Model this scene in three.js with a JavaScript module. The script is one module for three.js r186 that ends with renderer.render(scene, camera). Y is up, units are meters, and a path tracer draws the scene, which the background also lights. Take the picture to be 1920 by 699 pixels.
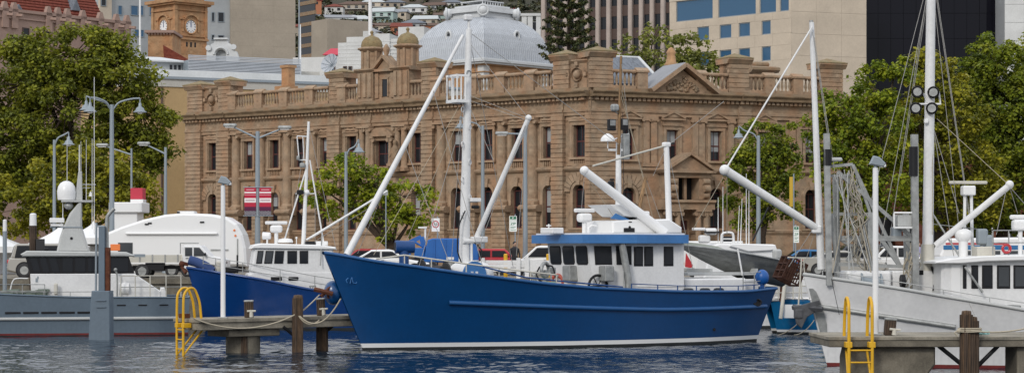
import * as THREE from 'three';
import { mergeGeometries, toCreasedNormals } from 'three/addons/utils/BufferGeometryUtils.js';
import { RoundedBoxGeometry } from 'three/addons/geometries/RoundedBoxGeometry.js';

// ---------------------------------------------------------------- camera, sky, sun, exposure
const scene = new THREE.Scene();
const EYE = 3.6, FOC = 4000, HOR = 468;            // eye above the water (m); focal length and horizon row for a 1920 x 699 frame
const camera = new THREE.PerspectiveCamera(2 * Math.atan(HOR / FOC) * 180 / Math.PI, 1920 / 936, 1, 6000);
camera.position.set(0, EYE, 0);
camera.lookAt(0, EYE, -100);
camera.setViewOffset(1920, 936, 0, 0, 1920, 699);  // a level camera with a rising lens
camera.updateProjectionMatrix(); camera.updateMatrixWorld(true);

function rng(seed) { let a = seed >>> 0; return () => { a = (a + 0x6D2B79F5) | 0; let t = Math.imul(a ^ (a >>> 15), 1 | a); t = (t + Math.imul(t ^ (t >>> 7), 61 | t)) ^ t; return ((t ^ (t >>> 14)) >>> 0) / 4294967296; }; }
const hash2 = (x, y, s = 0) => { let h = Math.imul(x | 0, 374761393) + Math.imul(y | 0, 668265263) + Math.imul(s | 0, 974634777); h = Math.imul(h ^ (h >>> 13), 1274126177); return ((h ^ (h >>> 16)) >>> 0) / 4294967296; };
function vnoise(x, y, per, s) {                    // value noise that repeats every per cells
  const xi = Math.floor(x), yi = Math.floor(y), fx = x - xi, fy = y - yi, u = fx * fx * (3 - 2 * fx), v = fy * fy * (3 - 2 * fy);
  const m = (a) => per ? ((a % per) + per) % per : a;
  const a = hash2(m(xi), m(yi), s), b = hash2(m(xi + 1), m(yi), s), c = hash2(m(xi), m(yi + 1), s), d = hash2(m(xi + 1), m(yi + 1), s);
  return a + (b - a) * u + (c - a) * v + (a - b - c + d) * u * v;
}
function fbm(x, y, per, s, oct = 4) { let r = 0, a = 0.5, n = 0; for (let i = 0; i < oct; i++) { r += a * vnoise(x, y, per, s + i); n += a; x *= 2; y *= 2; per *= 2; a *= 0.5; } return r / n; }

{ // broken overcast: brighter overhead, soft cloud structure, the same all round
  const W = 256, H = 128, d = new Float32Array(W * H * 4);
  for (let j = 0; j < H; j++) for (let i = 0; i < W; i++) {
    const el = ((j + 0.5) / H - 0.5) * Math.PI, up = Math.max(0, Math.sin(el));
    const c = fbm(i / W * 8, j / H * 8, 8, 5, 5), k = (0.8 + 0.38 * up) * (0.72 + 0.56 * c), o = (j * W + i) * 4;
    if (el < -0.02) { d[o] = 0.2; d[o + 1] = 0.2; d[o + 2] = 0.2; } else { d[o] = k * 0.95; d[o + 1] = k * 0.985; d[o + 2] = k * 1.06; }
    d[o + 3] = 1;
  }
  const t = new THREE.DataTexture(d, W, H, THREE.RGBAFormat, THREE.FloatType);
  t.mapping = THREE.EquirectangularReflectionMapping; t.magFilter = THREE.LinearFilter; t.minFilter = THREE.LinearFilter; t.needsUpdate = true;
  scene.background = t; scene.environment = t;
}
const sun = new THREE.DirectionalLight(new THREE.Color(1, 0.95, 0.87), 1.5);
sun.position.set(-75, 105, 30); sun.target.position.set(0, 0, -130);
sun.castShadow = true; sun.shadow.radius = 24; sun.shadow.mapSize.set(4096, 4096);
Object.assign(sun.shadow.camera, { left: -140, right: 140, top: 140, bottom: -140, near: 1, far: 500 });
scene.add(sun, sun.target);
const renderer = new THREE.WebGLRenderer({ antialias: true });
renderer.toneMapping = THREE.LinearToneMapping;
renderer.toneMappingExposure = 0.98;
renderer.shadowMap.enabled = true;
// scene.fog = new THREE.FogExp2(new THREE.Color(0.72, 0.76, 0.82), 0.00016);
// ---------------------------------------------------------------- helpers
const V = (x, y, z) => new THREE.Vector3(x, y, z);
const rad = (d) => d * Math.PI / 180;
const at = (px, py, depth) => V((px - 960) * depth / FOC, EYE - (py - HOR) * depth / FOC, -depth);   // a point of the photograph at a given distance
const names = new Map();
function numbered(n) { const k = names.get(n) || 0; names.set(n, k + 1); return k ? n + '_' + String(k).padStart(3, '0') : n; }
function clean(g) {                                // position + normal only, unindexed
  const n = g.index ? g.toNonIndexed() : g.clone();
  if (!n.attributes.normal) n.computeVertexNormals();
  for (const k of Object.keys(n.attributes)) if (k !== 'position' && k !== 'normal' && k !== 'color') n.deleteAttribute(k);
  return n;
}
function boxUV(g) {                                // uv in metres, by the way each face points
  const p = g.attributes.position, n = p.count, uv = new Float32Array(n * 2), a = V(), b = V(), c = V();
  for (let i = 0; i < n; i += 3) {
    a.fromBufferAttribute(p, i); b.fromBufferAttribute(p, i + 1).sub(a); c.fromBufferAttribute(p, i + 2).sub(a); b.cross(c);
    const x = Math.abs(b.x), y = Math.abs(b.y), z = Math.abs(b.z);
    for (let k = 0; k < 3; k++) {
      const X = p.getX(i + k), Y = p.getY(i + k), Z = p.getZ(i + k), o = (i + k) * 2;
      if (y >= x && y >= z) { uv[o] = X; uv[o + 1] = Z; } else if (x >= z) { uv[o] = Z; uv[o + 1] = Y; } else { uv[o] = X; uv[o + 1] = Y; }
    }
  }
  g.setAttribute('uv', new THREE.BufferAttribute(uv, 2));
  return g;
}
function join(gs) {
  const l = (Array.isArray(gs) ? gs.flat(9) : [gs]).map(clean);
  if (!l.every((g) => g.attributes.color)) l.forEach((g) => g.deleteAttribute('color'));
  return boxUV(l.length > 1 ? mergeGeometries(l) : l[0]);
}
function part(name, gs, m, parent, label) {
  const o = new THREE.Mesh(gs.isBufferGeometry && gs.userData.done ? gs : join(gs), m);
  o.name = parent === scene ? numbered(name) : name; o.castShadow = o.receiveShadow = true;
  if (label) o.userData.label = label;
  parent.add(o); return o;
}
const shared = (gs) => { const g = join(gs); g.userData.done = true; return g; };
function thing(name, label, category, pos = [0, 0, 0], turn = 0, group) {
  const o = new THREE.Group(); o.name = numbered(name); scene.add(o);
  if (pos.isVector3) o.position.copy(pos); else o.position.set(...pos);
  o.rotation.y = turn; o.userData = { label, category }; if (group) o.userData.group = group;
  return o;
}
function single(name, label, category, gs, m, group) { const o = part(name, gs, m, scene); o.userData = { label, category }; if (group) o.userData.group = group; return o; }
function structure(name, gs, m) { const o = part(name, gs, m, scene); o.userData.kind = 'structure'; return o; }
function copy(src, label, pos, turn = 0) { const c = src.clone(); c.name = numbered(src.name.replace(/_\d{3}$/, '')); c.userData = { ...src.userData, label }; scene.add(c); if (pos.isVector3) c.position.copy(pos); else c.position.set(...pos); c.rotation.y = turn; return c; }

const B = (x0, y0, z0, x1, y1, z1) => new THREE.BoxGeometry(Math.abs(x1 - x0), Math.abs(y1 - y0), Math.abs(z1 - z0)).translate((x0 + x1) / 2, (y0 + y1) / 2, (z0 + z1) / 2);
const C = (x, y, z, w, h, d) => new THREE.BoxGeometry(w, h, d).translate(x, y, z);
const R = (x, y, z, w, h, d, r = 0.04) => new RoundedBoxGeometry(w, h, d, 2, Math.min(r, w / 2.1, h / 2.1, d / 2.1)).translate(x, y, z);
const RB = (x0, y0, z0, x1, y1, z1, r) => R((x0 + x1) / 2, (y0 + y1) / 2, (z0 + z1) / 2, Math.abs(x1 - x0), Math.abs(y1 - y0), Math.abs(z1 - z0), r);
function rod(p, q, r0, r1 = r0, n = 8) {           // tapered round bar from p to q
  const a = Array.isArray(p) ? V(...p) : p, b = Array.isArray(q) ? V(...q) : q, d = b.clone().sub(a), l = d.length();
  const g = new THREE.CylinderGeometry(r1, r0, l, n, 1); g.translate(0, l / 2, 0);
  g.applyQuaternion(new THREE.Quaternion().setFromUnitVectors(V(0, 1, 0), d.normalize())); g.translate(a.x, a.y, a.z);
  return g;
}
function bar(p, q, w, h = w) {                     // square bar from p to q
  const a = Array.isArray(p) ? V(...p) : p, b = Array.isArray(q) ? V(...q) : q, d = b.clone().sub(a), l = d.length();
  const g = new THREE.BoxGeometry(w, l, h); g.translate(0, l / 2, 0);
  g.applyQuaternion(new THREE.Quaternion().setFromUnitVectors(V(0, 1, 0), d.normalize())); g.translate(a.x, a.y, a.z);
  return g;
}
const pipe = (pts, r, n = 24, k = 6) => new THREE.TubeGeometry(new THREE.CatmullRomCurve3(pts.map((p) => Array.isArray(p) ? V(...p) : p), false, 'catmullrom', 0.4), n, r, k);
const poly = (pts, r, k = 6) => pts.slice(1).map((q, i) => rod(pts[i], q, r, r, k));
const lathe = (prof, n = 12, x = 0, y = 0, z = 0) => new THREE.LatheGeometry(prof.map(([r, h]) => new THREE.Vector2(Math.max(r, 1e-4), h)), n).translate(x, y, z);
const ball = (x, y, z, r, n = 12, sy = 1) => new THREE.SphereGeometry(r, n, Math.max(6, n * 0.7 | 0)).scale(1, sy, 1).translate(x, y, z);
const disc = (p, q, r, n = 16) => rod(p, q, r, r, n);
function shape(pts) { const s = new THREE.Shape(); pts.forEach(([x, y], i) => i ? s.lineTo(x, y) : s.moveTo(x, y)); s.closePath(); return s; }
function slab(pts, z0, z1, bevel = 0) {            // outline in x, y given thickness along z
  const s = pts instanceof THREE.Shape ? pts : shape(pts), g = new THREE.ExtrudeGeometry(s, { depth: z1 - z0 - 2 * bevel, bevelEnabled: bevel > 0, bevelSize: bevel, bevelThickness: bevel, bevelOffset: -bevel, bevelSegments: 1, curveSegments: 10 });
  return g.translate(0, 0, z0 + bevel);
}
const flat = (pts, y0, y1) => slab(pts.map(([x, z]) => [x, -z]), 0, y1 - y0).rotateX(-Math.PI / 2).translate(0, y0, 0);   // outline in x, z given height
function sheet(rows, closeU = false) {             // smooth skin over rows of points (Vector3[][])
  const pos = [], idx = [], n = rows[0].length;
  rows.forEach((r) => r.forEach((p) => pos.push(p.x, p.y, p.z)));
  for (let i = 0; i + 1 < rows.length; i++) for (let j = 0; j < n - (closeU ? 0 : 1); j++) { const a = i * n + j, b = i * n + (j + 1) % n, c = a + n, d = b + n; idx.push(a, c, b, b, c, d); }
  const g = new THREE.BufferGeometry(); g.setAttribute('position', new THREE.Float32BufferAttribute(pos, 3)); g.setIndex(idx); g.computeVertexNormals(); return g;
}
function tri(list) { const g = new THREE.BufferGeometry(); g.setAttribute('position', new THREE.Float32BufferAttribute(list.flat(2), 3)); g.computeVertexNormals(); return g; }
function panel(pts, t) {                           // a thin board through coplanar points given in order, t thick along its normal
  const P = pts.map((p) => Array.isArray(p) ? V(...p) : p), n = P[1].clone().sub(P[0]).cross(P[2].clone().sub(P[0])).normalize().multiplyScalar(t / 2);
  const a = P.map((p) => p.clone().add(n)), b = P.map((p) => p.clone().sub(n)), T = [];
  const f = (x, y, z) => T.push([x.x, x.y, x.z], [y.x, y.y, y.z], [z.x, z.y, z.z]);
  for (let i = 1; i + 1 < P.length; i++) { f(a[0], a[i], a[i + 1]); f(b[0], b[i + 1], b[i]); }
  for (let i = 0; i < P.length; i++) { const j = (i + 1) % P.length; f(a[i], b[i], b[j]); f(a[i], b[j], a[j]); }
  return tri(T);
}
const sag = (p, q, drop, n = 10) => { const a = Array.isArray(p) ? V(...p) : p, b = Array.isArray(q) ? V(...q) : q, o = []; for (let i = 0; i <= n; i++) { const t = i / n; o.push(a.clone().lerp(b, t).add(V(0, -drop * 4 * t * (1 - t), 0))); } return o; };
const turnY = (g, a) => g.rotateY(a), move = (g, x, y, z) => g.translate(x, y, z);
// a plan frame: origin x0, z0, turned by th; loc() gives the local place of a photographed point at lateral offset v, in metres
function frame(x0, z0, th) {
  const c = Math.cos(th), s = Math.sin(th);
  return { x0, z0, th, loc(px, py, v = 0) { const k = (px - 960) / FOC, u = (x0 + v * s + k * z0 + k * v * c) / (k * s - c), z = z0 - u * s + v * c; return V(u, EYE + (py - HOR) * z / FOC, v); }, u(px, v = 0) { return this.loc(px, HOR, v).x; }, world(u, y, v) { return V(x0 + u * c + v * s, y, z0 - u * s + v * c); } };
}

// ---------------------------------------------------------------- surface textures (tones of the stuff itself, in metres)
function tex(size, fn, srgb = true) {
  const d = new Uint8Array(size * size * 4);
  for (let j = 0; j < size; j++) for (let i = 0; i < size; i++) { const c = fn(i / size, j / size), o = (j * size + i) * 4, a = typeof c === 'number' ? [c, c, c] : c; for (let k = 0; k < 3; k++) d[o + k] = Math.max(0, Math.min(255, a[k] * 255)); d[o + 3] = 255; }
  const t = new THREE.DataTexture(d, size, size, THREE.RGBAFormat); t.wrapS = t.wrapT = THREE.RepeatWrapping; t.magFilter = THREE.LinearFilter; t.minFilter = THREE.LinearMipmapLinearFilter; t.generateMipmaps = true; if (srgb) t.colorSpace = THREE.SRGBColorSpace; t.needsUpdate = true; return t;
}
const rep = (t, m) => { const c = t.clone(); c.repeat.set(1 / m, 1 / m); c.needsUpdate = true; return c; };
const grainT = tex(512, (u, v) => { const a = fbm(u * 6, v * 6, 6, 1, 6), b = fbm(u * 40, v * 40, 40, 9, 2); return 0.74 + 0.3 * a + 0.1 * (b - 0.5); });
const stoneT = tex(512, (u, v) => {                // sandstone: bands, blotches, darker weathering patches
  const a = fbm(u * 5, v * 9, 1 * 5, 21, 5), b = fbm(u * 32, v * 32, 32, 31, 3), st = Math.max(0, fbm(u * 9, v * 9, 9, 41, 5) - 0.58) * 2.0, k = 0.8 + 0.2 * a + 0.1 * (b - 0.5) - st * 0.3;
  const w = fbm(u * 3, v * 3, 3, 51, 4) - 0.5; return [k * (1 + 0.04 * w), k * (0.985 - 0.12 * w), k * (0.97 - 0.22 * w)];
});
const concT = tex(512, (u, v) => { const a = fbm(u * 4, v * 4, 4, 61, 6), b = fbm(u * 60, v * 60, 60, 71, 2), s = Math.max(0, fbm(u * 14, v * 3, 1, 81, 4) - 0.55); const k = 0.66 + 0.42 * a + 0.16 * (b - 0.5) - s; return [k, k * 0.98, k * 0.93]; });
const woodT = tex(256, (u, v) => { const g = fbm(u * 28, v * 2, 2, 91, 4), b = fbm(u * 4, v * 4, 4, 95, 3); const k = 0.45 + 0.5 * g + 0.3 * (b - 0.5); return [k, k * 0.95, k * 0.9]; });
const paintT = tex(512, (u, v) => { const a = fbm(u * 4, v * 4, 4, 101, 5), st = Math.max(0, fbm(u * 40, v * 2, 2, 111, 3) - 0.6), b = fbm(u * 50, v * 50, 50, 121, 2); return 0.9 + 0.1 * a - 0.1 * st + 0.05 * (b - 0.5); });
const rustT = tex(256, (u, v) => { const a = fbm(u * 6, v * 6, 6, 131, 5), b = fbm(u * 30, v * 30, 30, 141, 3); const k = a + 0.4 * (b - 0.5); return [0.75 + 0.4 * (k - 0.5), 0.62 + 0.55 * (k - 0.5), 0.55 + 0.6 * (k - 0.5)]; });
const softT = tex(512, (u, v) => { const a = fbm(u * 6, v * 6, 6, 201, 6), b = fbm(u * 70, v * 70, 70, 211, 2), st = fbm(u * 50, v * 2, 2, 221, 3); return 0.9 + 0.1 * a + 0.05 * (b - 0.5) - 0.06 * st; });
const slateT = tex(256, (u, v) => 0.7 + 0.5 * fbm(u * 24, v * 12, 12, 151, 3));
const std = (r, g, b, rough = 0.8, o = {}) => new THREE.MeshStandardMaterial({ color: new THREE.Color().setRGB(r, g, b), roughness: rough, ...o });
const phy = (r, g, b, rough, o) => new THREE.MeshPhysicalMaterial({ color: new THREE.Color().setRGB(r, g, b), roughness: rough, ...o });
const M = {
  stone: std(0.43, 0.303, 0.202, 0.92, { map: rep(stoneT, 3.2), bumpMap: rep(stoneT, 1.1), bumpScale: 0.012 }),
  stoneDark: std(0.34, 0.245, 0.16, 0.94, { map: rep(stoneT, 2.3), bumpMap: rep(stoneT, 0.9), bumpScale: 0.015 }),
  stoneSootShade: std(0.27, 0.195, 0.13, 0.95, { map: rep(concT, 1.9), bumpMap: rep(stoneT, 0.8), bumpScale: 0.02 }),  // sooty stone, with the shade of the cornice also put into its colour
  stoneWarm: std(0.52, 0.31, 0.165, 0.92, { map: rep(stoneT, 4.1) }),
  stonePink: std(0.4, 0.275, 0.225, 0.92, { map: rep(softT, 5) }),
  finStone: std(0.5, 0.42, 0.37, 0.9, { map: rep(softT, 6) }),
  lichen: std(0.3, 0.235, 0.125, 0.95, { map: rep(stoneT, 1.3) }),
  ochre: std(0.5, 0.345, 0.17, 0.9, { map: rep(softT, 9) }),
  render: std(0.55, 0.53, 0.48, 0.9, { map: rep(softT, 7) }),
  beige: std(0.43, 0.37, 0.295, 0.9, { map: rep(softT, 17) }),
  cream: std(0.62, 0.53, 0.42, 0.85, { map: rep(softT, 11) }),
  greyWall: std(0.42, 0.44, 0.45, 0.85, { map: rep(softT, 9) }),
  whiteWall: std(0.72, 0.73, 0.72, 0.8, { map: rep(softT, 8) }),
  zinc: std(0.55, 0.58, 0.62, 0.55, { map: rep(softT, 3) }),
  lead: std(0.3, 0.31, 0.33, 0.6, { map: rep(softT, 3) }),
  zincWhite: std(0.68, 0.7, 0.71, 0.5, { map: rep(softT, 4) }),
  slate: std(0.16, 0.18, 0.21, 0.7, { map: rep(slateT, 2.5) }),
  terracotta: std(0.29, 0.085, 0.055, 0.85, { map: rep(rustT, 1.6) }),
  glassDark: phy(0.02, 0.022, 0.026, 0.08, { specularIntensity: 0.55 }),
  glassSash: phy(0.05, 0.055, 0.06, 0.12, {}),
  glassBlue: phy(0.03, 0.1, 0.19, 0.06, { specularIntensity: 1 }),
  glassBlack: phy(0.005, 0.005, 0.009, 0.03, { specularIntensity: 0.35 }),
  bronze: std(0.075, 0.045, 0.035, 0.5),
  sashRed: std(0.1, 0.028, 0.024, 0.6),
  white: std(0.8, 0.8, 0.795, 0.42, { map: rep(paintT, 3.1) }),
  whiteHull: phy(0.8, 0.8, 0.8, 0.3, { map: rep(paintT, 4.3), clearcoat: 0.25, clearcoatRoughness: 0.25 }),
  whiteClean: std(0.78, 0.78, 0.775, 0.35),
  offWhite: std(0.6, 0.575, 0.5, 0.55, { map: rep(paintT, 2) }),
  blueHull: phy(0.001, 0.056, 0.19, 0.3, { map: rep(paintT, 5), clearcoat: 0.35, clearcoatRoughness: 0.2 }),
  blueHullB: phy(0.002, 0.045, 0.2, 0.32, { map: rep(paintT, 4), clearcoat: 0.3, clearcoatRoughness: 0.25 }),
  blueTrim: std(0.05, 0.19, 0.46, 0.45, { map: rep(paintT, 2.7) }),
  blueRail: std(0.012, 0.09, 0.26, 0.45, { map: rep(paintT, 1.7) }),
  blueGear: std(0.006, 0.06, 0.22, 0.45, { map: rep(paintT, 1.3) }),
  cyanHull: phy(0.005, 0.15, 0.36, 0.35, { map: rep(paintT, 3), clearcoat: 0.3 }),
  greyHull: std(0.135, 0.18, 0.225, 0.5, { map: rep(paintT, 4.1) }),
  greyLight: std(0.5, 0.51, 0.5, 0.6, { map: rep(paintT, 2.2) }),
  greyPole: std(0.27, 0.31, 0.34, 0.5, { metalness: 0.3 }),
  galv: std(0.42, 0.43, 0.42, 0.5, { metalness: 0.4, map: rep(grainT, 0.8) }),
  alu: std(0.27, 0.275, 0.265, 0.45, { metalness: 0.55, map: rep(grainT, 1.7) }),
  boot: std(0.2, 0.022, 0.02, 0.7, { map: rep(grainT, 1.5) }),
  antifoul: std(0.02, 0.024, 0.025, 0.8, { map: rep(grainT, 1.5) }),
  deck: std(0.3, 0.3, 0.28, 0.85, { map: rep(concT, 2) }),
  black: phy(0.014, 0.014, 0.016, 0.5, { specularIntensity: 0.5 }),
  rubber: std(0.03, 0.03, 0.032, 0.8),
  steel: std(0.5, 0.5, 0.5, 0.3, { metalness: 0.9 }),
  rope: std(0.42, 0.37, 0.28, 0.95),
  wire: std(0.33, 0.32, 0.3, 0.6),
  rust: std(0.17, 0.075, 0.04, 0.9, { map: rep(rustT, 0.9), bumpMap: rep(rustT, 0.4), bumpScale: 0.006 }),
  rustDark: std(0.085, 0.042, 0.026, 0.9, { map: rep(rustT, 0.5) }),
  ironDark: std(0.09, 0.092, 0.1, 0.7, { map: rep(grainT, 0.6) }),
  timber: std(0.13, 0.095, 0.07, 0.9, { map: rep(woodT, 1.0), bumpMap: rep(woodT, 0.8), bumpScale: 0.02 }),
  timberTan: std(0.5, 0.33, 0.17, 0.7, { map: rep(woodT, 1.0) }),
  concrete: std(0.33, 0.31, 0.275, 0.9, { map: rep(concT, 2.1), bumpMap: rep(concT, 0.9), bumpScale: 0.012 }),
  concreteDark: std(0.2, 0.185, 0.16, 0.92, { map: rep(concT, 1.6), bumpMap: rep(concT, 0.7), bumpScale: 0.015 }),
  asphalt: std(0.055, 0.055, 0.057, 0.95, { map: rep(concT, 3.7) }),
  paving: std(0.24, 0.22, 0.19, 0.9, { map: rep(concT, 4.3) }),
  timberPile: std(0.2, 0.135, 0.085, 0.9, { map: rep(woodT, 0.7), bumpMap: rep(woodT, 0.5), bumpScale: 0.02 }),
  yellow: std(0.75, 0.42, 0.012, 0.45, { map: rep(paintT, 0.9) }),
  red: phy(0.42, 0.012, 0.02, 0.35, { clearcoat: 0.6 }),
  signRed: std(0.5, 0.03, 0.06, 0.6),
  orange: std(0.75, 0.2, 0.05, 0.6),
  bark: std(0.1, 0.075, 0.055, 0.95, { map: rep(woodT, 1.3) }),
  brick: std(0.25, 0.115, 0.075, 0.9, { map: rep(rustT, 2.2) }),
};
// ---------------------------------------------------------------- water, quay, streets
const QUAY = 2.2, QZ = -103;
{
  const R0 = rng(11), waves = [];
  for (let i = 0; i < 46; i++) { const l = 0.28 * Math.pow(13, R0()), a = (R0() - 0.5) * 2.3 + Math.PI / 2 + 0.25; waves.push([Math.cos(a) * 2 * Math.PI / l, Math.sin(a) * 2 * Math.PI / l, R0() * 6.283, 0.0021 * Math.pow(l, 0.72)]); }
  const grid = (x0, x1, z0, z1, nx, nz, amp) => {
    const pos = new Float32Array((nx + 1) * (nz + 1) * 3), nor = new Float32Array(pos.length), uv = new Float32Array((nx + 1) * (nz + 1) * 2), idx = [];
    let k = 0;
    for (let j = 0; j <= nz; j++) for (let i = 0; i <= nx; i++, k++) {
      const x = x0 + (x1 - x0) * i / nx, z = z0 + (z1 - z0) * j / nz; let y = 0, dx = 0, dz = 0;
      const gust = 0.45 + 1.1 * vnoise(x * 0.14, z * 0.09, 0, 3) * (0.6 + 0.8 * vnoise(x * 0.5, z * 0.35, 0, 8));
      for (const [a, b, p, m] of waves) { const t = a * x + b * z + p; y += m * Math.sin(t); const c = m * Math.cos(t); dx += a * c; dz += b * c; }
      const g = amp * gust, n = V(-dx * g, 1, -dz * g).normalize();
      pos.set([x, y * g, z], k * 3); nor.set([n.x, n.y, n.z], k * 3); uv.set([x, z], k * 2);
    }
    for (let j = 0; j < nz; j++) for (let i = 0; i < nx; i++) { const a = j * (nx + 1) + i; idx.push(a, a + nx + 1, a + 1, a + 1, a + nx + 1, a + nx + 2); }
    const g = new THREE.BufferGeometry(); g.setAttribute('position', new THREE.BufferAttribute(pos, 3)); g.setAttribute('normal', new THREE.BufferAttribute(nor, 3)); g.setAttribute('uv', new THREE.BufferAttribute(uv, 2)); g.setIndex(idx); g.userData.done = true; return g;
  };
  const rip = tex(256, (u, v) => fbm(u * 10, v * 10, 10, 171, 4), false);
  const mat = phy(0.005, 0.017, 0.032, 0.06, { ior: 1.33, bumpMap: rep(rip, 1.9), bumpScale: 0.012 });
  structure('water', grid(-30, 30, -104, -54, 600, 540, 1.0), mat);
  structure('water', [B(-400, -0.4, -104, -30, -0.02, 20), B(30, -0.4, -104, 400, -0.02, 20), B(-30, -0.4, -54, 30, -0.02, 20)], mat);
}
structure('quay_wall', [B(-300, -3, QZ - 1.2, 300, QUAY - 0.25, QZ), B(-300, QUAY - 0.25, QZ - 1.2, 300, QUAY + 0.004, QZ + 0.12)], M.concreteDark);
structure('quay_apron', B(-300, QUAY - 0.6, QZ - 28, 300, QUAY, QZ - 1.2), M.paving);
structure('road', B(-300, QUAY - 0.9, QZ - 57, 300, QUAY - 0.12, QZ - 28), M.asphalt);
structure('city_ground', B(-1500, QUAY - 1.5, -2600, 1500, QUAY - 0.125, QZ - 57), M.paving);
{
  const g = []; for (let i = 0; i < 30; i++) g.push(B(-60 + i * 4, QUAY - 0.12, QZ - 42.1, -58 + i * 4, QUAY - 0.115, QZ - 41.95));
  structure('road_marking', g, M.whiteClean);
}
// the hillside suburb far behind
const hillY = (x, d) => 40 + 0.172 * (d - 560) + 4 * Math.sin(x * 0.02 + d * 0.006) + 4 * (vnoise(x * 0.03, d * 0.03, 0, 77) - 0.5);
{
  const rows = []; for (let j = 0; j <= 46; j++) { const r = [], d = 390 + j * 26; for (let i = 0; i <= 60; i++) { const x = -600 + i * 20; r.push(V(x, hillY(x, d), -d)); } rows.push(r.reverse()); }
  const hm = tex(512, (u, v) => { const a = fbm(u * 9, v * 9, 9, 181, 6), b = fbm(u * 3, v * 3, 3, 191, 4), k = 0.55 + 0.5 * a; return b > 0.52 ? [k * 0.86, k * 0.76, k * 0.62] : [k * 0.6, k * 0.62, k * 0.42]; });
  structure('hill', sheet(rows), std(0.12, 0.105, 0.075, 0.95, { map: rep(hm, 130) }));
}
// ---------------------------------------------------------------- the sandstone customs building
const balusterG = shared(lathe([[0.1, 0], [0.1, 0.08], [0.06, 0.12], [0.12, 0.38], [0.11, 0.5], [0.055, 0.85], [0.075, 0.92], [0.1, 0.95], [0.1, 1.02]], 8));
function rustic(u0, u1, y0, y1, pr, h = 0.36) {    // coursed block pier with sunk joints
  const g = [B(u0 + 0.05, y0, -0.3, u1 - 0.05, y1, pr - 0.07)];
  const n = Math.round((y1 - y0) / h), k = (y1 - y0) / n;
  for (let i = 0; i < n; i++) g.push(B(u0, y0 + i * k + 0.025, -0.3, u1, y0 + (i + 1) * k - 0.025, pr));
  return g;
}
const mould = (prof, u0, u1) => slab(prof.map(([z, y]) => [-z, y]), 0, u1 - u0).rotateY(Math.PI / 2).translate(u0, 0, 0);
function column(u, y0, y1, r, v) {
  const g = [C(u, y0 + 0.12, v, r * 2.6, 0.24, r * 2.6), lathe([[r * 1.25, 0.24], [r * 1.3, 0.32], [r * 1.05, 0.42], [r, 0.5], [r * 0.98, (y1 - y0) * 0.4], [r * 0.86, y1 - y0 - 0.55], [r * 1.0, y1 - y0 - 0.5], [r * 0.9, y1 - y0 - 0.4], [r * 1.1, y1 - y0 - 0.22]], 14, u, y0, v), C(u, y1 - 0.09, v, r * 2.7, 0.18, r * 2.7)];
  for (const s of [-1, 1]) g.push(rod([u + s * r * 1.15, y1 - 0.34, v - r], [u + s * r * 1.15, y1 - 0.34, v + r * 1.1], 0.17, 0.17, 10));
  return g;
}
const custom = thing('customs_building', 'long two storey brown sandstone building with balustraded parapet behind the boats', 'building', [-29.8, QUAY, -196.1]);
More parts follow.
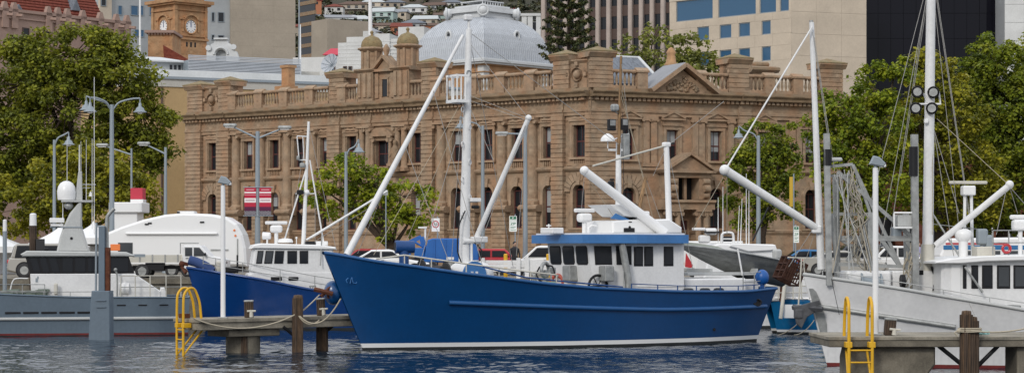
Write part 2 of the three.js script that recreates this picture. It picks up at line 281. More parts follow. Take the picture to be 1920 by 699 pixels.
function wing(ox, oz, th, len) {
  const F = frame(ox, oz, th), place = (o) => { o.position.set(ox + 29.8, 0, oz + 196.1); o.rotation.y = th; return o; };
  const w = { F, u: (px, v = 0) => F.u(px, v), part: (n, g, m, l) => place(part(n, g, m, custom, l)), holes: [], len };
  w.baluster = (u, y, v) => { const o = part('baluster', balusterG, M.stone, custom), p = F.world(u, y, v); o.position.set(p.x + 29.8, y, p.z + 196.1); };
  w.rails = (u0, u1, y, v) => {                    // one run of balustrade
    w.part('balustrade_base', B(u0, y - 0.3, v - 0.24, u1, y, v + 0.24), M.stone); w.part('balustrade_rail', [mould([[v - 0.22, y + 1.02], [v + 0.26, y + 1.02], [v + 0.3, y + 1.12], [v + 0.22, y + 1.26], [v - 0.22, y + 1.26]], u0, u1)], M.stone);
    const n = Math.max(2, Math.round((u1 - u0) / 0.36)); for (let i = 0; i < n; i++) w.baluster(u0 + (i + 0.5) * (u1 - u0) / n, y, v);
  };
  w.post = (u0, u1, y0, y1, v) => { const o = w.part('parapet_pier', [...rustic(u0, u1, y0, y1 - 0.75, v).map((g) => g.translate(0, 0, -0.45)), mould([[v - 2.2, y1 - 0.75], [v - 0.4, y1 - 0.75], [v - 0.2, y1 - 0.5], [v - 0.12, y1 - 0.42], [v - 0.12, y1 - 0.32], [v - 2.3, y1 - 0.32]], u0 - 0.22, u1 + 0.22), B(u0, y0, v - 2.0, u1, y1 - 0.75, v - 0.76)], M.stone), c = (u0 + u1) / 2, h = (u1 - u0) / 2 + 0.24; part('pier_cap', [mould([[v - 2.34, y1 - 0.315], [v - 0.1, y1 - 0.315], [v - 0.1, y1 - 0.24], [v - 2.34, y1 - 0.24]], c - h, c + h), new THREE.ConeGeometry(1.0, 0.4, 4, 1).rotateY(Math.PI / 4).scale(h * 1.36, 1, 1.5).translate(c, y1 - 0.04, v - 1.2)], M.lichen, o); };
  w.window = (u, y0, y1, wd, o = {}) => {          // opening, architrave, sash, pane, sill
    const hw = wd / 2, sh = new THREE.Path();
    if (o.arch) { sh.moveTo(u - hw, y0); sh.lineTo(u - hw, y1 - hw); sh.absarc(u, y1 - hw, hw, Math.PI, 0, true); sh.lineTo(u + hw, y0); }
    else { sh.moveTo(u - hw, y0); sh.lineTo(u - hw, y1); sh.lineTo(u + hw, y1); sh.lineTo(u + hw, y0); }
    sh.closePath(); w.holes.push(sh);
    const z = -0.34, f = [B(u - hw, y0, z - 0.06, u - hw + 0.08, y1, z), B(u + hw - 0.08, y0, z - 0.06, u + hw, y1, z), B(u - hw + 0.08, y0, z - 0.06, u + hw - 0.08, y0 + 0.12, z), B(u - hw + 0.08, (y0 + y1) / 2 - 0.05, z - 0.06, u + hw - 0.08, (y0 + y1) / 2 + 0.05, z), B(u - hw + 0.08, y1 - 0.08 - (o.arch ? hw * 0.6 : 0), z - 0.06, u + hw - 0.08, y1 - (o.arch ? hw * 0.6 : 0), z), B(u - 0.02, y0 + 0.12, z - 0.055, u + 0.02, y1 - 0.09, z - 0.01)];
    const win = w.part('window', f, M.sashRed);
    const up = B(u - hw, (y0 + y1) / 2, z - 0.09, u + hw, y1, z - 0.07), lo = B(u - hw, y0, z - 0.05, u + hw, (y0 + y1) / 2, z - 0.03);
    part('pane', up, o.blind ? M.glassSash : M.glassDark, win); part('pane', lo, M.glassDark, win);
    if (o.blind) part('blind', B(u - hw + 0.08, y1 - (y1 - y0) * (0.3 + 0.4 * hash2(u * 7, y0 * 3)), z - 0.034, u + hw - 0.08, y1 - 0.08, z - 0.028), M.greyWall, win);
    const a = [];
    if (o.arch) { // moulded ring and voussoirs
      const ring = new THREE.Shape(); ring.moveTo(u - hw - 0.24, y1 - hw); ring.absarc(u, y1 - hw, hw + 0.24, Math.PI, 0, true); ring.lineTo(u + hw, y1 - hw); ring.absarc(u, y1 - hw, hw, 0, Math.PI, false); ring.closePath();
      a.push(slab(ring, 0, 0.12), B(u - hw - 0.24, y0, 0, u - hw, y1 - hw, 0.12), B(u + hw, y0, 0, u + hw + 0.24, y1 - hw, 0.12), slab([[u - 0.14, y1 - 0.06], [u + 0.14, y1 - 0.06], [u + 0.24, y1 + 0.62], [u - 0.24, y1 + 0.62]], 0, 0.24));
      if (o.voussoir) for (let i = 0; i < 11; i++) { const t0 = Math.PI * (i + 0.07) / 11, t1 = Math.PI * (i + 0.93) / 11, r0 = hw + 0.28, r1 = hw + 0.95; a.push(slab([[u + Math.cos(t0) * r0, y1 - hw + Math.sin(t0) * r0], [u + Math.cos(t1) * r0, y1 - hw + Math.sin(t1) * r0], [u + Math.cos(t1) * r1, y1 - hw + Math.sin(t1) * r1], [u + Math.cos(t0) * r1, y1 - hw + Math.sin(t0) * r1]], 0, 0.17)); }
    } else {
      a.push(B(u - hw - 0.3, y0, 0, u - hw - 0.1, y1 + 0.3, 0.14), B(u + hw + 0.1, y0, 0, u + hw + 0.3, y1 + 0.3, 0.14), B(u - hw - 0.1, y0, 0, u - hw, y1, 0.07), B(u + hw, y0, 0, u + hw + 0.1, y1, 0.07), B(u - hw - 0.1, y1, 0, u + hw + 0.1, y1 + 0.3, 0.14), B(u - hw - 0.4, y1 + 0.3, 0, u + hw + 0.4, y1 + 0.4, 0.24));
      if (o.hood) a.push(B(u - hw - 0.42, y1 + 0.42, 0, u + hw + 0.42, y1 + 0.75, 0.1), B(u - hw - 0.55, y1 + 0.75, 0, u + hw + 0.55, y1 + 0.86, 0.34), slab([[u - hw - 0.55, y1 + 0.862], [u + hw + 0.55, y1 + 0.862], [u, y1 + 1.32]], 0, 0.14), bar([u - hw - 0.55, y1 + 0.92, 0.17], [u, y1 + 1.4, 0.17], 0.12, 0.34), bar([u + hw + 0.55, y1 + 0.92, 0.17], [u, y1 + 1.4, 0.17], 0.12, 0.34));
      else a.push(B(u - hw - 0.3, y1 + 0.42, 0, u + hw + 0.3, y1 + 0.85, 0.06), slab([[u - 0.75, y1 + 0.5], [u - 0.4, y1 + 0.72], [u, y1 + 0.6], [u + 0.4, y1 + 0.72], [u + 0.75, y1 + 0.5], [u + 0.3, y1 + 0.5], [u, y1 + 0.46], [u - 0.3, y1 + 0.5]], 0.05, 0.16));
    }
    part('architrave', a, M.stone, win);
    const s = [B(u - hw - 0.36, y0 - 0.16, -0.3, u + hw + 0.36, y0, 0.24)];
    if (o.apron) { s.push(B(u - hw - 0.1, y0 - 0.75, -0.1, u + hw + 0.1, y0 - 0.66, 0.14)); for (let i = 0; i < 6; i++) s.push(lathe([[0.05, 0], [0.075, 0.2], [0.04, 0.42], [0.06, 0.5]], 6, u - hw + 0.08 + i * (wd - 0.16) / 5, y0 - 0.66, 0.06)); }
    part('sill', s, M.stone, win);
    return win;
  };
  w.wall = (y1) => { const sh = shape([[0, 0], [len, 0], [len, y1], [0, y1]]); sh.holes.push(...w.holes); w.part('wall', slab(sh, -0.5, 0), M.stone); };
  w.entablature = (breaks) => {
    const low = (d) => [[0, 11.85], [0.22 + d, 11.85], [0.22 + d, 12.1], [0.3 + d, 12.12], [0.3 + d, 12.3], [0.2 + d, 12.35], [0.2 + d, 12.95], [0.34 + d, 13.05], [0.34 + d, 13.215], [0, 13.215]], high = (d) => [[0, 13.22], [0.8 + d, 13.24], [0.85 + d, 13.26], [0.85 + d, 13.45], [1.02 + d, 13.62], [1.02 + d, 13.7], [-0.4, 13.74]];
    w.part('entablature', mould(low(0), 0, len), M.stone); w.part('cornice', mould(high(0), 0, len), M.stoneSootShade);  // upper moulding in darker stone: part soot, part shade painted into the tone
    for (const [a, b] of breaks) { const e = w.part('entablature_break', mould(low(0.16).map(([z, y], i) => [z, y + (i < 3 ? -0.006 : 0)]), a, b), M.stone); part('cornice_break', mould(high(0.16).map(([z, y], i) => [z, y + (i > 3 ? 0.006 : 0)]), a, b), M.stoneSootShade, e); }
    const g = []; const n = Math.round(len / 0.42); for (let i = 0; i < n; i++) { const u = (i + 0.5) * len / n, b = breaks.some(([p, q]) => u > p - 0.1 && u < q + 0.1) ? 0.16 : 0; g.push(B(u - 0.13, 13.0, 0.3, u + 0.13, 13.21, 0.62 + b)); }
    w.part('dentil_course', g, M.stone).userData.kind = 'stuff';
  };
  w.stringcourse = (y, pr, u0 = 0, u1 = len) => w.part('string_course', mould([[0, y - 0.22], [pr * 0.5, y - 0.2], [pr, y - 0.05], [pr, y + 0.1], [0, y + 0.18]], u0, u1), M.stone);
  return w;
}
{
  const W = wing(-29.8, -196.1, rad(-40.6), 47.3), u = W.u;
  const Wu = [398.5, 465, 514, 560, 609, 659, 782, 857, 914, 970, 1030, 1087].map((p) => u(p));
  Wu.forEach((x, i) => { const end = i === 0 || i === 11; W.window(x, 8.6, 11.1, 1.15, { apron: true, blind: i % 3 === 1 }); W.window(x, 3.1, 6.5, 1.2, { arch: true, voussoir: end, blind: i % 4 === 2 }); });
  const mid = u(718); W.window(mid, 8.4, 10.6, 1.7, { apron: true }); W.window(mid, 3.1, 6.5, 1.3, { arch: true });
  W.wall(13.3);
  const P = [[356, 380], [410, 433], [618, 641], [795, 816], [1039, 1061]].map(([a, b]) => [u(a), u(b)]); P[0][0] = -0.05; P.push([u(1103), 47.6]);
  for (const [a, b] of P) { W.part('rusticated_pier', rustic(a, b, 1.0, 11.85, 0.42), M.stone); W.part('pier_base', [B(a - 0.12, 0, -0.3, b + 0.12, 0.9, 0.62), B(a - 0.06, 0.9, -0.3, b + 0.06, 1.02, 0.54)], M.stoneDark); }
  W.part('plinth', [B(0, 0, -0.2, 47.3, 1.1, 0.28), mould([[0, 1.1], [0.28, 1.1], [0.12, 1.3], [0, 1.3]], 0, 47.3)], M.stoneDark);
  W.stringcourse(7.75, 0.3); W.stringcourse(2.85, 0.16);
  // blank rusticated bands on the two end pavilions
  for (const [a, b] of [[u(380), u(410)], [u(1061), u(1103)]]) W.part('panel_frame', [B(a + 0.15, 11.5, 0, b - 0.15, 11.75, 0.12), B(a + 0.2, 7.95, 0, b - 0.2, 8.1, 0.1)], M.stone);
  for (const px of [441, 488, 537, 586, 826, 883, 940, 998]) {
    const x = u(px, 0.2), g = column(x, 4.95, 11.85, 0.44, 0.12);
    W.part('column', g, M.stone);
    W.part('pedestal', [...rustic(x - 0.75, x + 0.75, 0.9, 4.4, 0.62), mould([[0, 4.4], [0.64, 4.4], [0.9, 4.62], [0.9, 4.8], [0.66, 4.95], [0, 4.95]], x - 0.95, x + 0.95)], M.stone);
  }
  for (const px of [679, 691, 746, 758]) W.part('column', column(u(px, 0.3), 7.95, 11.85, 0.3, 0.34), M.stone);
  { const g = []; const a = new THREE.Shape(); a.moveTo(mid - 1.5, 10.95); a.lineTo(mid + 1.5, 10.95); a.absarc(mid, 9.75, 1.92, Math.PI * 0.215, Math.PI * 0.785, false); a.closePath(); g.push(slab(a, 0, 0.45), column(mid - 1.05, 8.4, 10.95, 0.17, 0.25), column(mid + 1.05, 8.4, 10.95, 0.17, 0.25)); W.part('segmental_pediment', g, M.stone); }
  { const x = u(744, 0.6); W.part('statue', [lathe([[0.5, 0], [0.5, 0.3], [0.36, 0.4], [0.46, 0.9], [0.3, 1.5], [0.36, 1.9], [0.16, 2.15], [0.14, 2.25], [0.19, 2.4], [0.15, 2.6], [0, 2.66]], 10, x, 7.9, 0.85), rod([x - 0.3, 9.7, 0.85], [x - 0.45, 9.1, 1.1], 0.11, 0.08), rod([x + 0.3, 9.7, 0.85], [x + 0.15, 9.0, 1.15], 0.11, 0.08)], M.stoneDark, 'weathered carved figure in front of the upper window'); }
  W.entablature([...P, [u(668), u(700)], [u(737), u(770)]]);
  W.part('blocking_course', B(0, 13.65, -1.2, 47.3, 13.98, 0.3), M.stoneDark);
  // attic over the end pavilions: two piers and a panel with an oculus
  const oculus = (a, b) => {
    const c = (a + b) / 2, r1 = 0.62, sh = new THREE.Shape(); sh.absarc(c, 15.05, r1 + 0.22, 0, 7, false); const h = new THREE.Path(); h.absarc(c, 15.05, r1 - 0.1, 0, 7, true); sh.holes.push(h);
    W.part('attic_panel', [B(a, 13.98, -1.4, b, 15.95, -0.1), mould([[-1.5, 15.95], [-0.06, 15.95], [0.12, 16.12], [0.12, 16.2], [-1.5, 16.3]], a, b)], M.stone);
    W.part('oculus', [slab(sh, -0.1, 0.12), ball(c, 15.05, -0.05, 0.34, 12), ...[0, 90, 180, 270].map((d) => { const t = rad(d); return C(c + Math.cos(t) * 0.84, 15.05 + Math.sin(t) * 0.84, 0.02, 0.3, 0.3, 0.26); })], M.stone);
  };
  oculus(P[0][1], P[1][0]); oculus(P[4][1], P[5][0]);
  W.post(P[0][0], P[0][1], 13.98, 16.75, 0.6); W.post(P[1][0], P[1][1], 13.98, 16.95, 0.6);
  W.post(P[2][0], P[2][1] + 0.3, 13.98, 16.9, 0.6); W.post(P[3][0] - 0.2, P[3][1] + 0.2, 13.98, 17.2, 0.6);
  W.post(P[4][0], P[4][1] + 0.4, 13.98, 16.95, 0.6); 
  // balustrade runs with small dies between
  const runs = [[443, 479], [494, 526], [541, 575], [589, 617], [646, 672], [768, 794], [822, 838], [894, 930], [950, 985], [1006, 1036]], dies = [437, 486.5, 533.5, 582, 643, 819, 888, 940, 995.5];
  runs.forEach(([a, b]) => W.rails(u(a), u(b), 14.25, -0.05));
  dies.forEach((p) => { const x = u(p); W.part('balustrade_die', [B(x - 0.5, 13.95, -0.35, x + 0.5, 15.3, 0.3), mould([[-0.45, 15.3], [0.38, 15.3], [0.38, 15.42], [-0.03, 15.7], [-0.45, 15.42]], x - 0.6, x + 0.6)], M.stone); });
  { const x = u(505); W.part('chimney', [B(x - 0.9, 13.6, -2.6, x + 0.9, 16.0, -1.4), B(x - 0.2, 16.0, -2.4, x + 0.7, 17.6, -1.6), B(x - 0.3, 17.6, -2.5, x + 0.8, 17.85, -1.5)], M.stoneWarm); }
  // raised centre: two domed turrets and a pediment
  const a0 = u(675), a1 = u(703), b0 = u(742), b1 = u(771);
  for (const [p, q] of [[a0, a1], [b0, b1]]) {
    const c = (p + q) / 2, g = [B(p, 13.95, -1.5, q, 16.4, 0.32), mould([[-1.5, 16.4], [0.34, 16.4], [0.6, 16.6], [0.6, 16.72], [-1.5, 16.76]], p - 0.25, q + 0.25)];
    for (const s of [p + 0.1, c - 0.16, q - 0.42]) g.push(B(s, 14.3, 0.3, s + 0.32, 16.3, 0.44));
    const t = W.part('turret', g, M.stone);
    part('turret_drum', [new THREE.CylinderGeometry(0.86, 0.86, 1.5, 8).rotateY(Math.PI / 8).translate(c, 17.5, -0.5), ...[...Array(8)].map((_, i) => { const k = i * Math.PI / 4 + Math.PI / 8; return rod([c + Math.cos(k) * 0.86, 16.75, -0.5 + Math.sin(k) * 0.86], [c + Math.cos(k) * 0.86, 18.25, -0.5 + Math.sin(k) * 0.86], 0.14, 0.13, 6); }), lathe([[0.9, 0], [1.1, 0.14], [1.22, 0.2], [1.22, 0.32], [0.9, 0.4]], 8, c, 18.2, -0.5)], M.stone, t);
    part('turret_dome', lathe([[0.92, 0], [0.96, 0.2], [0.86, 0.55], [0.6, 0.86], [0.26, 1.0], [0.12, 1.05], [0.1, 1.2], [0.17, 1.3], [0.12, 1.42], [0, 1.5]], 12, c, 18.55, -0.5), M.lichen, t);
  }
  { const c = (a1 + b0) / 2, h = (b0 - a1) / 2; 
    const o = W.part('attic_window', [B(c - 0.42, 14.3, 0.02, c - 0.3, 15.75, 0.12), B(c + 0.3, 14.3, 0.02, c + 0.42, 15.75, 0.12), B(c - 0.42, 15.75, 0.02, c + 0.42, 15.9, 0.16)], M.stone); part('pane', B(c - 0.3, 14.3, 0.02, c + 0.3, 15.75, 0.06), M.glassDark, o);
    W.part('attic', [B(a1, 13.95, -1.5, b0, 16.4, 0.02), B(a1 + 0.1, 14.2, 0, a1 + 0.5, 16.3, 0.16), B(b0 - 0.5, 14.2, 0, b0 - 0.1, 16.3, 0.16)], M.stone);
    W.part('pediment', [slab([[c - h, 16.4], [c + h, 16.4], [c, 17.45]], -0.6, 0.12), B(c - h, 16.4, -0.6, c + h, 16.62, 0.4), bar([c - h, 16.62, -0.1], [c, 17.7, -0.1], 0.22, 1.1), bar([c + h, 16.62, -0.1], [c, 17.7, -0.1], 0.22, 1.1), lathe([[0.3, 0], [0.16, 0.15], [0.26, 0.5], [0.3, 0.75], [0.1, 1.1], [0, 1.15]], 8, c, 17.6, -0.1)], M.stone); }
}
{
  const W = wing(6.1, -165.32, rad(24), 25.5), u = W.u;
  const up = [1179, 1261, 1343, 1432, 1521].map((p) => u(p));
  up.forEach((x, i) => { W.window(x, 8.45, 10.85, 1.0, { hood: true, blind: i > 0 }); if (i !== 1) W.window(x, 3.1, 6.3, 1.15, { arch: true, voussoir: i === 0 }); });
  W.wall(13.29);
  const P = [[-0.3, u(1154)], [u(1382), u(1406)], [u(1538), u(1578)]];
  for (const [a, b] of P) { W.part('rusticated_pier', rustic(a, b, 1.0, 11.84, 0.42), M.stone); W.part('pier_base', B(a - 0.12, 0, -0.3, b + 0.12, 0.98, 0.6), M.stoneDark); }
  W.part('plinth', B(0, 0, -0.2, 25.5, 1.1, 0.26), M.stoneDark);
  W.stringcourse(7.7, 0.3); W.stringcourse(2.85, 0.15);
  for (const px of [1212, 1226, 1304, 1316, 1371, 1416, 1449, 1487, 1499]) { const x = u(px, 0.1); W.part('pilaster', [B(x - 0.26, 8.0, 0, x + 0.26, 11.5, 0.2), B(x - 0.36, 7.9, 0, x + 0.36, 8.2, 0.3), B(x - 0.34, 11.5, 0, x + 0.34, 11.85, 0.3), rod([x - 0.3, 11.55, 0.05], [x - 0.3, 11.55, 0.32], 0.13, 0.13, 8), rod([x + 0.3, 11.55, 0.05], [x + 0.3, 11.55, 0.32], 0.13, 0.13, 8)], M.stone); }
  W.entablature(P);
  W.part('blocking_course', B(0.2, 13.66, -1.2, 25.5, 13.97, 0.28), M.stoneDark);
  { // roof pediment with carved tympanum
    const a = u(1214), b = u(1338), c = (a + b) / 2;
    W.part('pediment', [slab([[a + 0.3, 13.72], [b - 0.3, 13.72], [c, 15.6]], -3.2, 0.35), bar([a - 0.05, 13.85, -0.9], [c, 15.95, -0.9], 0.3, 3.9), bar([b + 0.05, 13.85, -0.9], [c, 15.95, -0.9], 0.3, 3.9)], M.stone);
    const g = [], r = rng(5); for (let i = 0; i < 70; i++) { const x = c + (r() - 0.5) * 2.8, m = 1.25 - Math.abs(x - c) * 0.72; if (m > 0.12) g.push(ball(x, 13.95 + r() * m, 0.36, 0.08 + 0.1 * r(), 6)); } W.part('tympanum_carving', g, M.stoneDark).userData.kind = 'stuff';
    W.part('lead_flashing', panel([[a - 0.1, 14.02, -2.9], [a - 0.1, 14.02, 0.9], [c, 16.12, 0.9], [c, 16.12, -2.9]], 0.05), M.lead);
  }
  W.rails(u(1146), u(1192), 14.2, -0.08); W.rails(u(1318), u(1364), 14.2, -0.08); W.rails(u(1403), u(1434), 14.2, -0.08); W.rails(u(1451), u(1486), 14.2, -0.08); W.rails(u(1503), u(1536), 14.2, -0.08);
  for (const p of [1203, 1313, 1442, 1495]) { const x = u(p); W.part('balustrade_die', [B(x - 0.45, 13.95, -0.35, x + 0.45, 15.26, 0.28), mould([[-0.45, 15.26], [0.36, 15.26], [0.36, 15.4], [-0.03, 15.66], [-0.45, 15.4]], x - 0.55, x + 0.55)], M.stone); }
  W.post(-0.1, u(1148), 13.97, 17.1, 0.62); W.post(u(1366), u(1404), 13.97, 17.0, 0.62); W.post(u(1538), u(1580), 13.97, 16.9, 0.62);
  { const x0 = u(1409, -3), x1 = u(1449, -3); W.part('chimney', [B(x0, 13.6, -4, x1, 15.9, -2.6), mould([[-4.2, 15.9], [-2.5, 15.9], [-2.2, 16.1], [-2.2, 16.3], [-2.6, 16.42], [-4.2, 16.42]], x0 - 0.3, x1 + 0.3), RB(x0 + 0.3, 16.4, -3.9, x1 - 0.3, 16.8, -2.8, 0.2)], M.stoneDark); }
  { const x = u(1259, -4); W.part('urn_chimney', [lathe([[0.65, 0], [0.65, 1.2], [0.75, 1.3], [0.45, 1.5], [0.46, 2.2], [0.6, 2.35], [0.42, 2.6], [0.32, 3.2], [0.42, 3.35], [0.2, 3.7], [0, 3.8]], 10, x, 14, -4)], M.stoneWarm); }
  { // projecting porch: columns, balcony opening on scroll brackets, pediment
    const a = u(1253, 1.4), b = u(1334, 1.4), c = (a + b) / 2, d0 = u(1262, 0), d1 = u(1287, 0);
    for (const x of [a + 0.3, b - 0.3, b - 1.0, a + 1.0]) { W.part('porch_column', column(x, 0.5, 4.55, 0.26, 1.15), M.stone); W.part('porch_pedestal', B(x - 0.45, 0, 0.6, x + 0.45, 0.55, 1.7), M.stoneDark); }
    W.part('porch_entablature', [mould([[-0.2, 4.55], [1.5, 4.55], [1.5, 5.0], [1.72, 5.12], [1.72, 5.3], [-0.2, 5.36]], a - 0.3, b + 0.3)], M.stone);
    W.part('porch_balcony', [B(a, 5.36, -0.1, a + 1.0, 7.05, 1.3), B(b - 1.0, 5.36, -0.1, b, 7.05, 1.3), B(a, 7.05, -0.1, b, 7.5, 1.4), B(c - 0.12, 5.36, 0.4, c + 0.12, 7.05, 0.7)], M.stone);
    for (const x of [a + 0.45, b - 0.45]) W.part('scroll_bracket', [rod([x - 0.3, 6.75, 1.35], [x + 0.3, 6.75, 1.35], 0.26, 0.26, 10), rod([x - 0.26, 6.2, 1.5], [x + 0.26, 6.2, 1.5], 0.3, 0.3, 10), rod([x - 0.22, 5.65, 1.38], [x + 0.22, 5.65, 1.38], 0.22, 0.22, 10)], M.stone);
    W.part('porch_pediment', [slab([[a - 0.25, 7.5], [b + 0.25, 7.5], [c, 8.75]], -0.2, 1.4), B(a - 0.3, 7.42, -0.1, b + 0.3, 7.6, 1.72), bar([a - 0.4, 7.58, 0.8], [c, 8.95, 0.8], 0.2, 1.9), bar([b + 0.4, 7.58, 0.8], [c, 8.95, 0.8], 0.2, 1.9)], M.stone);
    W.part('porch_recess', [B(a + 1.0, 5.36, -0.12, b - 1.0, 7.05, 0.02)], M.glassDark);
    const dr = W.part('door', [B(d0, 0.2, 0.02, d1, 3.7, 0.1)], M.sashRed); part('door_frame', [B(d0 - 0.2, 0.2, 0.0, d0, 3.9, 0.2), B(d1, 0.2, 0.0, d1 + 0.2, 3.9, 0.2), B(d0, 3.7, 0.0, d1, 3.9, 0.2)], M.stone, dr);
    part('door_panel', [...[0.5, 1.7, 2.8].flatMap((y) => [0.14, 0.56].map((k) => B(d0 + (d1 - d0) * k, y, 0.1, d0 + (d1 - d0) * (k + 0.3), y + 0.75, 0.13)))], M.sashRed, dr);
  }
  { // hipped slate roof behind the parapet
    const a = u(1128, -3), b = u(1238, -3), r0 = u(1140, -7), r1 = u(1203, -6), z0 = -2.4, z1 = -11, y0 = 14.6, y1 = 17.1;
    W.part('slate_roof', [sheet([[V(a, y0, z0), V(b, y0, z0)], [V(r0, y1, -6.5), V(r1, y1, -6.5)]]), sheet([[V(b, y0, z0), V(b, y0, z1)], [V(r1, y1, -6.5), V(r1, y1, -6.5)]]), sheet([[V(a, y0, z1), V(b, y0, z1)], [V(r0, y1, -6.5), V(r1, y1, -6.5)]])], M.slate);
    W.part('roof_flashing', [rod([r0, y1, -6.5], [r1, y1, -6.5], 0.1), rod([r1, y1, -6.5], [b, y0, z0], 0.13)], M.zincWhite);
  }
}
{ // body and flat roof behind the two fronts
  const p = [[0, 0], [35.9, 30.78], [59.2, 20.4], [62, 2], [20, -22]], c = Math.cos, k = (q) => [q[0] + 0.2, q[1] - 0.75];
  part('building_core', flat(p.map(k), 0, 13.2), M.stoneDark, custom); part('roof_deck', flat(p.map(k), 13.2, 13.5), M.zinc, custom);
}
// ---------------------------------------------------------------- the city behind
// a building whose front runs from photographed column px0 at distance d0 to px1 at d1
function front(name, label, px0, d0, px1, d1, category = 'building') {
  const a = at(px0, HOR, d0), b = at(px1, HOR, d1), th = -Math.atan2(b.z - a.z, b.x - a.x), len = Math.hypot(b.x - a.x, b.z - a.z), F = frame(a.x, a.z, th);
  const o = thing(name, label, category, [a.x, QUAY, a.z], th);
  const w = { o, F, len, u: (px, v = 0) => F.u(px, v), y: (px, py, v = 0) => F.loc(px, py, v).y - QUAY, part: (n, g, m, l) => part(n, g, m, o, l) };
  w.win = (x0, x1, y0, y1, gm = M.glassDark, fm = M.bronze, z = 0) => { const f = w.part('window', [B(x0, y0, z - 0.1, x0 + 0.12, y1, z + 0.1), B(x1 - 0.12, y0, z - 0.1, x1, y1, z + 0.1), B(x0 + 0.12, y0, z - 0.1, x1 - 0.12, y0 + 0.12, z + 0.1), B(x0 + 0.12, y1 - 0.12, z - 0.1, x1 - 0.12, y1, z + 0.1)], fm); part('pane', B(x0 + 0.12, y0 + 0.12, z - 0.08, x1 - 0.12, y1 - 0.12, z + 0.03), gm, f); return f; };
  w.winpx = (p0, p1, q0, q1, gm, fm, z) => w.win(w.u(p0), w.u(p1), w.y((p0 + p1) / 2, q1), w.y((p0 + p1) / 2, q0), gm, fm, z);
  return w;
}
{ // ochre rendered building beside the customs building, with roof plant
  const w = front('ochre_building', 'tall ochre rendered blank wall building beside the sandstone end pavilion', 232, 207, 860, 223), y = w.y(330, 163), L = w.len;
  w.part('wall', B(0, 0, -16, L, y, 0), M.ochre);
  w.part('fascia', [B(-0.1, y, -16, L + 0.1, y + 0.75, 0.12)], M.render); w.part('gutter', B(-0.2, y + 0.75, -16.1, L + 0.2, y + 1.0, 0.3), M.greyPole);
  w.part('roof_parapet', [B(1, y + 1.0, -15, L, y + 1.85, -2)], M.whiteWall);
  w.part('downpipe', [rod([w.u(302, 0.1), 0, 0.12], [w.u(302, 0.1), y, 0.12], 0.09)], M.bronze);
  const s = w.part('plant_screen', [B(w.u(352, -3), y + 1.85, -14, w.u(563, -3), y + 3.0, -3.1)], M.greyPole); // louvre blades one by one
  for (let i = 0; i < 11; i++) w.part('louvre', B(w.u(352, -3), y + 1.9 + i * 0.15, -3.08, w.u(563, -3), y + 1.99 + i * 0.15, -2.9), M.zinc);
  const h = w.part('roof_shed', [B(w.u(284, -6), y + 1.85, -12, w.u(351, -6), y + 2.9, -5)], M.greyWall);
  part('shed_roof', panel([[w.u(280, -4), y + 2.9, -4.5], [w.u(354, -4), y + 2.9, -4.5], [w.u(344, -4), y + 3.9, -12], [w.u(280, -4), y + 3.9, -12]], 0.15), M.zincWhite, h);
  for (const p of [319, 327, 335, 342]) part('pane', B(w.u(p, -5) - 0.13, y + 2.05, -5.0, w.u(p, -5) + 0.13, y + 2.6, -4.94), M.glassDark, h);
  w.part('roof_box', [B(w.u(566, -4), y + 1.0, -8, w.u(600, -4), y + 2.4, -4.2), B(w.u(528, -4), y + 1.9, -9, w.u(564, -4), y + 2.3, -4.6)], M.render);
  w.part('roof_vent', [RB(w.u(612, -4), y + 1.0, -6, w.u(668, -4), y + 1.9, -3.6, 0.2), ...[616, 628, 640, 652, 662].map((p) => C(w.u(p, -3.5), y + 2.0, -4.6, 0.5, 0.5, 0.5))], M.whiteWall);
  w.part('roof_mast', [rod([w.u(563, -4), y + 1, -4.1], [w.u(563, -4), y + 7.2, -4.1], 0.13, 0.05)], M.whiteClean);
}
{ // satellite dish on a rooftop
  const p = at(622, 122, 219), o = thing('satellite_dish', 'grey mesh satellite dish on the roof of the ochre building', 'satellite dish', p, rad(-35));
  const d = lathe([...Array(9)].map((_, i) => [i * 0.13, i * i * 0.0085]), 20).rotateX(rad(68)); part('dish', d, M.zinc, o); part('dish_rib', [...Array(10)].map((_, i) => { const t = i * Math.PI / 5; return rod(V(0, 0, 0), V(Math.cos(t) * 1.04, 0.55, Math.sin(t) * 1.04).applyAxisAngle(V(1, 0, 0), rad(68)), 0.025, 0.025, 4); }), M.greyPole, o).userData.kind = 'stuff';
  part('feed', rod([0, 0, 0], [0, 0.45, 1.0], 0.03), M.greyPole, o); part('mount', [rod([0, -1.6, -0.3], [0, -0.1, -0.1], 0.1), C(0, -1.5, -0.3, 0.8, 0.2, 0.8)], M.greyPole, o);
}
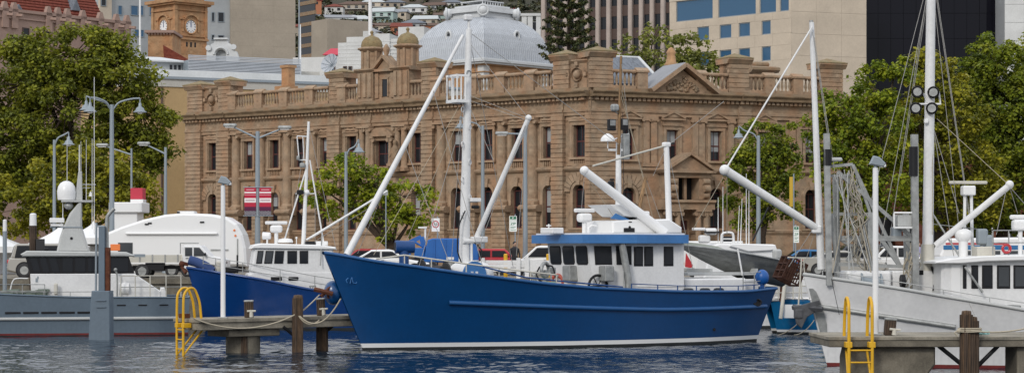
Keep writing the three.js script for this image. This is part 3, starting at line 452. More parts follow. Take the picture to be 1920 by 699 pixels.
{ // clock tower, turned so that two dials show
  const c = at(335, HOR, 336), o = thing('clock_tower', 'warm sandstone clock tower with two white dials above the tree', 'clock tower', [c.x, QUAY, c.z], rad(45)), s = 11.9, h = 3.05, Y = (py) => EYE - QUAY + (HOR - py) * 332 / FOC;
  part('shaft', [B(-h, 0, -h, h, Y(72), h), B(-h + 0.12, Y(72), -h + 0.12, h - 0.12, Y(6), h - 0.12)], M.stoneWarm, o);
  const q = []; for (const [sx, sz] of [[-1, -1], [1, -1], [1, 1], [-1, 1]]) q.push(B(sx * h - 0.45 * (sx + 1) / 2 * 1 - (sx < 0 ? 0.1 : -0.1) * 1, Y(72), sz * h - (sz > 0 ? 0.45 : -0.0) + (sz > 0 ? 0.1 : -0.1), sx * h + (sx < 0 ? 0.45 : 0.1), Y(6), sz * h + (sz > 0 ? 0.1 : 0.45)));
  q.forEach((g) => part('corner_pilaster', g, M.stoneWarm, o));
  for (const [py, e, t] of [[4, 0.85, 0.5], [7.5, 0.5, 0.3], [18, 0.14, 0.18], [73, 0.24, 0.3], [66, 0.1, 0.14]]) part('string_course', B(-h - e, Y(py), -h - e, h + e, Y(py) + t, h + e), M.stoneWarm, o);
  part('upper_stage', [B(-h + 0.3, Y(4) + 0.5, -h + 0.3, h - 0.3, Y(4) + 7, h - 0.3), ...[-2, 0, 2].map((x) => B(x - 0.3, Y(4) + 0.5, -h, x + 0.3, Y(4) + 6, h))], M.stoneWarm, o);
  for (const side of [0, 1]) {
    const rot = side ? 0 : -Math.PI / 2, k = new THREE.Group(); k.name = 'clock'; k.rotation.y = rot; o.add(k); const z = h - 0.12, y = Y(47.5);
    const put = (n, g, m) => part(n, g, m, k);
    put('dial', disc([0, y, z], [0, y, z + 0.1], 1.0, 28), M.whiteClean);
    put('dial_rim', new THREE.TorusGeometry(1.12, 0.14, 8, 28).translate(0, y, z + 0.1), M.stoneWarm);
    put('numeral', [...Array(12)].map((_, i) => C(0, 0.8, 0, 0.09, 0.26, 0.02).rotateZ(-i * Math.PI / 6).translate(0, y, z + 0.115)), M.black);
    put('clock_hand', [C(0, 0.28, 0, 0.1, 0.75, 0.03).rotateZ(0.06).translate(0, y, z + 0.13)], M.blueGear); put('clock_hand', [C(0, 0.36, 0, 0.07, 0.95, 0.03).rotateZ(-0.02).translate(0, y, z + 0.16)], M.blueGear);
    put('hood_mould', [...[...Array(7)].map((_, i) => { const t0 = Math.PI * (0.2 + 0.6 * i / 7), t1 = Math.PI * (0.2 + 0.6 * (i + 1) / 7); return bar([Math.cos(t0) * 1.6, y + 0.35 + Math.sin(t0) * 1.55, z + 0.15], [Math.cos(t1) * 1.6, y + 0.35 + Math.sin(t1) * 1.55, z + 0.15], 0.3, 0.4); }), C(-1.65, y + 1.15, z + 0.1, 0.9, 0.22, 0.36), C(1.65, y + 1.15, z + 0.1, 0.9, 0.22, 0.36), C(-1.5, y + 0.1, z, 0.3, 1.9, 0.3), C(1.5, y + 0.1, z, 0.3, 1.9, 0.3)], M.stoneWarm);
    for (const x of [-0.8, 0, 0.8]) put('slit_window', B(x - 0.16, Y(86), z + 0.02, x + 0.16, Y(77), z + 0.135), M.glassDark);
  }
}
{ // hall below the tower: cornice and reddish roof
  const w = front('tower_annex', 'low sandstone wing with a red roof below the clock tower', 276, 318, 322, 318), y = w.y(300, 62);
  w.part('wall', B(0, 0, -8, w.len, y, 0), M.stoneWarm); w.part('cornice', [B(-0.4, y, -8, w.len + 0.3, y + 0.4, 0.6), ...[...Array(8)].map((_, i) => B(0.1 + i * 0.45, y - 0.25, 0, 0.32 + i * 0.45, y, 0.4))], M.stonePink);
  const a = w.u(310, 1), b = w.u(378, 1); w.part('roof', panel([[a, y - 5.2, 1], [b, y - 5.2, 1], [a - 0.2, y - 2.0, 1.05]], 3), M.terracotta);
}
{ // pink sandstone building with tiled roof
  const w = front('tiled_roof_building', 'pink sandstone building with gargoyles and steep red tiled roof above the large tree', -30, 285, 241, 305), Y = (px, py) => w.y(px, py), L = w.len, y = Y(120, 33);
  w.part('wall', B(0, 0, -18, L, y, 0), M.stonePink); w.part('parapet', [B(-0.1, y, -1.4, L + 0.1, y + 0.4, 0.35), B(0, y - 0.9, 0, L, y - 0.7, 0.2)], M.stonePink);
  w.part('roof', [panel([[0, y + 0.2, -1], [w.u(193, -1), y + 0.2, -1], [w.u(160, -7), y + 6.5, -7], [0, y + 6.5, -7]], 0.25), panel([[w.u(193, -1), y + 0.2, -1], [w.u(193, -1), y + 0.2, -13], [w.u(160, -7), y + 6.5, -7]], 0.25)], M.terracotta);
  const rows = []; for (let r = 0; r < 14; r++) { const t = r / 14, z = -1 - 6 * t, yy = y + 0.36 + 6.3 * t; rows.push(B(0, yy, z - 0.05, w.u(193 - 33 * t, z), yy + 0.09, z + 0.12)); }
  w.part('roof_tile', rows, M.terracotta).userData.kind = 'stuff';
  w.part('roof_dormer', [slab([[w.u(148), y + 1.4], [w.u(164), y + 1.4], [w.u(156), y + 3.0]], -4, -1.6)], M.slate); w.part('roof_dormer', [slab([[w.u(37), y + 0.6], [w.u(49), y + 0.6], [w.u(43), y + 1.3]], -4, -1.0)], M.slate);
  for (const p of [6, 24, 88, 106, 124, 153, 186, 216, 236]) { const x = w.u(p); w.part('gargoyle_pier', [B(x - 0.5, y - 2.2, -0.2, x + 0.5, y + 0.5, 0.35), slab([[x - 0.5, y + 0.5], [x + 0.5, y + 0.5], [x + 0.2, y + 1.3], [x - 0.2, y + 1.3]], -0.3, 0.3), bar([x + 0.3, y - 0.4, 0.3], [x + 0.5, y - 0.5, 1.3], 0.35)], M.stonePink); }
  for (const [a, b] of [[78, 90], [40, 52], [130, 142]]) w.winpx(a, b, 52, 70, M.glassDark, M.bronze, 0.05);
}
{
  const w = front('grey_office_block', 'pale grey office block with blue windows beside the clock tower', 183, 430, 300, 440), y = w.y(230, -60);
  w.part('wall', B(0, 0, -20, w.len, y, 0), M.greyWall); w.part('stair_tower', B(-0.05, 0, 0, w.u(208, 0.6), y + 2, 0.6), M.cream);
  for (const [a, b, c, d] of [[243, 257, 10, 29], [257, 267, 10, 29], [219, 227, 10, 28], [250, 268, 55, 69], [230, 242, 55, 69], [278, 292, 10, 29]]) w.winpx(a, b, c, d, M.glassBlue, M.greyPole, 0.05); w.winpx(184, 194, -8, 12, M.glassDark, M.greyPole, 0.65);
}
{ const p = at(261, 72, 400), q = at(261, -60, 400); single('flagpole', 'thin white flagpole in front of the grey office block', 'flagpole', rod(V(p.x, QUAY, p.z), q, 0.3, 0.16), M.whiteClean); }
{ // baroque gable
  const w = front('ornate_gable', 'small carved pale stone gable with an arched niche below the beige tower', 386, 262, 446, 262), f = (px, py) => [w.u(px), w.y(px, py)];
  const sh = shape([[0, 0], f(446, 468), f(446, 108), f(442, 96), f(434, 92), f(431, 82), f(426, 80), f(424, 74), f(402, 74), f(400, 80), f(394, 83), f(392, 93), f(386, 97)].map((p, i) => i === 0 ? [0, 0] : i === 1 ? [w.len, 0] : p)); const [cx, cy] = f(413, 102); const hole = new THREE.Path(); hole.moveTo(cx - 0.65, cy - 1.2); hole.lineTo(cx - 0.65, cy); hole.absarc(cx, cy, 0.65, Math.PI, 0, true); hole.lineTo(cx + 0.65, cy - 1.2); hole.closePath(); sh.holes.push(hole);
  w.part('gable_wall', slab(sh, -1.2, 0), M.zincWhite); w.part('niche_back', B(cx - 0.7, cy - 1.3, -1.1, cx + 0.7, cy + 0.7, -0.7), M.greyWall);
  w.part('gable_cornice', [B(...[f(400, 74)[0], f(400, 74)[1], -1.3], ...[f(426, 74)[0], f(426, 71)[1], 0.35]), new THREE.TorusGeometry(0.85, 0.14, 6, 16, Math.PI).translate(cx, cy, 0.05), rod([f(390, 90)[0], f(390, 90)[1], -0.2], [f(390, 90)[0], f(390, 90)[1], 0.3], 0.35), rod([f(437, 88)[0], f(437, 88)[1], -0.2], [f(437, 88)[0], f(437, 88)[1], 0.3], 0.35)], M.zincWhite);
}
{ // beige tower with a grey stair side
  const w = front('beige_tower', 'tall blank beige concrete tower with joints, behind the louvred roof plant', 386, 452, 553, 458), H = w.y(470, -120), k = w.u(431);
  w.part('stair_wall', B(0, 0, -18, k, H, -0.6), M.greyWall); w.part('core_wall', B(k, 0, -18, w.len, H, -0.12), M.beige);
  const n = 10; for (let i = 0; i < n; i++) { const y0 = w.y(490, 112) + i * 2.9; for (let j = 0; j < 3; j++) w.part('cladding_panel', B(k + 0.006 + j * (w.len - k) / 3, y0 + 0.006, -0.14, k - 0.006 + (j + 1) * (w.len - k) / 3, y0 + 2.894, 0), M.beige); }
  for (const [a, b, c, d] of [[396, 402, 22, 40], [408, 420, 22, 41], [396, 402, 64, 75], [408, 420, 65, 74]]) w.winpx(a, b, c, d, M.glassDark, M.greyPole, -0.55);
}
{ // stepped white building
  const w = front('stepped_white_building', 'white building with stepped parapets and grooved walls behind the domed turrets', 548, 300, 792, 296), f = (px, py) => [w.u(px), w.y(px, py)];
  const S = [[548, 633, 107], [633, 649, 80], [649, 680, 69], [680, 697, 58], [697, 730, 63], [730, 746, 72], [746, 795, 50]];
  for (const [a, b, t] of S) w.part('wall', [B(w.u(a) + 0.004, 0, -14, w.u(b) - 0.004, w.y((a + b) / 2, t), a === 730 ? -0.3 : 0)], M.whiteWall);
  const g = []; for (let i = 0; i < 9; i++) { const y = w.y(700, 78 + i * 7); g.push(B(w.u(i < 1 ? 649 : 634), y, -0.02, w.u(790), y + 0.06, 0.03)); } w.part('banding', g, M.whiteWall).userData.kind = 'stuff';
  for (const [a, b] of [[643, 650], [653, 660], [610, 616], [622, 628]]) w.winpx(a, b, 124, 138, M.glassDark, M.bronze, 0.06);
  w.part('roof_ridge', panel([[w.u(728, -4), w.y(728, 73), -4], [w.u(748, -4), w.y(748, 73), -4], [w.u(746, -6), w.y(740, 67), -6], [w.u(730, -6), w.y(735, 67), -6]], 0.2), M.terracotta);
}
{ const p = at(693, 58, 296); single('flagpole', 'tall white flagpole on the stepped white building', 'flagpole', rod(V(p.x, p.y - 0.5, p.z - 1), at(693, -60, 297), 0.3, 0.2), M.whiteClean); const q = at(560, 108, 290); single('flagpole', 'slender grey mast beside the beige tower', 'flagpole', rod(V(q.x, QUAY, q.z), at(560, -40, 290), 0.14, 0.1), M.greyPole); }
{
  const w = front('slab_tower', 'narrow beige slab tower with dark glazed side below the hillside', 552, 525, 613, 512), H = w.y(595, 38), k = w.u(583);
  w.part('wall', B(k, 0, -12, w.len, H, 0), M.beige); w.part('core', B(0, 0, -12, k, H + 0.5, -1.2), M.bronze);
  for (let i = 0; i < 6; i++) { const y = w.y(568, 108) + i * 2.6; w.part('floor_band', B(0, y, -1.4, k, y + 0.9, -0.9), M.stoneDark); w.part('pane', B(0.1, y + 0.92, -1.25, k - 0.1, y + 2.55, -1.05), M.glassDark); }
}
{ // red gabled roofs between
  for (const [a, b, t, d, l] of [[608, 634, 93, 330, 'small red roof beside the slab tower'], [766, 790, 80, 320, 'small red roof beside the dome']]) { const w = front('red_roofed_building', l + ', low building', a, d, b, d), y = w.y((a + b) / 2, t + 10); w.part('wall', B(0, 0, -5, w.len, y, 0), M.whiteWall); w.part('roof', panel([[-0.3, y, 0.3], [w.len + 0.3, y, 0.3], [w.len * 0.9, y + 1.2, -2.5], [w.len * 0.35, y + 1.2, -2.5]], 0.12), M.signRed); }
}
{ // domed hall: square plan, corner towards us
  const c = at(904, HOR, 262), o = thing('domed_hall', 'square grey zinc dome on an orange sandstone drum behind the parapet', 'building', [c.x, QUAY, c.z], rad(47)), Y = (py) => EYE - QUAY + (HOR - py) * 258 / FOC, h = 5.85;
  part('drum', [B(-h + 0.25, 0, -h + 0.25, h - 0.25, Y(125), h - 0.25)], M.stoneWarm, o);
  const q = []; for (const sx of [-1, 1]) for (const sz of [-1, 1]) q.push(B(sx * (h - 0.15), Y(175), sz * (h - 0.15), sx * (h - 1.15), Y(126), sz * (h - 1.15))); q.forEach((g, i) => part('drum_quoin', g, M.whiteWall, o));
  part('drum_band', [B(-h, Y(140), -h, h, Y(138), h), B(-h - 0.05, Y(127), -h - 0.05, h + 0.05, Y(125) + 0.1, h + 0.05)], M.stoneWarm, o);
  part('cornice', [B(-h - 0.5, Y(124.5), -h - 0.5, h + 0.5, Y(121), h + 0.5), B(-h - 0.75, Y(121) + 0.01, -h - 0.75, h + 0.75, Y(117), h + 0.75), B(-h - 0.4, Y(117) + 0.01, -h - 0.4, h + 0.4, Y(114), h + 0.4)], M.zincWhite, o);
  const prof = [[1.0, 114], [1.0, 104], [0.985, 92], [0.955, 80], [0.905, 68], [0.83, 56.5], [0.735, 46.5], [0.62, 38], [0.52, 32]], at4 = (r, y) => [V(-r, y, r), V(r, y, r), V(r, y, -r), V(-r, y, -r)];
  const skin = []; for (let s = 0; s < 4; s++) skin.push(sheet(prof.map(([r, py]) => { const p = at4(r * h, Y(py)); return [p[s], p[(s + 1) % 4]]; })));
  const dm = part('dome', skin, M.zinc, o);
  const seams = [], scale = []; for (let s = 0; s < 4; s++) for (let i = 1; i < 34; i++) for (let k = 0; k + 1 < prof.length; k++) { const t = i / 34, P = at4(prof[k][0] * h, Y(prof[k][1])), Q = at4(prof[k + 1][0] * h, Y(prof[k + 1][1])), base = -1 + 2 * t, lim = prof[k + 1][0]; if (Math.abs(base) > lim) continue; const f = (pp, r) => pp[s].clone().lerp(pp[(s + 1) % 4], 0.5 + base * 0.5 / r); seams.push(bar(f(P, prof[k][0]), f(Q, prof[k + 1][0]), 0.09, 0.16)); }
  part('standing_seam', seams, M.zinc, dm).userData.kind = 'stuff';
  for (let s = 0; s < 4; s++) part('hip_roll', prof.slice(1).map((p, k) => rod(at4(prof[k][0] * h, Y(prof[k][1]))[s], at4(p[0] * h, Y(p[1]))[s], 0.07, 0.07, 6)), M.zinc, dm);
  part('upper_cornice', [B(-2.8, Y(31), -2.8, 2.8, Y(27), 2.8), B(-2.6, Y(27) + 0.01, -2.6, 2.6, Y(20), 2.6), B(-3.0, Y(20) + 0.01, -3.0, 3.0, Y(16), 3.0), B(-2.9, Y(16) + 0.01, -2.9, 2.9, Y(10), 2.9), B(-2.4, Y(10) + 0.01, -2.4, 2.4, Y(6), 2.4)], M.zincWhite, o);
  for (const [x, z] of [[-2.95, 2.95], [2.95, 2.95], [2.95, -2.95], [-2.95, -2.95]]) part('scroll_finial', [ball(x, Y(19), z, 0.62, 12), new THREE.TorusGeometry(0.62, 0.16, 6, 14).rotateY(Math.atan2(x, z)).translate(x * 1.06, Y(19), z * 1.06), ball(x * 1.02, Y(27), z * 1.02, 0.3, 8)], M.zincWhite, o);
  const rl = [B(-1.9, Y(-1), -1.9, 1.9, Y(-1) + 0.12, 1.9)]; part('lantern_rail', rl, M.zincWhite, o); for (let i = 0; i < 9; i++) for (const [a, b] of [[1, 0], [0, 1]]) part('lantern_baluster', rod([a ? -1.8 + i * 0.45 : 1.8, Y(6), a ? 1.8 : -1.8 + i * 0.45], [a ? -1.8 + i * 0.45 : 1.8, Y(-1), a ? 1.8 : -1.8 + i * 0.45], 0.07, 0.07, 6), M.zincWhite, o);
  for (const s of [0, 1]) { // a dormer on each face that shows
    const g = new THREE.Group(); g.name = 'dormer'; g.rotation.y = s ? Math.PI / 2 * 0 : -Math.PI / 2; o.add(g); const y = Y(66), z = 0.86 * h, x = s ? 0.55 : -0.55;
    part('dormer_frame', [new THREE.TorusGeometry(0.55, 0.17, 8, 18).scale(0.75, 1, 1).translate(x, y, z + 0.25), B(x - 0.62, y - 1.2, z - 0.6, x + 0.62, y - 0.3, z + 0.25), B(x - 0.85, y - 1.35, z - 0.4, x + 0.85, y - 1.2, z + 0.4), rod([x, y, z - 0.8], [x, y, z + 0.2], 0.52, 0.52, 14), C(x - 0.75, y + 0.1, z - 0.1, 0.5, 0.14, 0.5), C(x + 0.75, y + 0.1, z - 0.1, 0.5, 0.14, 0.5), C(x - 0.75, y - 0.2, z - 0.1, 0.4, 0.1, 0.5), C(x + 0.75, y - 0.2, z - 0.1, 0.4, 0.1, 0.5)], M.zincWhite, g);
    part('pane', disc([x, y, z + 0.2], [x, y, z + 0.26], 0.3, 14), M.glassDark, g);
  }
}
{ const w = front('pale_annex', 'pale blue grey rendered wall beside the drum of the dome', 768, 250, 790, 250), y = w.y(779, 137); w.part('wall', B(0, 0, -4, w.len, y, 0), M.zincWhite); w.part('coping', B(-0.1, y, -4, w.len + 0.1, y + 0.15, 0.1), M.whiteWall); }
{ // small white block by the dome's shoulder
  const w = front('white_rooftop_block', 'white flat roofed block between the dome and the ribbed tower', 975, 420, 1024, 420), H = w.y(1000, 25); w.part('wall', B(0, 0, -8, w.len, H - 1.6, -0.3), M.greyWall); w.part('canopy_roof', B(-0.2, H - 0.5, -8, w.len + 0.2, H, 0.2), M.whiteWall);
  for (const p of [983, 994, 1010, 1021]) w.part('post', B(w.u(p) - 0.5, 0, -0.4, w.u(p) + 0.5, H - 0.5, 0), M.whiteWall); for (const [a, b] of [[985, 992], [999, 1006], [1012, 1019]]) w.part('pane', B(w.u(a), H - 4.6, -0.32, w.u(b), H - 1.7, -0.2), M.glassDark);
}
{ // ribbed brown tower
  const w = front('ribbed_tower', 'brown office tower with pale vertical concrete fins above the pine tree', 1010, 342, 1259, 330), H = w.y(1130, -130);
  w.part('core', B(0, 0, -14, w.len, H, -0.7), M.bronze);
  const n = 13; for (let i = 0; i < n; i++) { const u = w.u(1018 + i * 20.4); if (u < w.len) w.part('fin', flat([[-0.36, -0.7], [0.36, -0.7], [0.36, -0.06], [0.22, 0.08], [-0.22, 0.08], [-0.36, -0.06]], 0, H).translate(u, 0, 0), M.finStone); }
  for (let i = 0; i < n; i++) for (let k = 0; k < 7; k++) { const u0 = w.u(1018 + i * 20.4) + 0.36, u1 = Math.min(w.len, w.u(1018 + (i + 1) * 20.4) - 0.36), y = w.y(1130, 140) + k * 3.6; if (u1 - u0 < 0.3) continue; w.part('pane', B(u0, y, -0.72, u1, y + 1.9, -0.6), M.glassDark); w.part('spandrel', B(u0, y + 1.92, -0.72, u1, y + 3.58, -0.52), M.bronze); }
}
{ // cream building with blue windows
  const w = front('cream_office', 'cream stone clad office with blue ribbon windows above the parapet', 1256, 312, 1484, 296), H = w.y(1400, -60);
  w.part('core', B(0, 0, -14, w.len, H, -0.35), M.bronze);
  const Yl = (py) => w.y(1400, py), cols = [1256, 1308, 1330, 1350, 1372, 1386, 1407, 1429, 1446, 1485].map((p) => w.u(p));
  const band = (y0, y1) => { const n = 7; for (let i = 0; i < n; i++) w.part('cladding_panel', B(i * w.len / n + 0.012, y0 + 0.012, -0.4, (i + 1) * w.len / n - 0.012, y1 - 0.012, 0), M.cream); };
  band(0, Yl(240)); for (const [t, b] of [[240, 200], [200, 160], [160, 117], [90, 68], [42, 28]]) band(Yl(t), Yl(b));
  for (const [t, b] of [[117, 90], [68, 42]]) for (let i = 0; i < 9; i += 1) { if (i % 2 === 0) w.part('cladding_panel', B(cols[i] + 0.008, Yl(t) + 0.005, -0.4, cols[i + 1] - 0.008, Yl(b) - 0.005, 0), M.cream); else w.win(cols[i], cols[i + 1], Yl(t), Yl(b), M.glassBlue, M.greyPole, -0.22); }
  const rb = [1256, 1268, 1337, 1347, 1418, 1425, 1456, 1463, 1480, 1484].map((p) => w.u(p)); for (let i = 0; i < 9; i++) if (i % 2 === 0) w.part('cladding_panel', B(rb[i], Yl(28), -0.4, rb[i + 1], H, -0.01), M.cream); else { const f = w.win(rb[i], rb[i + 1], Yl(28), Yl(-12), M.glassBlue, M.greyPole, -0.25); }
  w.part('parapet_band', B(0, Yl(-12), -0.4, w.len, Yl(-20), 0.05), M.cream);
  const F2 = frame(at(1484, HOR, 296).x, at(1484, HOR, 296).z, w.F.th + rad(0)); // blank return of the same building
  const e = at(1626, HOR, 300), d = Math.hypot(e.x - F2.x0, e.z - F2.z0), th2 = -Math.atan2(e.z - F2.z0, e.x - F2.x0) - w.F.th;
  const sub = (n, g, m) => { const p = w.part(n, g, m); p.position.set(w.len, 0, 0); p.rotation.y = th2; return p; };
  sub('return_core', B(0, 0, -12, d, H, -0.2), M.cream);
  for (let j = 0; j < 11; j++) for (let i = 0; i < 3; i++) sub('cladding_panel', B(i * d / 3 + 0.012, j * 3.05 + 4 + 0.012, -0.3, (i + 1) * d / 3 - 0.012, j * 3.05 + 7.05 - 0.012, 0), M.cream);
}
{ // black glass block
  const w = front('black_glass_block', 'black mirrored glass office block above the plane trees', 1624, 312, 1886, 312), H = w.y(1750, -70), n = 11, m = 8;
  w.part('core', B(0, 0, -14, w.len, H, -0.2), M.black);
  for (let j = 0; j < m; j++) for (let i = 0; i < n; i++) { const p = w.part('pane', B(i * w.len / n + 0.02, H - (j + 1) * 3.7 + 0.02, -0.2, (i + 1) * w.len / n - 0.02, H - j * 3.7 - 0.02, 0), M.glassBlack); p.rotation.y = (hash2(i, j) - 0.5) * 0.004; }
}
{ const w = front('pale_panel_building', 'pale grey panelled building at the edge of the black glass block', 1886, 306, 1960, 306), H = w.y(1900, -60); w.part('core', B(0, 0, -10, w.len, H, -0.2), M.greyWall); for (let j = 0; j < 12; j++) for (let i = 0; i < 2; i++) w.part('cladding_panel', B(i * 2.8 + 0.02, H - (j + 1) * 2.6 + 0.02, -0.2, i * 2.8 + 2.78, H - j * 2.6 - 0.02, 0), M.whiteWall); }
{ // brick building behind the trees on that side
  const w = front('brick_building', 'brown brick building with a dark arched doorway behind the plane trees', 1588, 186, 2010, 196), H = 9.5, a = w.u(1632), b = w.u(1682), c = (a + b) / 2, sh = shape([[0, 0], [w.len, 0], [w.len, H], [0, H]]), h = new THREE.Path();
  h.moveTo(c - 0.3, 0.2); h.lineTo(c - 0.3, 4.1); h.absarc(c + 0.5, 4.1, 0.8, Math.PI, 0, true); h.lineTo(c + 1.3, 0.2); h.closePath(); sh.holes.push(h);
  w.part('wall', slab(sh, -0.6, 0), M.brick); w.part('door', B(c - 0.4, 0.2, -0.6, c + 1.4, 5, -0.45), M.black); w.part('building_core', B(0.1, 0, -9, w.len - 0.1, H - 0.1, -0.62), M.brick);
  w.part('coping', B(-0.2, H, -9, w.len + 0.2, H + 0.3, 0.25), M.stone);
  for (let i = 0; i < 5; i++) w.win(w.u(1700 + i * 48), w.u(1718 + i * 48), 1.4, 4.6, M.glassDark, M.whiteClean, 0.04);
}
{ // houses on the hillside
  const wallC = [['white', std(0.55, 0.55, 0.53, 0.85)], ['cream', M.cream], ['brick orange', std(0.42, 0.17, 0.09, 0.9)], ['pale grey', M.greyWall], ['navy', std(0.04, 0.05, 0.09, 0.8)], ['sandy', M.beige], ['mint', std(0.35, 0.45, 0.42, 0.85)]];
  const roofC = [['grey', std(0.25, 0.26, 0.28, 0.7)], ['dark slate', M.slate], ['rust red', M.terracotta], ['pale iron', std(0.45, 0.48, 0.48, 0.6)], ['brown', std(0.12, 0.075, 0.055, 0.9)], ['crimson', std(0.3, 0.04, 0.05, 0.8)]];
  const spots = [[583, 2, 1010, 13, 2, 5], [581, 30, 950, 15, 4, 1], [630, 33, 960, 24, 0, 0], [672, 36, 960, 17, 3, 3], [715, 22, 980, 15, 6, 3], [748, 24, 990, 9, 1, 0], [722, 48, 900, 26, 1, 4], [752, 52, 890, 12, 2, 2], [775, 45, 900, 14, 3, 1], [796, 36, 940, 15, 5, 3], [812, 50, 900, 14, 2, 4], [640, 70, 820, 16, 3, 0], [660, 8, 1050, 20, 5, 4], [700, 4, 1060, 16, 1, 3], [740, 6, 1060, 14, 5, 1], [775, 14, 1020, 17, 0, 3], [812, 10, 1050, 15, 3, 4], [848, 6, 1060, 14, 0, 1], [625, 14, 1030, 12, 0, 2], [604, 58, 860, 12, 0, 4], [690, 62, 860, 12, 5, 0], [715, 70, 830, 11, 4, 4], [760, 68, 840, 10, 1, 2], [795, 66, 850, 12, 4, 0], [625, 52, 880, 10, 6, 0], [655, 54, 880, 11, 1, 1], [684, 48, 900, 9, 2, 1], [990, 6, 1080, 16, 0, 5], [1008, 14, 1040, 12, 3, 2], [975, 20, 1030, 12, 1, 5], [1000, 2, 1100, 14, 5, 5], [560, 52, 860, 12, 5, 2], [668, 82, 790, 12, 4, 2], [606, 84, 800, 10, 3, 5], [640, 92, 770, 12, 6, 1], [830, 30, 990, 11, 6, 4]];
  const R3 = rng(77);
  spots.forEach(([px, py, d, wd0, wc, rc], i) => {
    const x = (px - 960) * d / FOC, y = EYE + (HOR - py) * d / FOC, wd = wd0 * 0.74, gy = Math.min(hillY(x, d), y - 3) - 4, hh = wd0 > 14 ? 4.6 : 3.4, k = rng(i + 3), tw = (k() - 0.5) * 0.5, dp = 7 + k() * 2;
    const o = thing('hillside_house', `${wd0 > 14 ? 'wide' : 'small'} ${wallC[wc][0]} house with ${roofC[rc][0]} roof on the distant hillside`, 'house', [x, y - hh + 1.5, -d], tw, 'houses on the far hillside');
    part('wall', B(-wd / 2, Math.min(gy - (y - hh), -0.5), -dp, wd / 2, hh * 0.68, 0), wallC[wc][1], o);
    const e = 0.5, yb = hh * 0.68, rise = 1.5 + k() * 0.8, hip = k() < 0.6 ? dp * 0.5 : 0.2, Q = (a, b, c, dd) => panel([a, b, c, dd], 0.15);
    const A = [-wd / 2 - e, yb, e], Bq = [wd / 2 + e, yb, e], Cq = [wd / 2 + e, yb, -dp - e], D = [-wd / 2 - e, yb, -dp - e], r0 = [-wd / 2 + hip, yb + rise, -dp / 2], r1 = [wd / 2 - hip, yb + rise, -dp / 2];
    part('roof', [Q(A, Bq, r1, r0), Q(Cq, D, r0, r1), panel([Bq, Cq, r1], 0.12), panel([D, A, r0], 0.12)], roofC[rc][1], o);
    const nw = Math.max(2, Math.round(wd / 4)); for (let j = 0; j < nw; j++) { const u = -wd / 2 + (j + 0.5) * wd / nw + (k() - 0.5) * 0.5; part('window', B(u - 0.75, yb - 1.9, -0.05, u + 0.75, yb - 0.6, 0.06), M.glassDark, o); }
    if (wd0 > 14) part('balcony', [B(-wd * 0.3, yb - 2.5, 0, wd * 0.35, yb - 2.3, 1.8), B(-wd * 0.3, yb - 1.6, 1.7, wd * 0.35, yb - 1.5, 1.8)], M.whiteWall, o);
  });
}
// ---------------------------------------------------------------- trees
const leafM = new THREE.MeshPhysicalMaterial({ color: 0xffffff, vertexColors: true, roughness: 0.85, specularIntensity: 0.25, transmission: 0.4, thickness: 0, side: THREE.DoubleSide });
const pineM = new THREE.MeshStandardMaterial({ color: 0xffffff, vertexColors: true, roughness: 0.85 });
function leaves(clumps, r, size, pal, perClump, flatness = 0.5) {      // clumps: [x, y, z, radius, tone]
  const n = clumps.length * perClump, pos = new Float32Array(n * 18), nor = new Float32Array(n * 18), col = new Float32Array(n * 18); let k = 0;
  const a = V(), d = V(), s = V(), up = V(), p = V(), q = new THREE.Vector3();
  for (const [cx, cy, cz, cr, tone] of clumps) for (let i = 0; i < perClump; i++) {
    const th = r() * 6.283, ph = Math.acos(2 * r() - 1), rr = cr * Math.pow(r(), 0.45);
    p.set(cx + rr * Math.sin(ph) * Math.cos(th), cy + rr * Math.cos(ph) * 0.72, cz + rr * Math.sin(ph) * Math.sin(th));
    d.set(r() - 0.5, (r() - 0.75) * 0.9, r() - 0.5).normalize();
    up.set((r() - 0.5) * 1.3 + (p.x - cx) / cr * 0.75, flatness + r() * 0.9 + (p.y - cy) / cr * 0.5, (r() - 0.5) * 1.3 + (p.z - cz) / cr * 0.75).normalize();
    s.crossVectors(d, up).normalize(); up.crossVectors(s, d);
    const L = size * (0.65 + 0.7 * r()), w = L * (0.34 + 0.16 * r());
    const A = p, T = a.copy(p).addScaledVector(d, L), m = q.copy(p).addScaledVector(d, L * 0.45).addScaledVector(up, -w * 0.25);
    const l = [m.x - s.x * w + up.x * w * 0.4, m.y - s.y * w + up.y * w * 0.4, m.z - s.z * w + up.z * w * 0.4], g = [m.x + s.x * w + up.x * w * 0.4, m.y + s.y * w + up.y * w * 0.4, m.z + s.z * w + up.z * w * 0.4];
    const v6 = [A.x, A.y, A.z, T.x, T.y, T.z, ...l, A.x, A.y, A.z, ...g, T.x, T.y, T.z], t = Math.min(0.999, Math.max(0, tone * 0.6 + r() * 0.55 - 0.08)) * (pal.length - 1), ti = Math.floor(t), tf = t - ti, c0 = pal[ti], c1 = pal[ti + 1] || c0, br = 0.9 + 0.2 * r();
    const n1 = V().copy(up).addScaledVector(s, -0.35).normalize(), n2 = V().copy(up).addScaledVector(s, 0.35).normalize();
    for (let j = 0; j < 6; j++) { const o = (k * 6 + j) * 3; pos[o] = v6[j * 3]; pos[o + 1] = v6[j * 3 + 1]; pos[o + 2] = v6[j * 3 + 2]; const nn = j < 3 ? n1 : n2; nor[o] = nn.x; nor[o + 1] = nn.y; nor[o + 2] = nn.z; for (let c = 0; c < 3; c++) col[o + c] = (c0[c] + (c1[c] - c0[c]) * tf) * br; }
    k++;
  }
  const g = new THREE.BufferGeometry(); g.setAttribute('position', new THREE.BufferAttribute(pos, 3)); g.setAttribute('normal', new THREE.BufferAttribute(nor, 3)); g.setAttribute('color', new THREE.BufferAttribute(col, 3)); g.userData.done = true; return g;
}
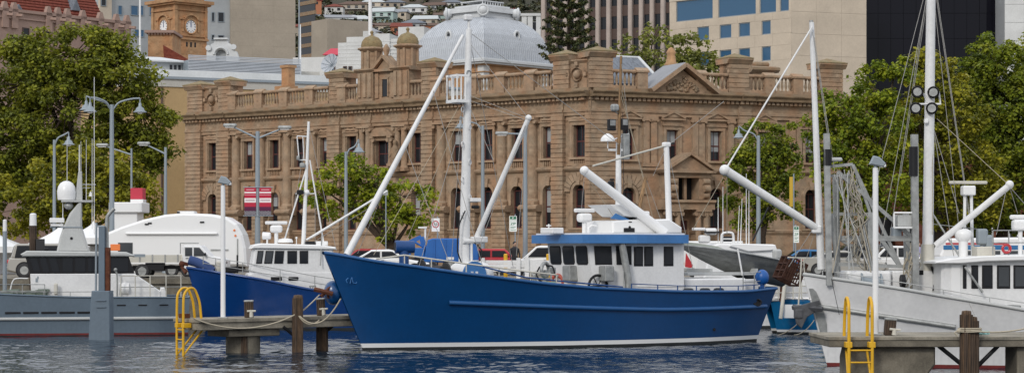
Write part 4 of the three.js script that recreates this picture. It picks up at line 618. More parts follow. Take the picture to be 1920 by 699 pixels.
const palDeep = [[0.09, 0.11, 0.012], [0.16, 0.185, 0.016], [0.25, 0.27, 0.022], [0.36, 0.345, 0.03]], palGold = [[0.1, 0.115, 0.01], [0.22, 0.225, 0.014], [0.35, 0.33, 0.022], [0.46, 0.41, 0.035]], palFresh = [[0.09, 0.135, 0.01], [0.19, 0.25, 0.014], [0.32, 0.365, 0.02], [0.45, 0.45, 0.035]], palMid = [[0.07, 0.105, 0.01], [0.15, 0.2, 0.014], [0.25, 0.29, 0.02], [0.37, 0.38, 0.03]], palPale = [[0.1, 0.12, 0.025], [0.18, 0.2, 0.04], [0.27, 0.29, 0.055], [0.34, 0.35, 0.08]];
// lobes: [px, py, half width px, half height px, depth offset m]
function tree(name, label, px, d, lobes, o) {
  const b = at(px, HOR, d), s = FOC / d, r = rng(o.seed), g = thing(name, label, 'tree', [b.x, QUAY, b.z], 0, o.group), cl = [], limb = [];
  const fork = o.fork || 3, tr = o.trunk || 0.3, lean = o.lean || 0, top = V(lean, fork, 0);
  const tk = [rod([0, -0.2, 0], [lean * 0.5, fork * 0.5, 0], tr * 1.25, tr, 9), rod([lean * 0.5, fork * 0.5, 0], top, tr, tr * 0.85, 9)];
  for (const [lx, ly, hw, hh, dz] of lobes) {
    const c = V((lx - px) / s, EYE - QUAY + (HOR - ly) / s, dz), rx = hw / s, ry = hh / s, rz = (rx + ry) / 2 * 0.85, nc = Math.round((o.clumps || 1.5) * (rx * ry + rx * rz + ry * rz) / 3);
    const mid = top.clone().lerp(c, 0.5).add(V((r() - 0.5) * rx * 0.5, 0.15 * ry, (r() - 0.5) * 0.6));
    limb.push(rod(top.clone().add(V(0, -0.2, 0)), mid, tr * 0.62, tr * 0.36, 7), rod(mid, c, tr * 0.36, tr * 0.16, 6));
    for (let i = 0; i < nc; i++) {
      const th = r() * 6.283, ph = Math.acos(1 - 2 * Math.pow(r(), 0.9)), k = 0.55 + 0.5 * Math.pow(r(), 0.6), bump = 0.85 + 0.3 * vnoise(th * 1.6, ph * 2.2, 0, o.seed);
      const p = V(c.x + rx * k * bump * Math.sin(ph) * Math.cos(th), c.y + ry * k * bump * Math.cos(ph), c.z + rz * k * bump * Math.sin(ph) * Math.sin(th));
      if (p.y < (o.low || 1.6)) continue;
      cl.push([p.x, p.y, p.z, (o.cr || 0.75) * (0.55 + 0.8 * r()), r()]);
      if (i % (o.twig || 3) === 0) limb.push(rod(c.clone().lerp(p, 0.12), p, tr * 0.1, 0.012, 4));
    }
  }
  part('trunk', tk, M.bark, g); const li = part('limb', limb, M.bark, g); li.userData.kind = 'stuff';
  const cr = part('crown', leaves(cl, r, o.leaf || 0.3, o.pal, o.per || 60), leafM, g); cr.userData.kind = 'stuff';
  return g;
}
tree('plane_tree', 'huge dark green plane tree beside the ochre wall, behind the curved street lamps', 140, 152, [[130, 110, 105, 62, 0], [215, 150, 80, 70, 0.6], [40, 160, 85, 75, 0.2], [265, 215, 58, 62, 0], [130, 215, 100, 80, 1.6], [30, 260, 85, 85, 0.6], [225, 285, 78, 60, 0], [120, 330, 110, 70, 0.5], [-40, 330, 70, 100, 0], [55, 95, 48, 38, 0], [205, 90, 45, 38, 0], [290, 285, 35, 38, 0]], { seed: 21, pal: palDeep, fork: 4.5, trunk: 0.5, clumps: 8, per: 120, leaf: 0.26, cr: 0.82 });
tree('plane_tree', 'lower yellow green plane tree beside the grey patrol boat mast', 150, 138, [[165, 300, 70, 48, 0], [225, 345, 62, 50, 0.4], [95, 345, 62, 50, 0.4], [170, 380, 95, 55, 0.8], [40, 390, 65, 55, 0], [265, 395, 42, 45, 0]], { seed: 22, pal: palGold, fork: 2.6, trunk: 0.28, clumps: 8, per: 95, leaf: 0.25, cr: 0.66 });
tree('street_tree', 'small bright green street tree in front of the sandstone columns', 733, 127, [[640, 335, 62, 36, 0], [700, 340, 52, 40, 0.3], [750, 370, 60, 42, 0], [775, 400, 40, 32, 0.2], [605, 355, 45, 32, 0.1], [730, 420, 48, 28, 0], [690, 385, 45, 30, -0.4], [665, 305, 40, 18, 0], [625, 385, 40, 25, 0.2]], { seed: 23, pal: palFresh, fork: 1.6, trunk: 0.24, clumps: 9, per: 56, leaf: 0.23, cr: 0.5, twig: 1, low: 1.4 });
tree('street_tree', 'slender green street tree in front of the porch with a yellow banner', 1432, 140, [[1432, 262, 50, 42, 0], [1410, 310, 55, 40, 0.2], [1460, 320, 42, 42, 0], [1395, 360, 45, 35, 0], [1450, 375, 50, 42, 0.3], [1470, 270, 30, 45, 0], [1405, 400, 35, 25, 0]], { seed: 24, pal: palMid, fork: 2.2, trunk: 0.2, clumps: 12, per: 74, leaf: 0.23, cr: 0.55, twig: 2 });
tree('plane_tree', 'bright green plane tree behind the white trawler foremast', 1620, 150, [[1600, 210, 62, 58, 0], [1555, 265, 45, 50, 0], [1640, 165, 50, 42, 0], [1655, 250, 65, 58, 0.5], [1590, 310, 70, 55, 0.4], [1660, 330, 65, 55, 0.6], [1680, 130, 32, 28, 0], [1540, 225, 25, 30, 0], [1620, 390, 60, 40, 0]], { seed: 25, pal: palFresh, fork: 3.6, trunk: 0.36, clumps: 7, per: 100, leaf: 0.26, cr: 0.72 });
tree('plane_tree', 'tall lime green plane tree behind the thick white mast', 1765, 155, [[1755, 150, 60, 50, 0], [1720, 215, 60, 58, 0], [1790, 220, 65, 62, 0.4], [1740, 300, 75, 62, 0.6], [1810, 310, 62, 62, 0.3], [1760, 380, 80, 45, 0.2], [1735, 125, 35, 30, 0], [1850, 350, 55, 55, 0]], { seed: 26, pal: palGold, fork: 4, trunk: 0.45, clumps: 7.5, per: 100, leaf: 0.26, cr: 0.74 });
tree('plane_tree', 'dark green plane tree at the edge of the row, below the pale panelled building', 1880, 165, [[1865, 125, 62, 56, 0], [1925, 150, 70, 75, 0], [1830, 175, 55, 52, 0], [1880, 210, 75, 65, 0.5], [1860, 290, 78, 62, 0.4], [1935, 290, 80, 85, 0], [1885, 380, 85, 60, 0], [1815, 400, 60, 45, 0]], { seed: 27, pal: palMid, fork: 4.2, trunk: 0.48, clumps: 7.5, per: 105, leaf: 0.27, cr: 0.8 });
tree('wispy_tree', 'thin pale leaved tree in front of the ribbed tower fins', 1195, 226, [[1195, 95, 42, 38, 0], [1225, 75, 28, 32, 0], [1170, 115, 30, 28, 0], [1215, 115, 40, 28, 0]], { seed: 28, pal: palPale, fork: 13, trunk: 0.3, clumps: 3, per: 30, leaf: 0.4, cr: 0.8, twig: 1 });
tree('leafy_tree', 'pale green tree rising behind the roof pediment, before the cream office', 1300, 222, [[1290, 85, 40, 32, 0], [1330, 115, 34, 34, 0], [1290, 130, 45, 30, 0.3], [1262, 115, 28, 30, 0], [1350, 130, 20, 25, 0]], { seed: 29, pal: palPale, fork: 13, trunk: 0.3, clumps: 5, per: 36, leaf: 0.4, cr: 0.75, twig: 2 });
{ // tiered pine with drooping whorls
  const d = 236, b = at(1067, HOR, d), s = FOC / d, r = rng(31), g = thing('norfolk_pine', 'dark tiered pine tree between the dome and the ribbed tower', 'tree', [b.x, QUAY, b.z]), cl = [], br = [], Y = (py) => EYE - QUAY + (HOR - py) / s;
  part('trunk', [rod([0, 0, 0], [0, Y(-70), 0], 0.42, 0.1, 8)], M.bark, g);
  for (let k = 0; k < 11; k++) { const y = Y(116 - k * 17), R = (3.25 - k * 0.15) * (0.8 + 0.3 * r()), n = 7; for (let i = 0; i < n; i++) { const t = i / n * 6.283 + k * 0.35 + r() * 0.3, e = V(Math.cos(t) * R, y + 0.5 + R * 0.08, Math.sin(t) * R); br.push(rod([0, y, 0], e, 0.05, 0.015, 4)); for (let j = 1; j < 9; j++) { const f = 0.2 + 0.8 * j / 8; cl.push([e.x * f, y + (e.y - y) * f * f + 0.06, e.z * f, 0.3 + 0.13 * (1 - f), r()]); } } }
  part('limb', br, M.bark, g).userData.kind = 'stuff';
  part('crown', leaves(cl, r, 0.26, [[0.022, 0.034, 0.01], [0.04, 0.055, 0.014], [0.075, 0.08, 0.02], [0.13, 0.1, 0.03]], 24), pineM, g).userData.kind = 'stuff';
}
{ // scrub and garden trees over the hillside
  const r = rng(41), cl = []; for (let i = 0; i < 900; i++) { const px = 545 + r() * 500, d = 620 + r() * 520, x = (px - 960) * d / FOC, y = hillY(x, d); cl.push([x, y + 0.6 + r(), -d, 1.1 + 2.2 * r() * r(), r()]); }
  const o = new THREE.Mesh(leaves(cl, r, 1.5, [[0.025, 0.03, 0.016], [0.045, 0.052, 0.025], [0.075, 0.078, 0.032], [0.13, 0.11, 0.05]], 34), pineM); o.name = 'hillside_scrub'; o.userData = { kind: 'stuff', label: 'olive scrub and garden trees scattered over the far hillside', category: 'scrub' }; scene.add(o);
}

// ---------------------------------------------------------------- street furniture and vehicles on the quay
const ground = (px, d) => { const p = at(px, HOR, d); return V(p.x, -p.z > 131 ? QUAY - 0.12 : QUAY, p.z); };
const hAbove = (py, d) => EYE + (HOR - py) * d / FOC - QUAY;      // height over the quay of a photographed row at distance d
function bellLamp(g, x, y, z, k = 1) { part('lamp_head', [lathe([[0.03, 0.5], [0.07, 0.46], [0.08, 0.3], [0.2, 0.2], [0.24, 0.08], [0.36, 0], [0.34, -0.02], [0.2, 0.06]].map(([r, h]) => [r * k, h * k]), 14, x, y, z), rod([x, y + 0.45 * k, z], [x, y + 0.72 * k, z], 0.035)], M.greyPole, g); part('lamp_lens', ball(x, y, z, 0.17 * k, 10, 0.6), M.whiteClean, g); }
function lampPost(label, px, d, topPy, arms, kind = 'bell', r = 0.1) {
  const g = thing('street_lamp', label, 'street lamp', ground(px, d), 0, 'street lamps along the quay road'), H = hAbove(topPy, d), s = FOC / d;
  part('post', [rod([0, 0, 0], [0, 1.2, 0], r * 1.6, r * 1.3, 12), rod([0, 1.2, 0], [0, H, 0], r * 1.15, r * 0.8, 12), lathe([[r * 2, 0], [r * 2, 0.1], [r * 1.7, 0.16]], 12)], M.greyPole, g);
  for (const [ax, ay, dz = 0] of arms) {
    const x = (ax - px) / s, y = hAbove(ay, d);
    if (kind === 'bell') { part('arm', pipe([[0, H - 0.35, 0], [x * 0.25, H + 0.1, dz * 0.25], [x * 0.7, H + 0.3, dz * 0.7], [x, y + 0.72, dz]], 0.05, 16), M.greyPole, g); bellLamp(g, x, y, dz); }
    else { part('arm', rod([0, H - 0.4, 0], [x, y, dz], 0.055, 0.04), M.greyPole, g); part('lamp_head', [R(x, y, dz, 0.75, 0.2, 0.34, 0.09)], M.galv, g); part('lamp_lens', C(x, y - 0.11, dz, 0.5, 0.03, 0.24), M.whiteClean, g); }
  }
  return g;
}
lampPost('tall grey lamp with three bell shades on curved arms, before the large tree', 208, 112, 196, [[160, 206], [173, 211, 0.8], [261, 210]], 'bell', 0.13);
lampPost('grey lamp with one bell shade hanging beside the satellite dome', 100, 124, 262, [[127, 271]]);
lampPost('thin lamp with one flat head in the yellow green tree', 245, 131, 278, [[190, 272]], 'flat', 0.07);
lampPost('pale lamp with one flat head beside the ochre wall', 309, 127, 276, [[268, 269]], 'flat', 0.1);
const bannerPost = lampPost('grey lamp with two raised flat heads and red banners', 482, 118, 246, [[430, 235], [533, 239]], 'flat', 0.14);
lampPost('grey lamp with one bell shade over the small street tree', 648, 121, 284, [[672, 285]]);
lampPost('grey blue lamp with one bell shade behind the main mast', 905, 136, 232, [[863, 236]], 'bell', 0.12);
lampPost('grey lamp with one flat head behind the raised boom', 985, 119, 238, [[941, 250]], 'flat', 0.12);
lampPost('grey lamp with one bell shade before the slender street tree', 1423, 131, 254, [[1386, 258]], 'bell', 0.13);
{ // two banners on the twin headed lamp
  const c = document.createElement('canvas'); c.width = 128; c.height = 300; const x = c.getContext('2d');
  x.fillStyle = '#b3263f'; x.fillRect(0, 0, 128, 300); x.fillStyle = '#e8dede'; x.fillRect(0, 44, 128, 16); x.fillRect(0, 112, 128, 48);
  x.fillStyle = '#8d6f74'; for (let i = 0; i < 11; i++) x.fillRect(14 + i * 9.4, 128, 5, 16); x.fillStyle = '#d9a9b0'; x.fillRect(20, 18, 88, 9); x.fillRect(0, 74, 128, 5);
  x.fillStyle = '#54203f'; x.fillRect(0, 206, 128, 46); x.fillStyle = '#2a2438'; x.fillRect(0, 250, 128, 50);
  x.fillStyle = '#c9c3c6'; for (let j = 0; j < 4; j++) for (let i = 0; i < 8; i++) x.fillRect(i * 16 + (j % 2) * 8, 254 + j * 11, 8, 7);
  const t = new THREE.CanvasTexture(c); t.colorSpace = THREE.SRGBColorSpace; const m = new THREE.MeshStandardMaterial({ map: t, roughness: 0.85 });
  const s = FOC / 118; for (const [a, b, l] of [[458, 479.5, 'red and white street banner on the camper side of the lamp'], [486, 508, 'red and white street banner on the side of the lamp towards the small tree']]) {
    const g = thing('street_banner', l, 'banner', [at(482, HOR, 118).x, QUAY, -118], 0, 'banners on the twin headed lamp'), y0 = hAbove(404, 118), y1 = hAbove(352, 118), x0 = (a - 482) / s, x1 = (b - 482) / s;
    const bg = new THREE.BoxGeometry(x1 - x0, y1 - y0, 0.02).translate((x0 + x1) / 2, (y0 + y1) / 2, 0.16); const o = new THREE.Mesh(bg, m); o.name = 'banner_cloth'; o.castShadow = o.receiveShadow = true; g.add(o);
    part('banner_rod', [rod([0, y1 + 0.02, 0.16], [x0 + x1, y1 + 0.02, 0.16], 0.025)], M.greyPole, g); part('banner_rod', [rod([0, y0 - 0.02, 0.16], [x0 + x1, y0 - 0.02, 0.16], 0.025)], M.greyPole, g);
  }
}
function signText(w, h, draw) { const c = document.createElement('canvas'); c.width = w; c.height = h; draw(c.getContext('2d')); const t = new THREE.CanvasTexture(c); t.colorSpace = THREE.SRGBColorSpace; return new THREE.MeshStandardMaterial({ map: t, roughness: 0.6 }); }
function roadSign(label, px, d, p0, p1, q0, q1, mat) {
  const g = thing('road_sign', label, 'road sign', ground(px, d)), s = FOC / d, y0 = hAbove(q1, d), y1 = hAbove(q0, d), x0 = (p0 - px) / s, x1 = (p1 - px) / s;
  part('post', rod([0, 0, 0], [0, y1 + 0.1, 0], 0.035), M.greyPole, g); const o = new THREE.Mesh(new THREE.BoxGeometry(x1 - x0, y1 - y0, 0.02).translate((x0 + x1) / 2, (y0 + y1) / 2, 0.06), mat); o.name = 'sign_plate'; g.add(o);
}
const parkSign = signText(96, 256, (x) => { x.fillStyle = '#e6e9e4'; x.fillRect(0, 0, 96, 256); x.fillStyle = '#1d6b4c'; x.fillRect(8, 8, 80, 46); x.fillRect(8, 70, 80, 6); x.font = 'bold 64px sans-serif'; x.textAlign = 'center'; x.fillText('2P', 48, 150); x.fillRect(14, 172, 68, 10); x.fillRect(14, 194, 52, 8); x.fillRect(14, 226, 68, 8); x.fillStyle = '#e6e9e4'; x.font = 'bold 40px sans-serif'; x.fillText('P', 48, 46); });
roadSign('round red bordered speed sign on a white plate before the blue truck', 820, 118, 809, 824, 409, 434, signText(128, 200, (x) => { x.fillStyle = '#e9e6e2'; x.fillRect(0, 0, 128, 200); x.strokeStyle = '#b0222c'; x.lineWidth = 15; x.beginPath(); x.arc(64, 92, 48, 0, 7); x.stroke(); x.fillStyle = '#151515'; x.font = 'bold 56px sans-serif'; x.textAlign = 'center'; x.fillText('50', 64, 112); }));
roadSign('green and white parking sign above the white hatchback', 966, 117, 955, 969, 405, 434, parkSign);
roadSign('green and white parking sign before the blue car', 1493, 114, 1489, 1499, 424, 455, parkSign);
roadSign('plain grey sign panel on a thin post before the small street tree', 723, 121, 719, 727, 358, 366, M.galv);
for (const [px, l] of [[948, 'yellow bollard in front of the red hatchback'], [1028, 'yellow bollard beside the blue boat wheelhouse']]) { const g = thing('bollard', l, 'bollard', ground(px, 106)); part('post', [rod([0, 0, 0], [0, 1.15, 0], 0.1, 0.1, 14), ball(0, 1.15, 0, 0.1, 12, 0.5)], M.yellow, g); part('base_plate', B(-0.18, 0, -0.18, 0.18, 0.03, 0.18), M.galv, g); }
{ // white barrier along the quay edge
  const g = thing('quay_barrier', 'low white timber barrier along the quay behind the blue boat foredeck', 'barrier', ground(975, 104.6)), s = FOC / 104.6, x = (p) => (p - 975) / s;
  for (const y of [0.42, 0.62, 0.8]) part('rail_board', B(x(862), y - 0.09, -0.03, x(1050), y + 0.08, 0.03), M.white, g); for (const p of [876, 905, 972, 988, 1040]) part('post', B(x(p) - 0.1, 0, -0.09, x(p) + 0.1, 1.0, 0.13), M.white, g);
}
// --- vehicles: local x along the length (front at -x), side towards +z
const wheelG = shared([lathe([[0.2, -0.1], [0.3, -0.11], [0.335, -0.07], [0.335, 0.07], [0.3, 0.11], [0.2, 0.1]], 20).rotateX(Math.PI / 2)]), rimG = shared([disc([0, 0, -0.09], [0, 0, 0.085], 0.2, 16), ...[0, 1, 2, 3, 4].map((i) => C(0, 0.11, 0.1, 0.05, 0.2, 0.02).rotateZ(i * 1.2566))]);
function wheel(g, x, z, k = 1) { const w = new THREE.Group(); w.name = 'wheel'; w.position.set(x, 0.335 * k, z); w.scale.setScalar(k); g.add(w); part('tyre', wheelG, M.rubber, w); part('rim', rimG, M.galv, w); }
function carBody(name, label, category, pos, turn, o) {
  const g = thing(name, label, category, pos, turn), w = o.w || 0.86, L = o.L, paint = o.paint, k = o.wk || 0.95;
  const body = [[-L, 0.3], [-L, 0.55], [-L + 0.1, 0.72], [o.hood, 0.92], [o.belt, 0.98], [L - 0.12, 1.0], [L, 0.8], [L, 0.32], [L - 0.4, 0.22], [-L + 0.3, 0.22]];
  const cabin = [[o.hood - 0.05, 0.9], [o.ws, o.H - 0.06], [o.ws + 0.25, o.H], [o.rear - 0.15, o.H - 0.02], [o.rear, o.H - 0.12], [o.tail, 0.97]];
  part('body', slab(body, -w, w, 0.09), paint, g); part('cabin', slab(cabin, -w + 0.07, w - 0.07, 0.07), o.roof || paint, g);
  const lerp = (a, b, t) => a + (b - a) * t, yb = 1.0, yt = o.H - 0.12, fx = (y) => lerp(o.hood, o.ws, (y - 0.9) / (o.H - 0.96)), rx = (y) => lerp(o.tail, o.rear, (y - 0.97) / (o.H - 1.09)), mid = (o.ws + o.rear) / 2;
  for (const s of [-1, 1]) { const z0 = s > 0 ? w - 0.08 : -w + 0.05, z1 = z0 + 0.025; part('side_window', slab([[fx(yb) + 0.16, yb], [fx(yt) + 0.14, yt], [mid - 0.05, yt], [mid - 0.05, yb]], z0, z1 + 0.01), M.glassDark, g); part('side_window', slab([[mid + 0.05, yb], [mid + 0.05, yt], [rx(yt) - 0.16, yt], [rx(yb) - 0.22, yb]], z0, z1 + 0.01), M.glassDark, g); }
  part('windscreen', panel([[fx(0.98) - 0.035, 0.98, -w + 0.2], [fx(0.98) - 0.035, 0.98, w - 0.2], [fx(yt) - 0.035, yt, w - 0.24], [fx(yt) - 0.035, yt, -w + 0.24]], 0.02), M.glassDark, g);
  part('rear_window', panel([[rx(1.05) + 0.03, 1.05, w - 0.2], [rx(1.05) + 0.03, 1.05, -w + 0.2], [rx(yt) + 0.03, yt, -w + 0.24], [rx(yt) + 0.03, yt, w - 0.24]], 0.02), M.glassDark, g);
  for (const s of [-1, 1]) { part('headlight', R(-L + 0.08, 0.66, s * (w - 0.24), 0.18, 0.14, 0.34, 0.05), M.glassSash, g); part('tail_light', R(L - 0.06, 0.8, s * (w - 0.18), 0.16, 0.2, 0.26, 0.05), M.red, g); part('door_handle', C(0.25, 0.86, s * (w + 0.005), 0.16, 0.03, 0.03), M.galv, g); wheel(g, -L * 0.62, s * (w - 0.08), k); wheel(g, L * 0.62, s * (w - 0.08), k); part('mirror', R(o.hood + 0.25, 0.98, s * (w + 0.08), 0.12, 0.12, 0.18, 0.04), paint, g); }
  for (const x of [-L * 0.62, L * 0.62]) part('wheel_arch', disc([x, 0.34 * k, -w - 0.004], [x, 0.34 * k, w + 0.004], 0.4 * k, 20), M.black, g);
  part('bumper', [R(-L - 0.02, 0.42, 0, 0.14, 0.2, w * 1.9, 0.05)], paint, g); part('bumper', [R(L + 0.02, 0.45, 0, 0.14, 0.2, w * 1.9, 0.05)], paint, g);
  return g;
}
const hatch = { L: 2.0, hood: -0.95, belt: 0.3, ws: -0.25, rear: 1.55, tail: 1.9, H: 1.46 }, sedan = { L: 2.25, hood: -0.95, belt: 0.3, ws: -0.3, rear: 1.0, tail: 1.6, H: 1.42 }, suv = { L: 2.25, hood: -1.1, belt: 0.3, ws: -0.45, rear: 1.95, tail: 2.15, H: 1.72, wk: 1.08, w: 0.92 };
const silver = phy(0.4, 0.38, 0.34, 0.35, { metalness: 0.5, clearcoat: 0.6 }), darkCar = phy(0.03, 0.035, 0.045, 0.3, { clearcoat: 0.7 }), whiteCar = phy(0.72, 0.72, 0.71, 0.3, { clearcoat: 0.6 }), blueCar = phy(0.01, 0.13, 0.32, 0.3, { clearcoat: 0.7 }), tealCar = phy(0.01, 0.22, 0.22, 0.3, { clearcoat: 0.7 }), pinkRed = phy(0.45, 0.06, 0.07, 0.3, { clearcoat: 0.7 });
carBody('parked_car', 'red hatchback parked behind the main mast of the blue boat', 'car', ground(899, 118), 0, { ...hatch, paint: M.red });
carBody('parked_car', 'white hatchback parked beside the wheelhouse of the blue boat', 'car', ground(1013, 115), 0, { ...hatch, H: 1.62, paint: whiteCar });
carBody('parked_car', 'white sedan parked behind the bow of the blue boat', 'car', ground(728, 111), Math.PI, { ...sedan, paint: whiteCar });
carBody('parked_car', 'faded red car behind the white sedan', 'car', ground(678, 128), 0, { ...hatch, paint: pinkRed });
carBody('parked_car', 'teal car in the shade of the small street tree', 'car', ground(716, 136), 0, { ...sedan, H: 1.45, paint: tealCar });
carBody('parked_car', 'silver estate car with its rear beside the patrol boat wheelhouse', 'car', ground(104, 108), Math.PI, { ...suv, L: 2.3, paint: silver });
carBody('parked_car', 'bright blue car parked behind the aluminium dinghy', 'car', ground(1505, 117), 0, { ...sedan, paint: blueCar });
carBody('parked_car', 'dark car parked behind the grey gantry', 'car', ground(1600, 124), 0, { ...suv, paint: darkCar });
carBody('parked_car', 'silver car parked in front of the dark car at the gantry', 'car', ground(1580, 113), Math.PI, { ...sedan, H: 1.36, paint: silver });
carBody('parked_car', 'white car parked between the gantry and the thick mast', 'car', ground(1668, 120), 0, { ...sedan, H: 1.62, paint: whiteCar });
carBody('parked_car', 'red car parked behind the gantry, seen between its bars', 'car', ground(1588, 133), 0, { ...hatch, H: 1.7, paint: M.red });
{ // flatbed utility
  const g = thing('flatbed_truck', 'old white utility truck with a cream timber tray beside the camper', 'truck', ground(322, 104.9)), c = M.offWhite;
  part('tray', [B(-2.15, 0.78, -0.95, 0.55, 0.86, 0.95), B(-2.15, 0.86, 0.9, 0.55, 1.14, 0.95), B(-2.15, 0.86, -0.95, 0.55, 1.14, -0.9), B(-2.15, 0.86, -0.9, -2.1, 1.14, 0.9)], c, g); for (let i = 0; i < 5; i++) part('tray_stake', B(-2.1 + i * 0.62, 0.8, 0.95, -2.04 + i * 0.62, 1.16, 0.98), M.galv, g);
  part('cab', slab([[0.6, 0.5], [0.6, 1.52], [0.7, 1.62], [1.45, 1.62], [1.55, 1.56], [1.98, 1.08], [2.6, 0.98], [2.75, 0.85], [2.75, 0.45], [0.6, 0.42]], -0.84, 0.84, 0.07), M.white, g);
  part('side_window', slab([[0.75, 1.08], [0.75, 1.5], [1.1, 1.5], [1.1, 1.08]], 0.82, 0.85), M.glassSash, g); part('side_window', slab([[1.18, 1.08], [1.18, 1.5], [1.45, 1.5], [1.82, 1.08]], 0.82, 0.85), M.glassSash, g);
  part('roof_rack', [rod([0.5, 1.72, 0.7], [1.4, 1.72, 0.7], 0.025), rod([0.5, 1.2, 0.7], [0.5, 1.74, 0.7], 0.025), rod([0.5, 1.72, -0.7], [0.5, 1.72, 0.7], 0.025)], M.galv, g);
  part('chassis', [B(-1.9, 0.45, -0.4, 2.4, 0.62, 0.4), B(-1.2, 0.4, 0.3, -0.3, 0.76, 0.8)], M.black, g); for (const x of [-1.35, 2.05]) for (const s of [-0.76, 0.76]) wheel(g, x, s, 1.05);
  part('door_handle', C(0.85, 0.98, 0.85, 0.14, 0.03, 0.03), M.black, g); part('headlight', R(2.72, 0.78, 0.6, 0.1, 0.16, 0.28, 0.04), M.glassSash, g); part('mirror', R(1.75, 1.15, 0.95, 0.08, 0.2, 0.14, 0.03), M.black, g);
}
{ // white camper with a rounded tail
  const d = 110, g = thing('camper_trailer', 'large white rounded camper with orange marker lights beside the banner lamp', 'camper', ground(338, d)), s = FOC / d, x = (p) => (p - 338) / s, y = (q) => hAbove(q, d);
  const o = [[206, 505], [206, 437], [235, 425], [275, 412], [315, 403], [350, 400], [400, 402], [430, 408], [448, 420], [459, 440], [465, 465], [467, 505]].map(([a, b]) => [x(a), Math.max(0.55, y(b))]);
  part('body', slab(o, -1.2, 1.2, 0.12), M.whiteClean, g); part('awning', [rod([x(243), y(438), 1.28], [x(411), y(438), 1.28], 0.07), ball(x(411), y(438), 1.28, 0.07)], M.whiteClean, g);
  part('roof_vent', [RB(x(333), y(403), -0.5, x(366), y(396), 0.5, 0.06)], M.white, g); part('roof_vent', C(x(336), y(399), 0.52, 0.14, 0.12, 0.03), M.black, g);
  for (const p of [281, 287]) part('lamp', R(x(p), y(p === 281 ? 421 : 419), 1.22, 0.2, 0.08, 0.06, 0.02), M.black, g); part('lamp', R(x(384), y(417), 1.22, 0.22, 0.08, 0.08, 0.02), M.black, g);
  for (const [a, b] of [[444, 432], [446, 442]]) part('marker_light', disc([x(a), y(b), 1.19], [x(a), y(b), 1.24], 0.055), M.orange, g);
  part('vent_strip', [B(x(400), y(470), 1.19, x(433), y(467), 1.23)], M.galv, g); part('downpipe', rod([x(450), y(448), 1.22], [x(450), 0.6, 1.22], 0.03), M.galv, g);
  for (const q of [-0.3, 0.5]) wheel(g, q, 1.05, 1); part('chassis', B(x(215), 0.3, -0.9, x(455), 0.56, 0.9), M.black, g); part('window', slab([[x(228), y(478)], [x(228), y(455)], [x(255), y(455)], [x(255), y(478)]], 1.18, 1.22), M.glassSash, g);
}
{ // white funnel shaped kiosk with red sign box
  const d = 116, g = thing('white_kiosk', 'white boxy kiosk tower with a red sign box on top', 'kiosk', ground(238, d)), s = FOC / d, x = (p) => (p - 238) / s, y = (q) => hAbove(q, d);
  part('body', RB(x(216), 0, -1, x(262), y(398), 1, 0.05), M.whiteClean, g); part('head', RB(x(210), y(399), -1.2, x(272), y(380), 1.2, 0.06), M.whiteClean, g); part('sign_base', RB(x(246), y(380), -0.5, x(270), y(374), 0.5, 0.02), M.whiteClean, g); part('sign_box', RB(x(246), y(374), -0.5, x(269), y(353), 0.5, 0.03), M.signRed, g);
}
{ // row of white peaked marquees
  const d = 121, s = FOC / d, prof = (n) => [...Array(n + 1)].map((_, i) => i / n);
  const mk = (l, p0, p1, pk, low) => { const c = (p0 + p1) / 2, g = thing('marquee', l, 'marquee', ground(c, d), 0, 'white marquees on the quay'), h = (p1 - p0) / 2 / s, y1 = hAbove(pk, d), y0 = hAbove(low, d), rows = []; for (const t of prof(10)) { const k = 1 - t, y = y0 + (y1 - y0) * (1 - Math.pow(k, 0.62)), r = h * k; rows.push([V(-r, y, r), V(r, y, r), V(r, y, -r), V(-r, y, -r), V(-r, y, r)]); } part('canopy', sheet(rows), M.whiteClean, g); part('valance', [B(-h, y0 - 0.35, h - 0.03, h, y0, h), B(-h, y0 - 0.35, -h, h, y0, -h + 0.03), B(-h, y0 - 0.35, -h, -h + 0.03, y0, h), B(h - 0.03, y0 - 0.35, -h, h, y0, h)], M.white, g); for (const a of [-1, 1]) for (const b of [-1, 1]) part('pole', rod([a * (h - 0.05), 0, b * (h - 0.05)], [a * (h - 0.05), y0, b * (h - 0.05)], 0.04), M.galv, g); part('side_wall', B(-h + 0.05, 0, -h + 0.06, h - 0.05, y0, -h + 0.09), M.whiteClean, g); return g; };
  mk('white peaked marquee roof at the far side of the patrol boat bow', -62, 42, 432, 462); mk('white peaked marquee roof behind the patrol boat wheelhouse', 50, 176, 418, 462); mk('white marquee roof beside the kiosk, behind the patrol boat mast', 126, 222, 414, 446);
}
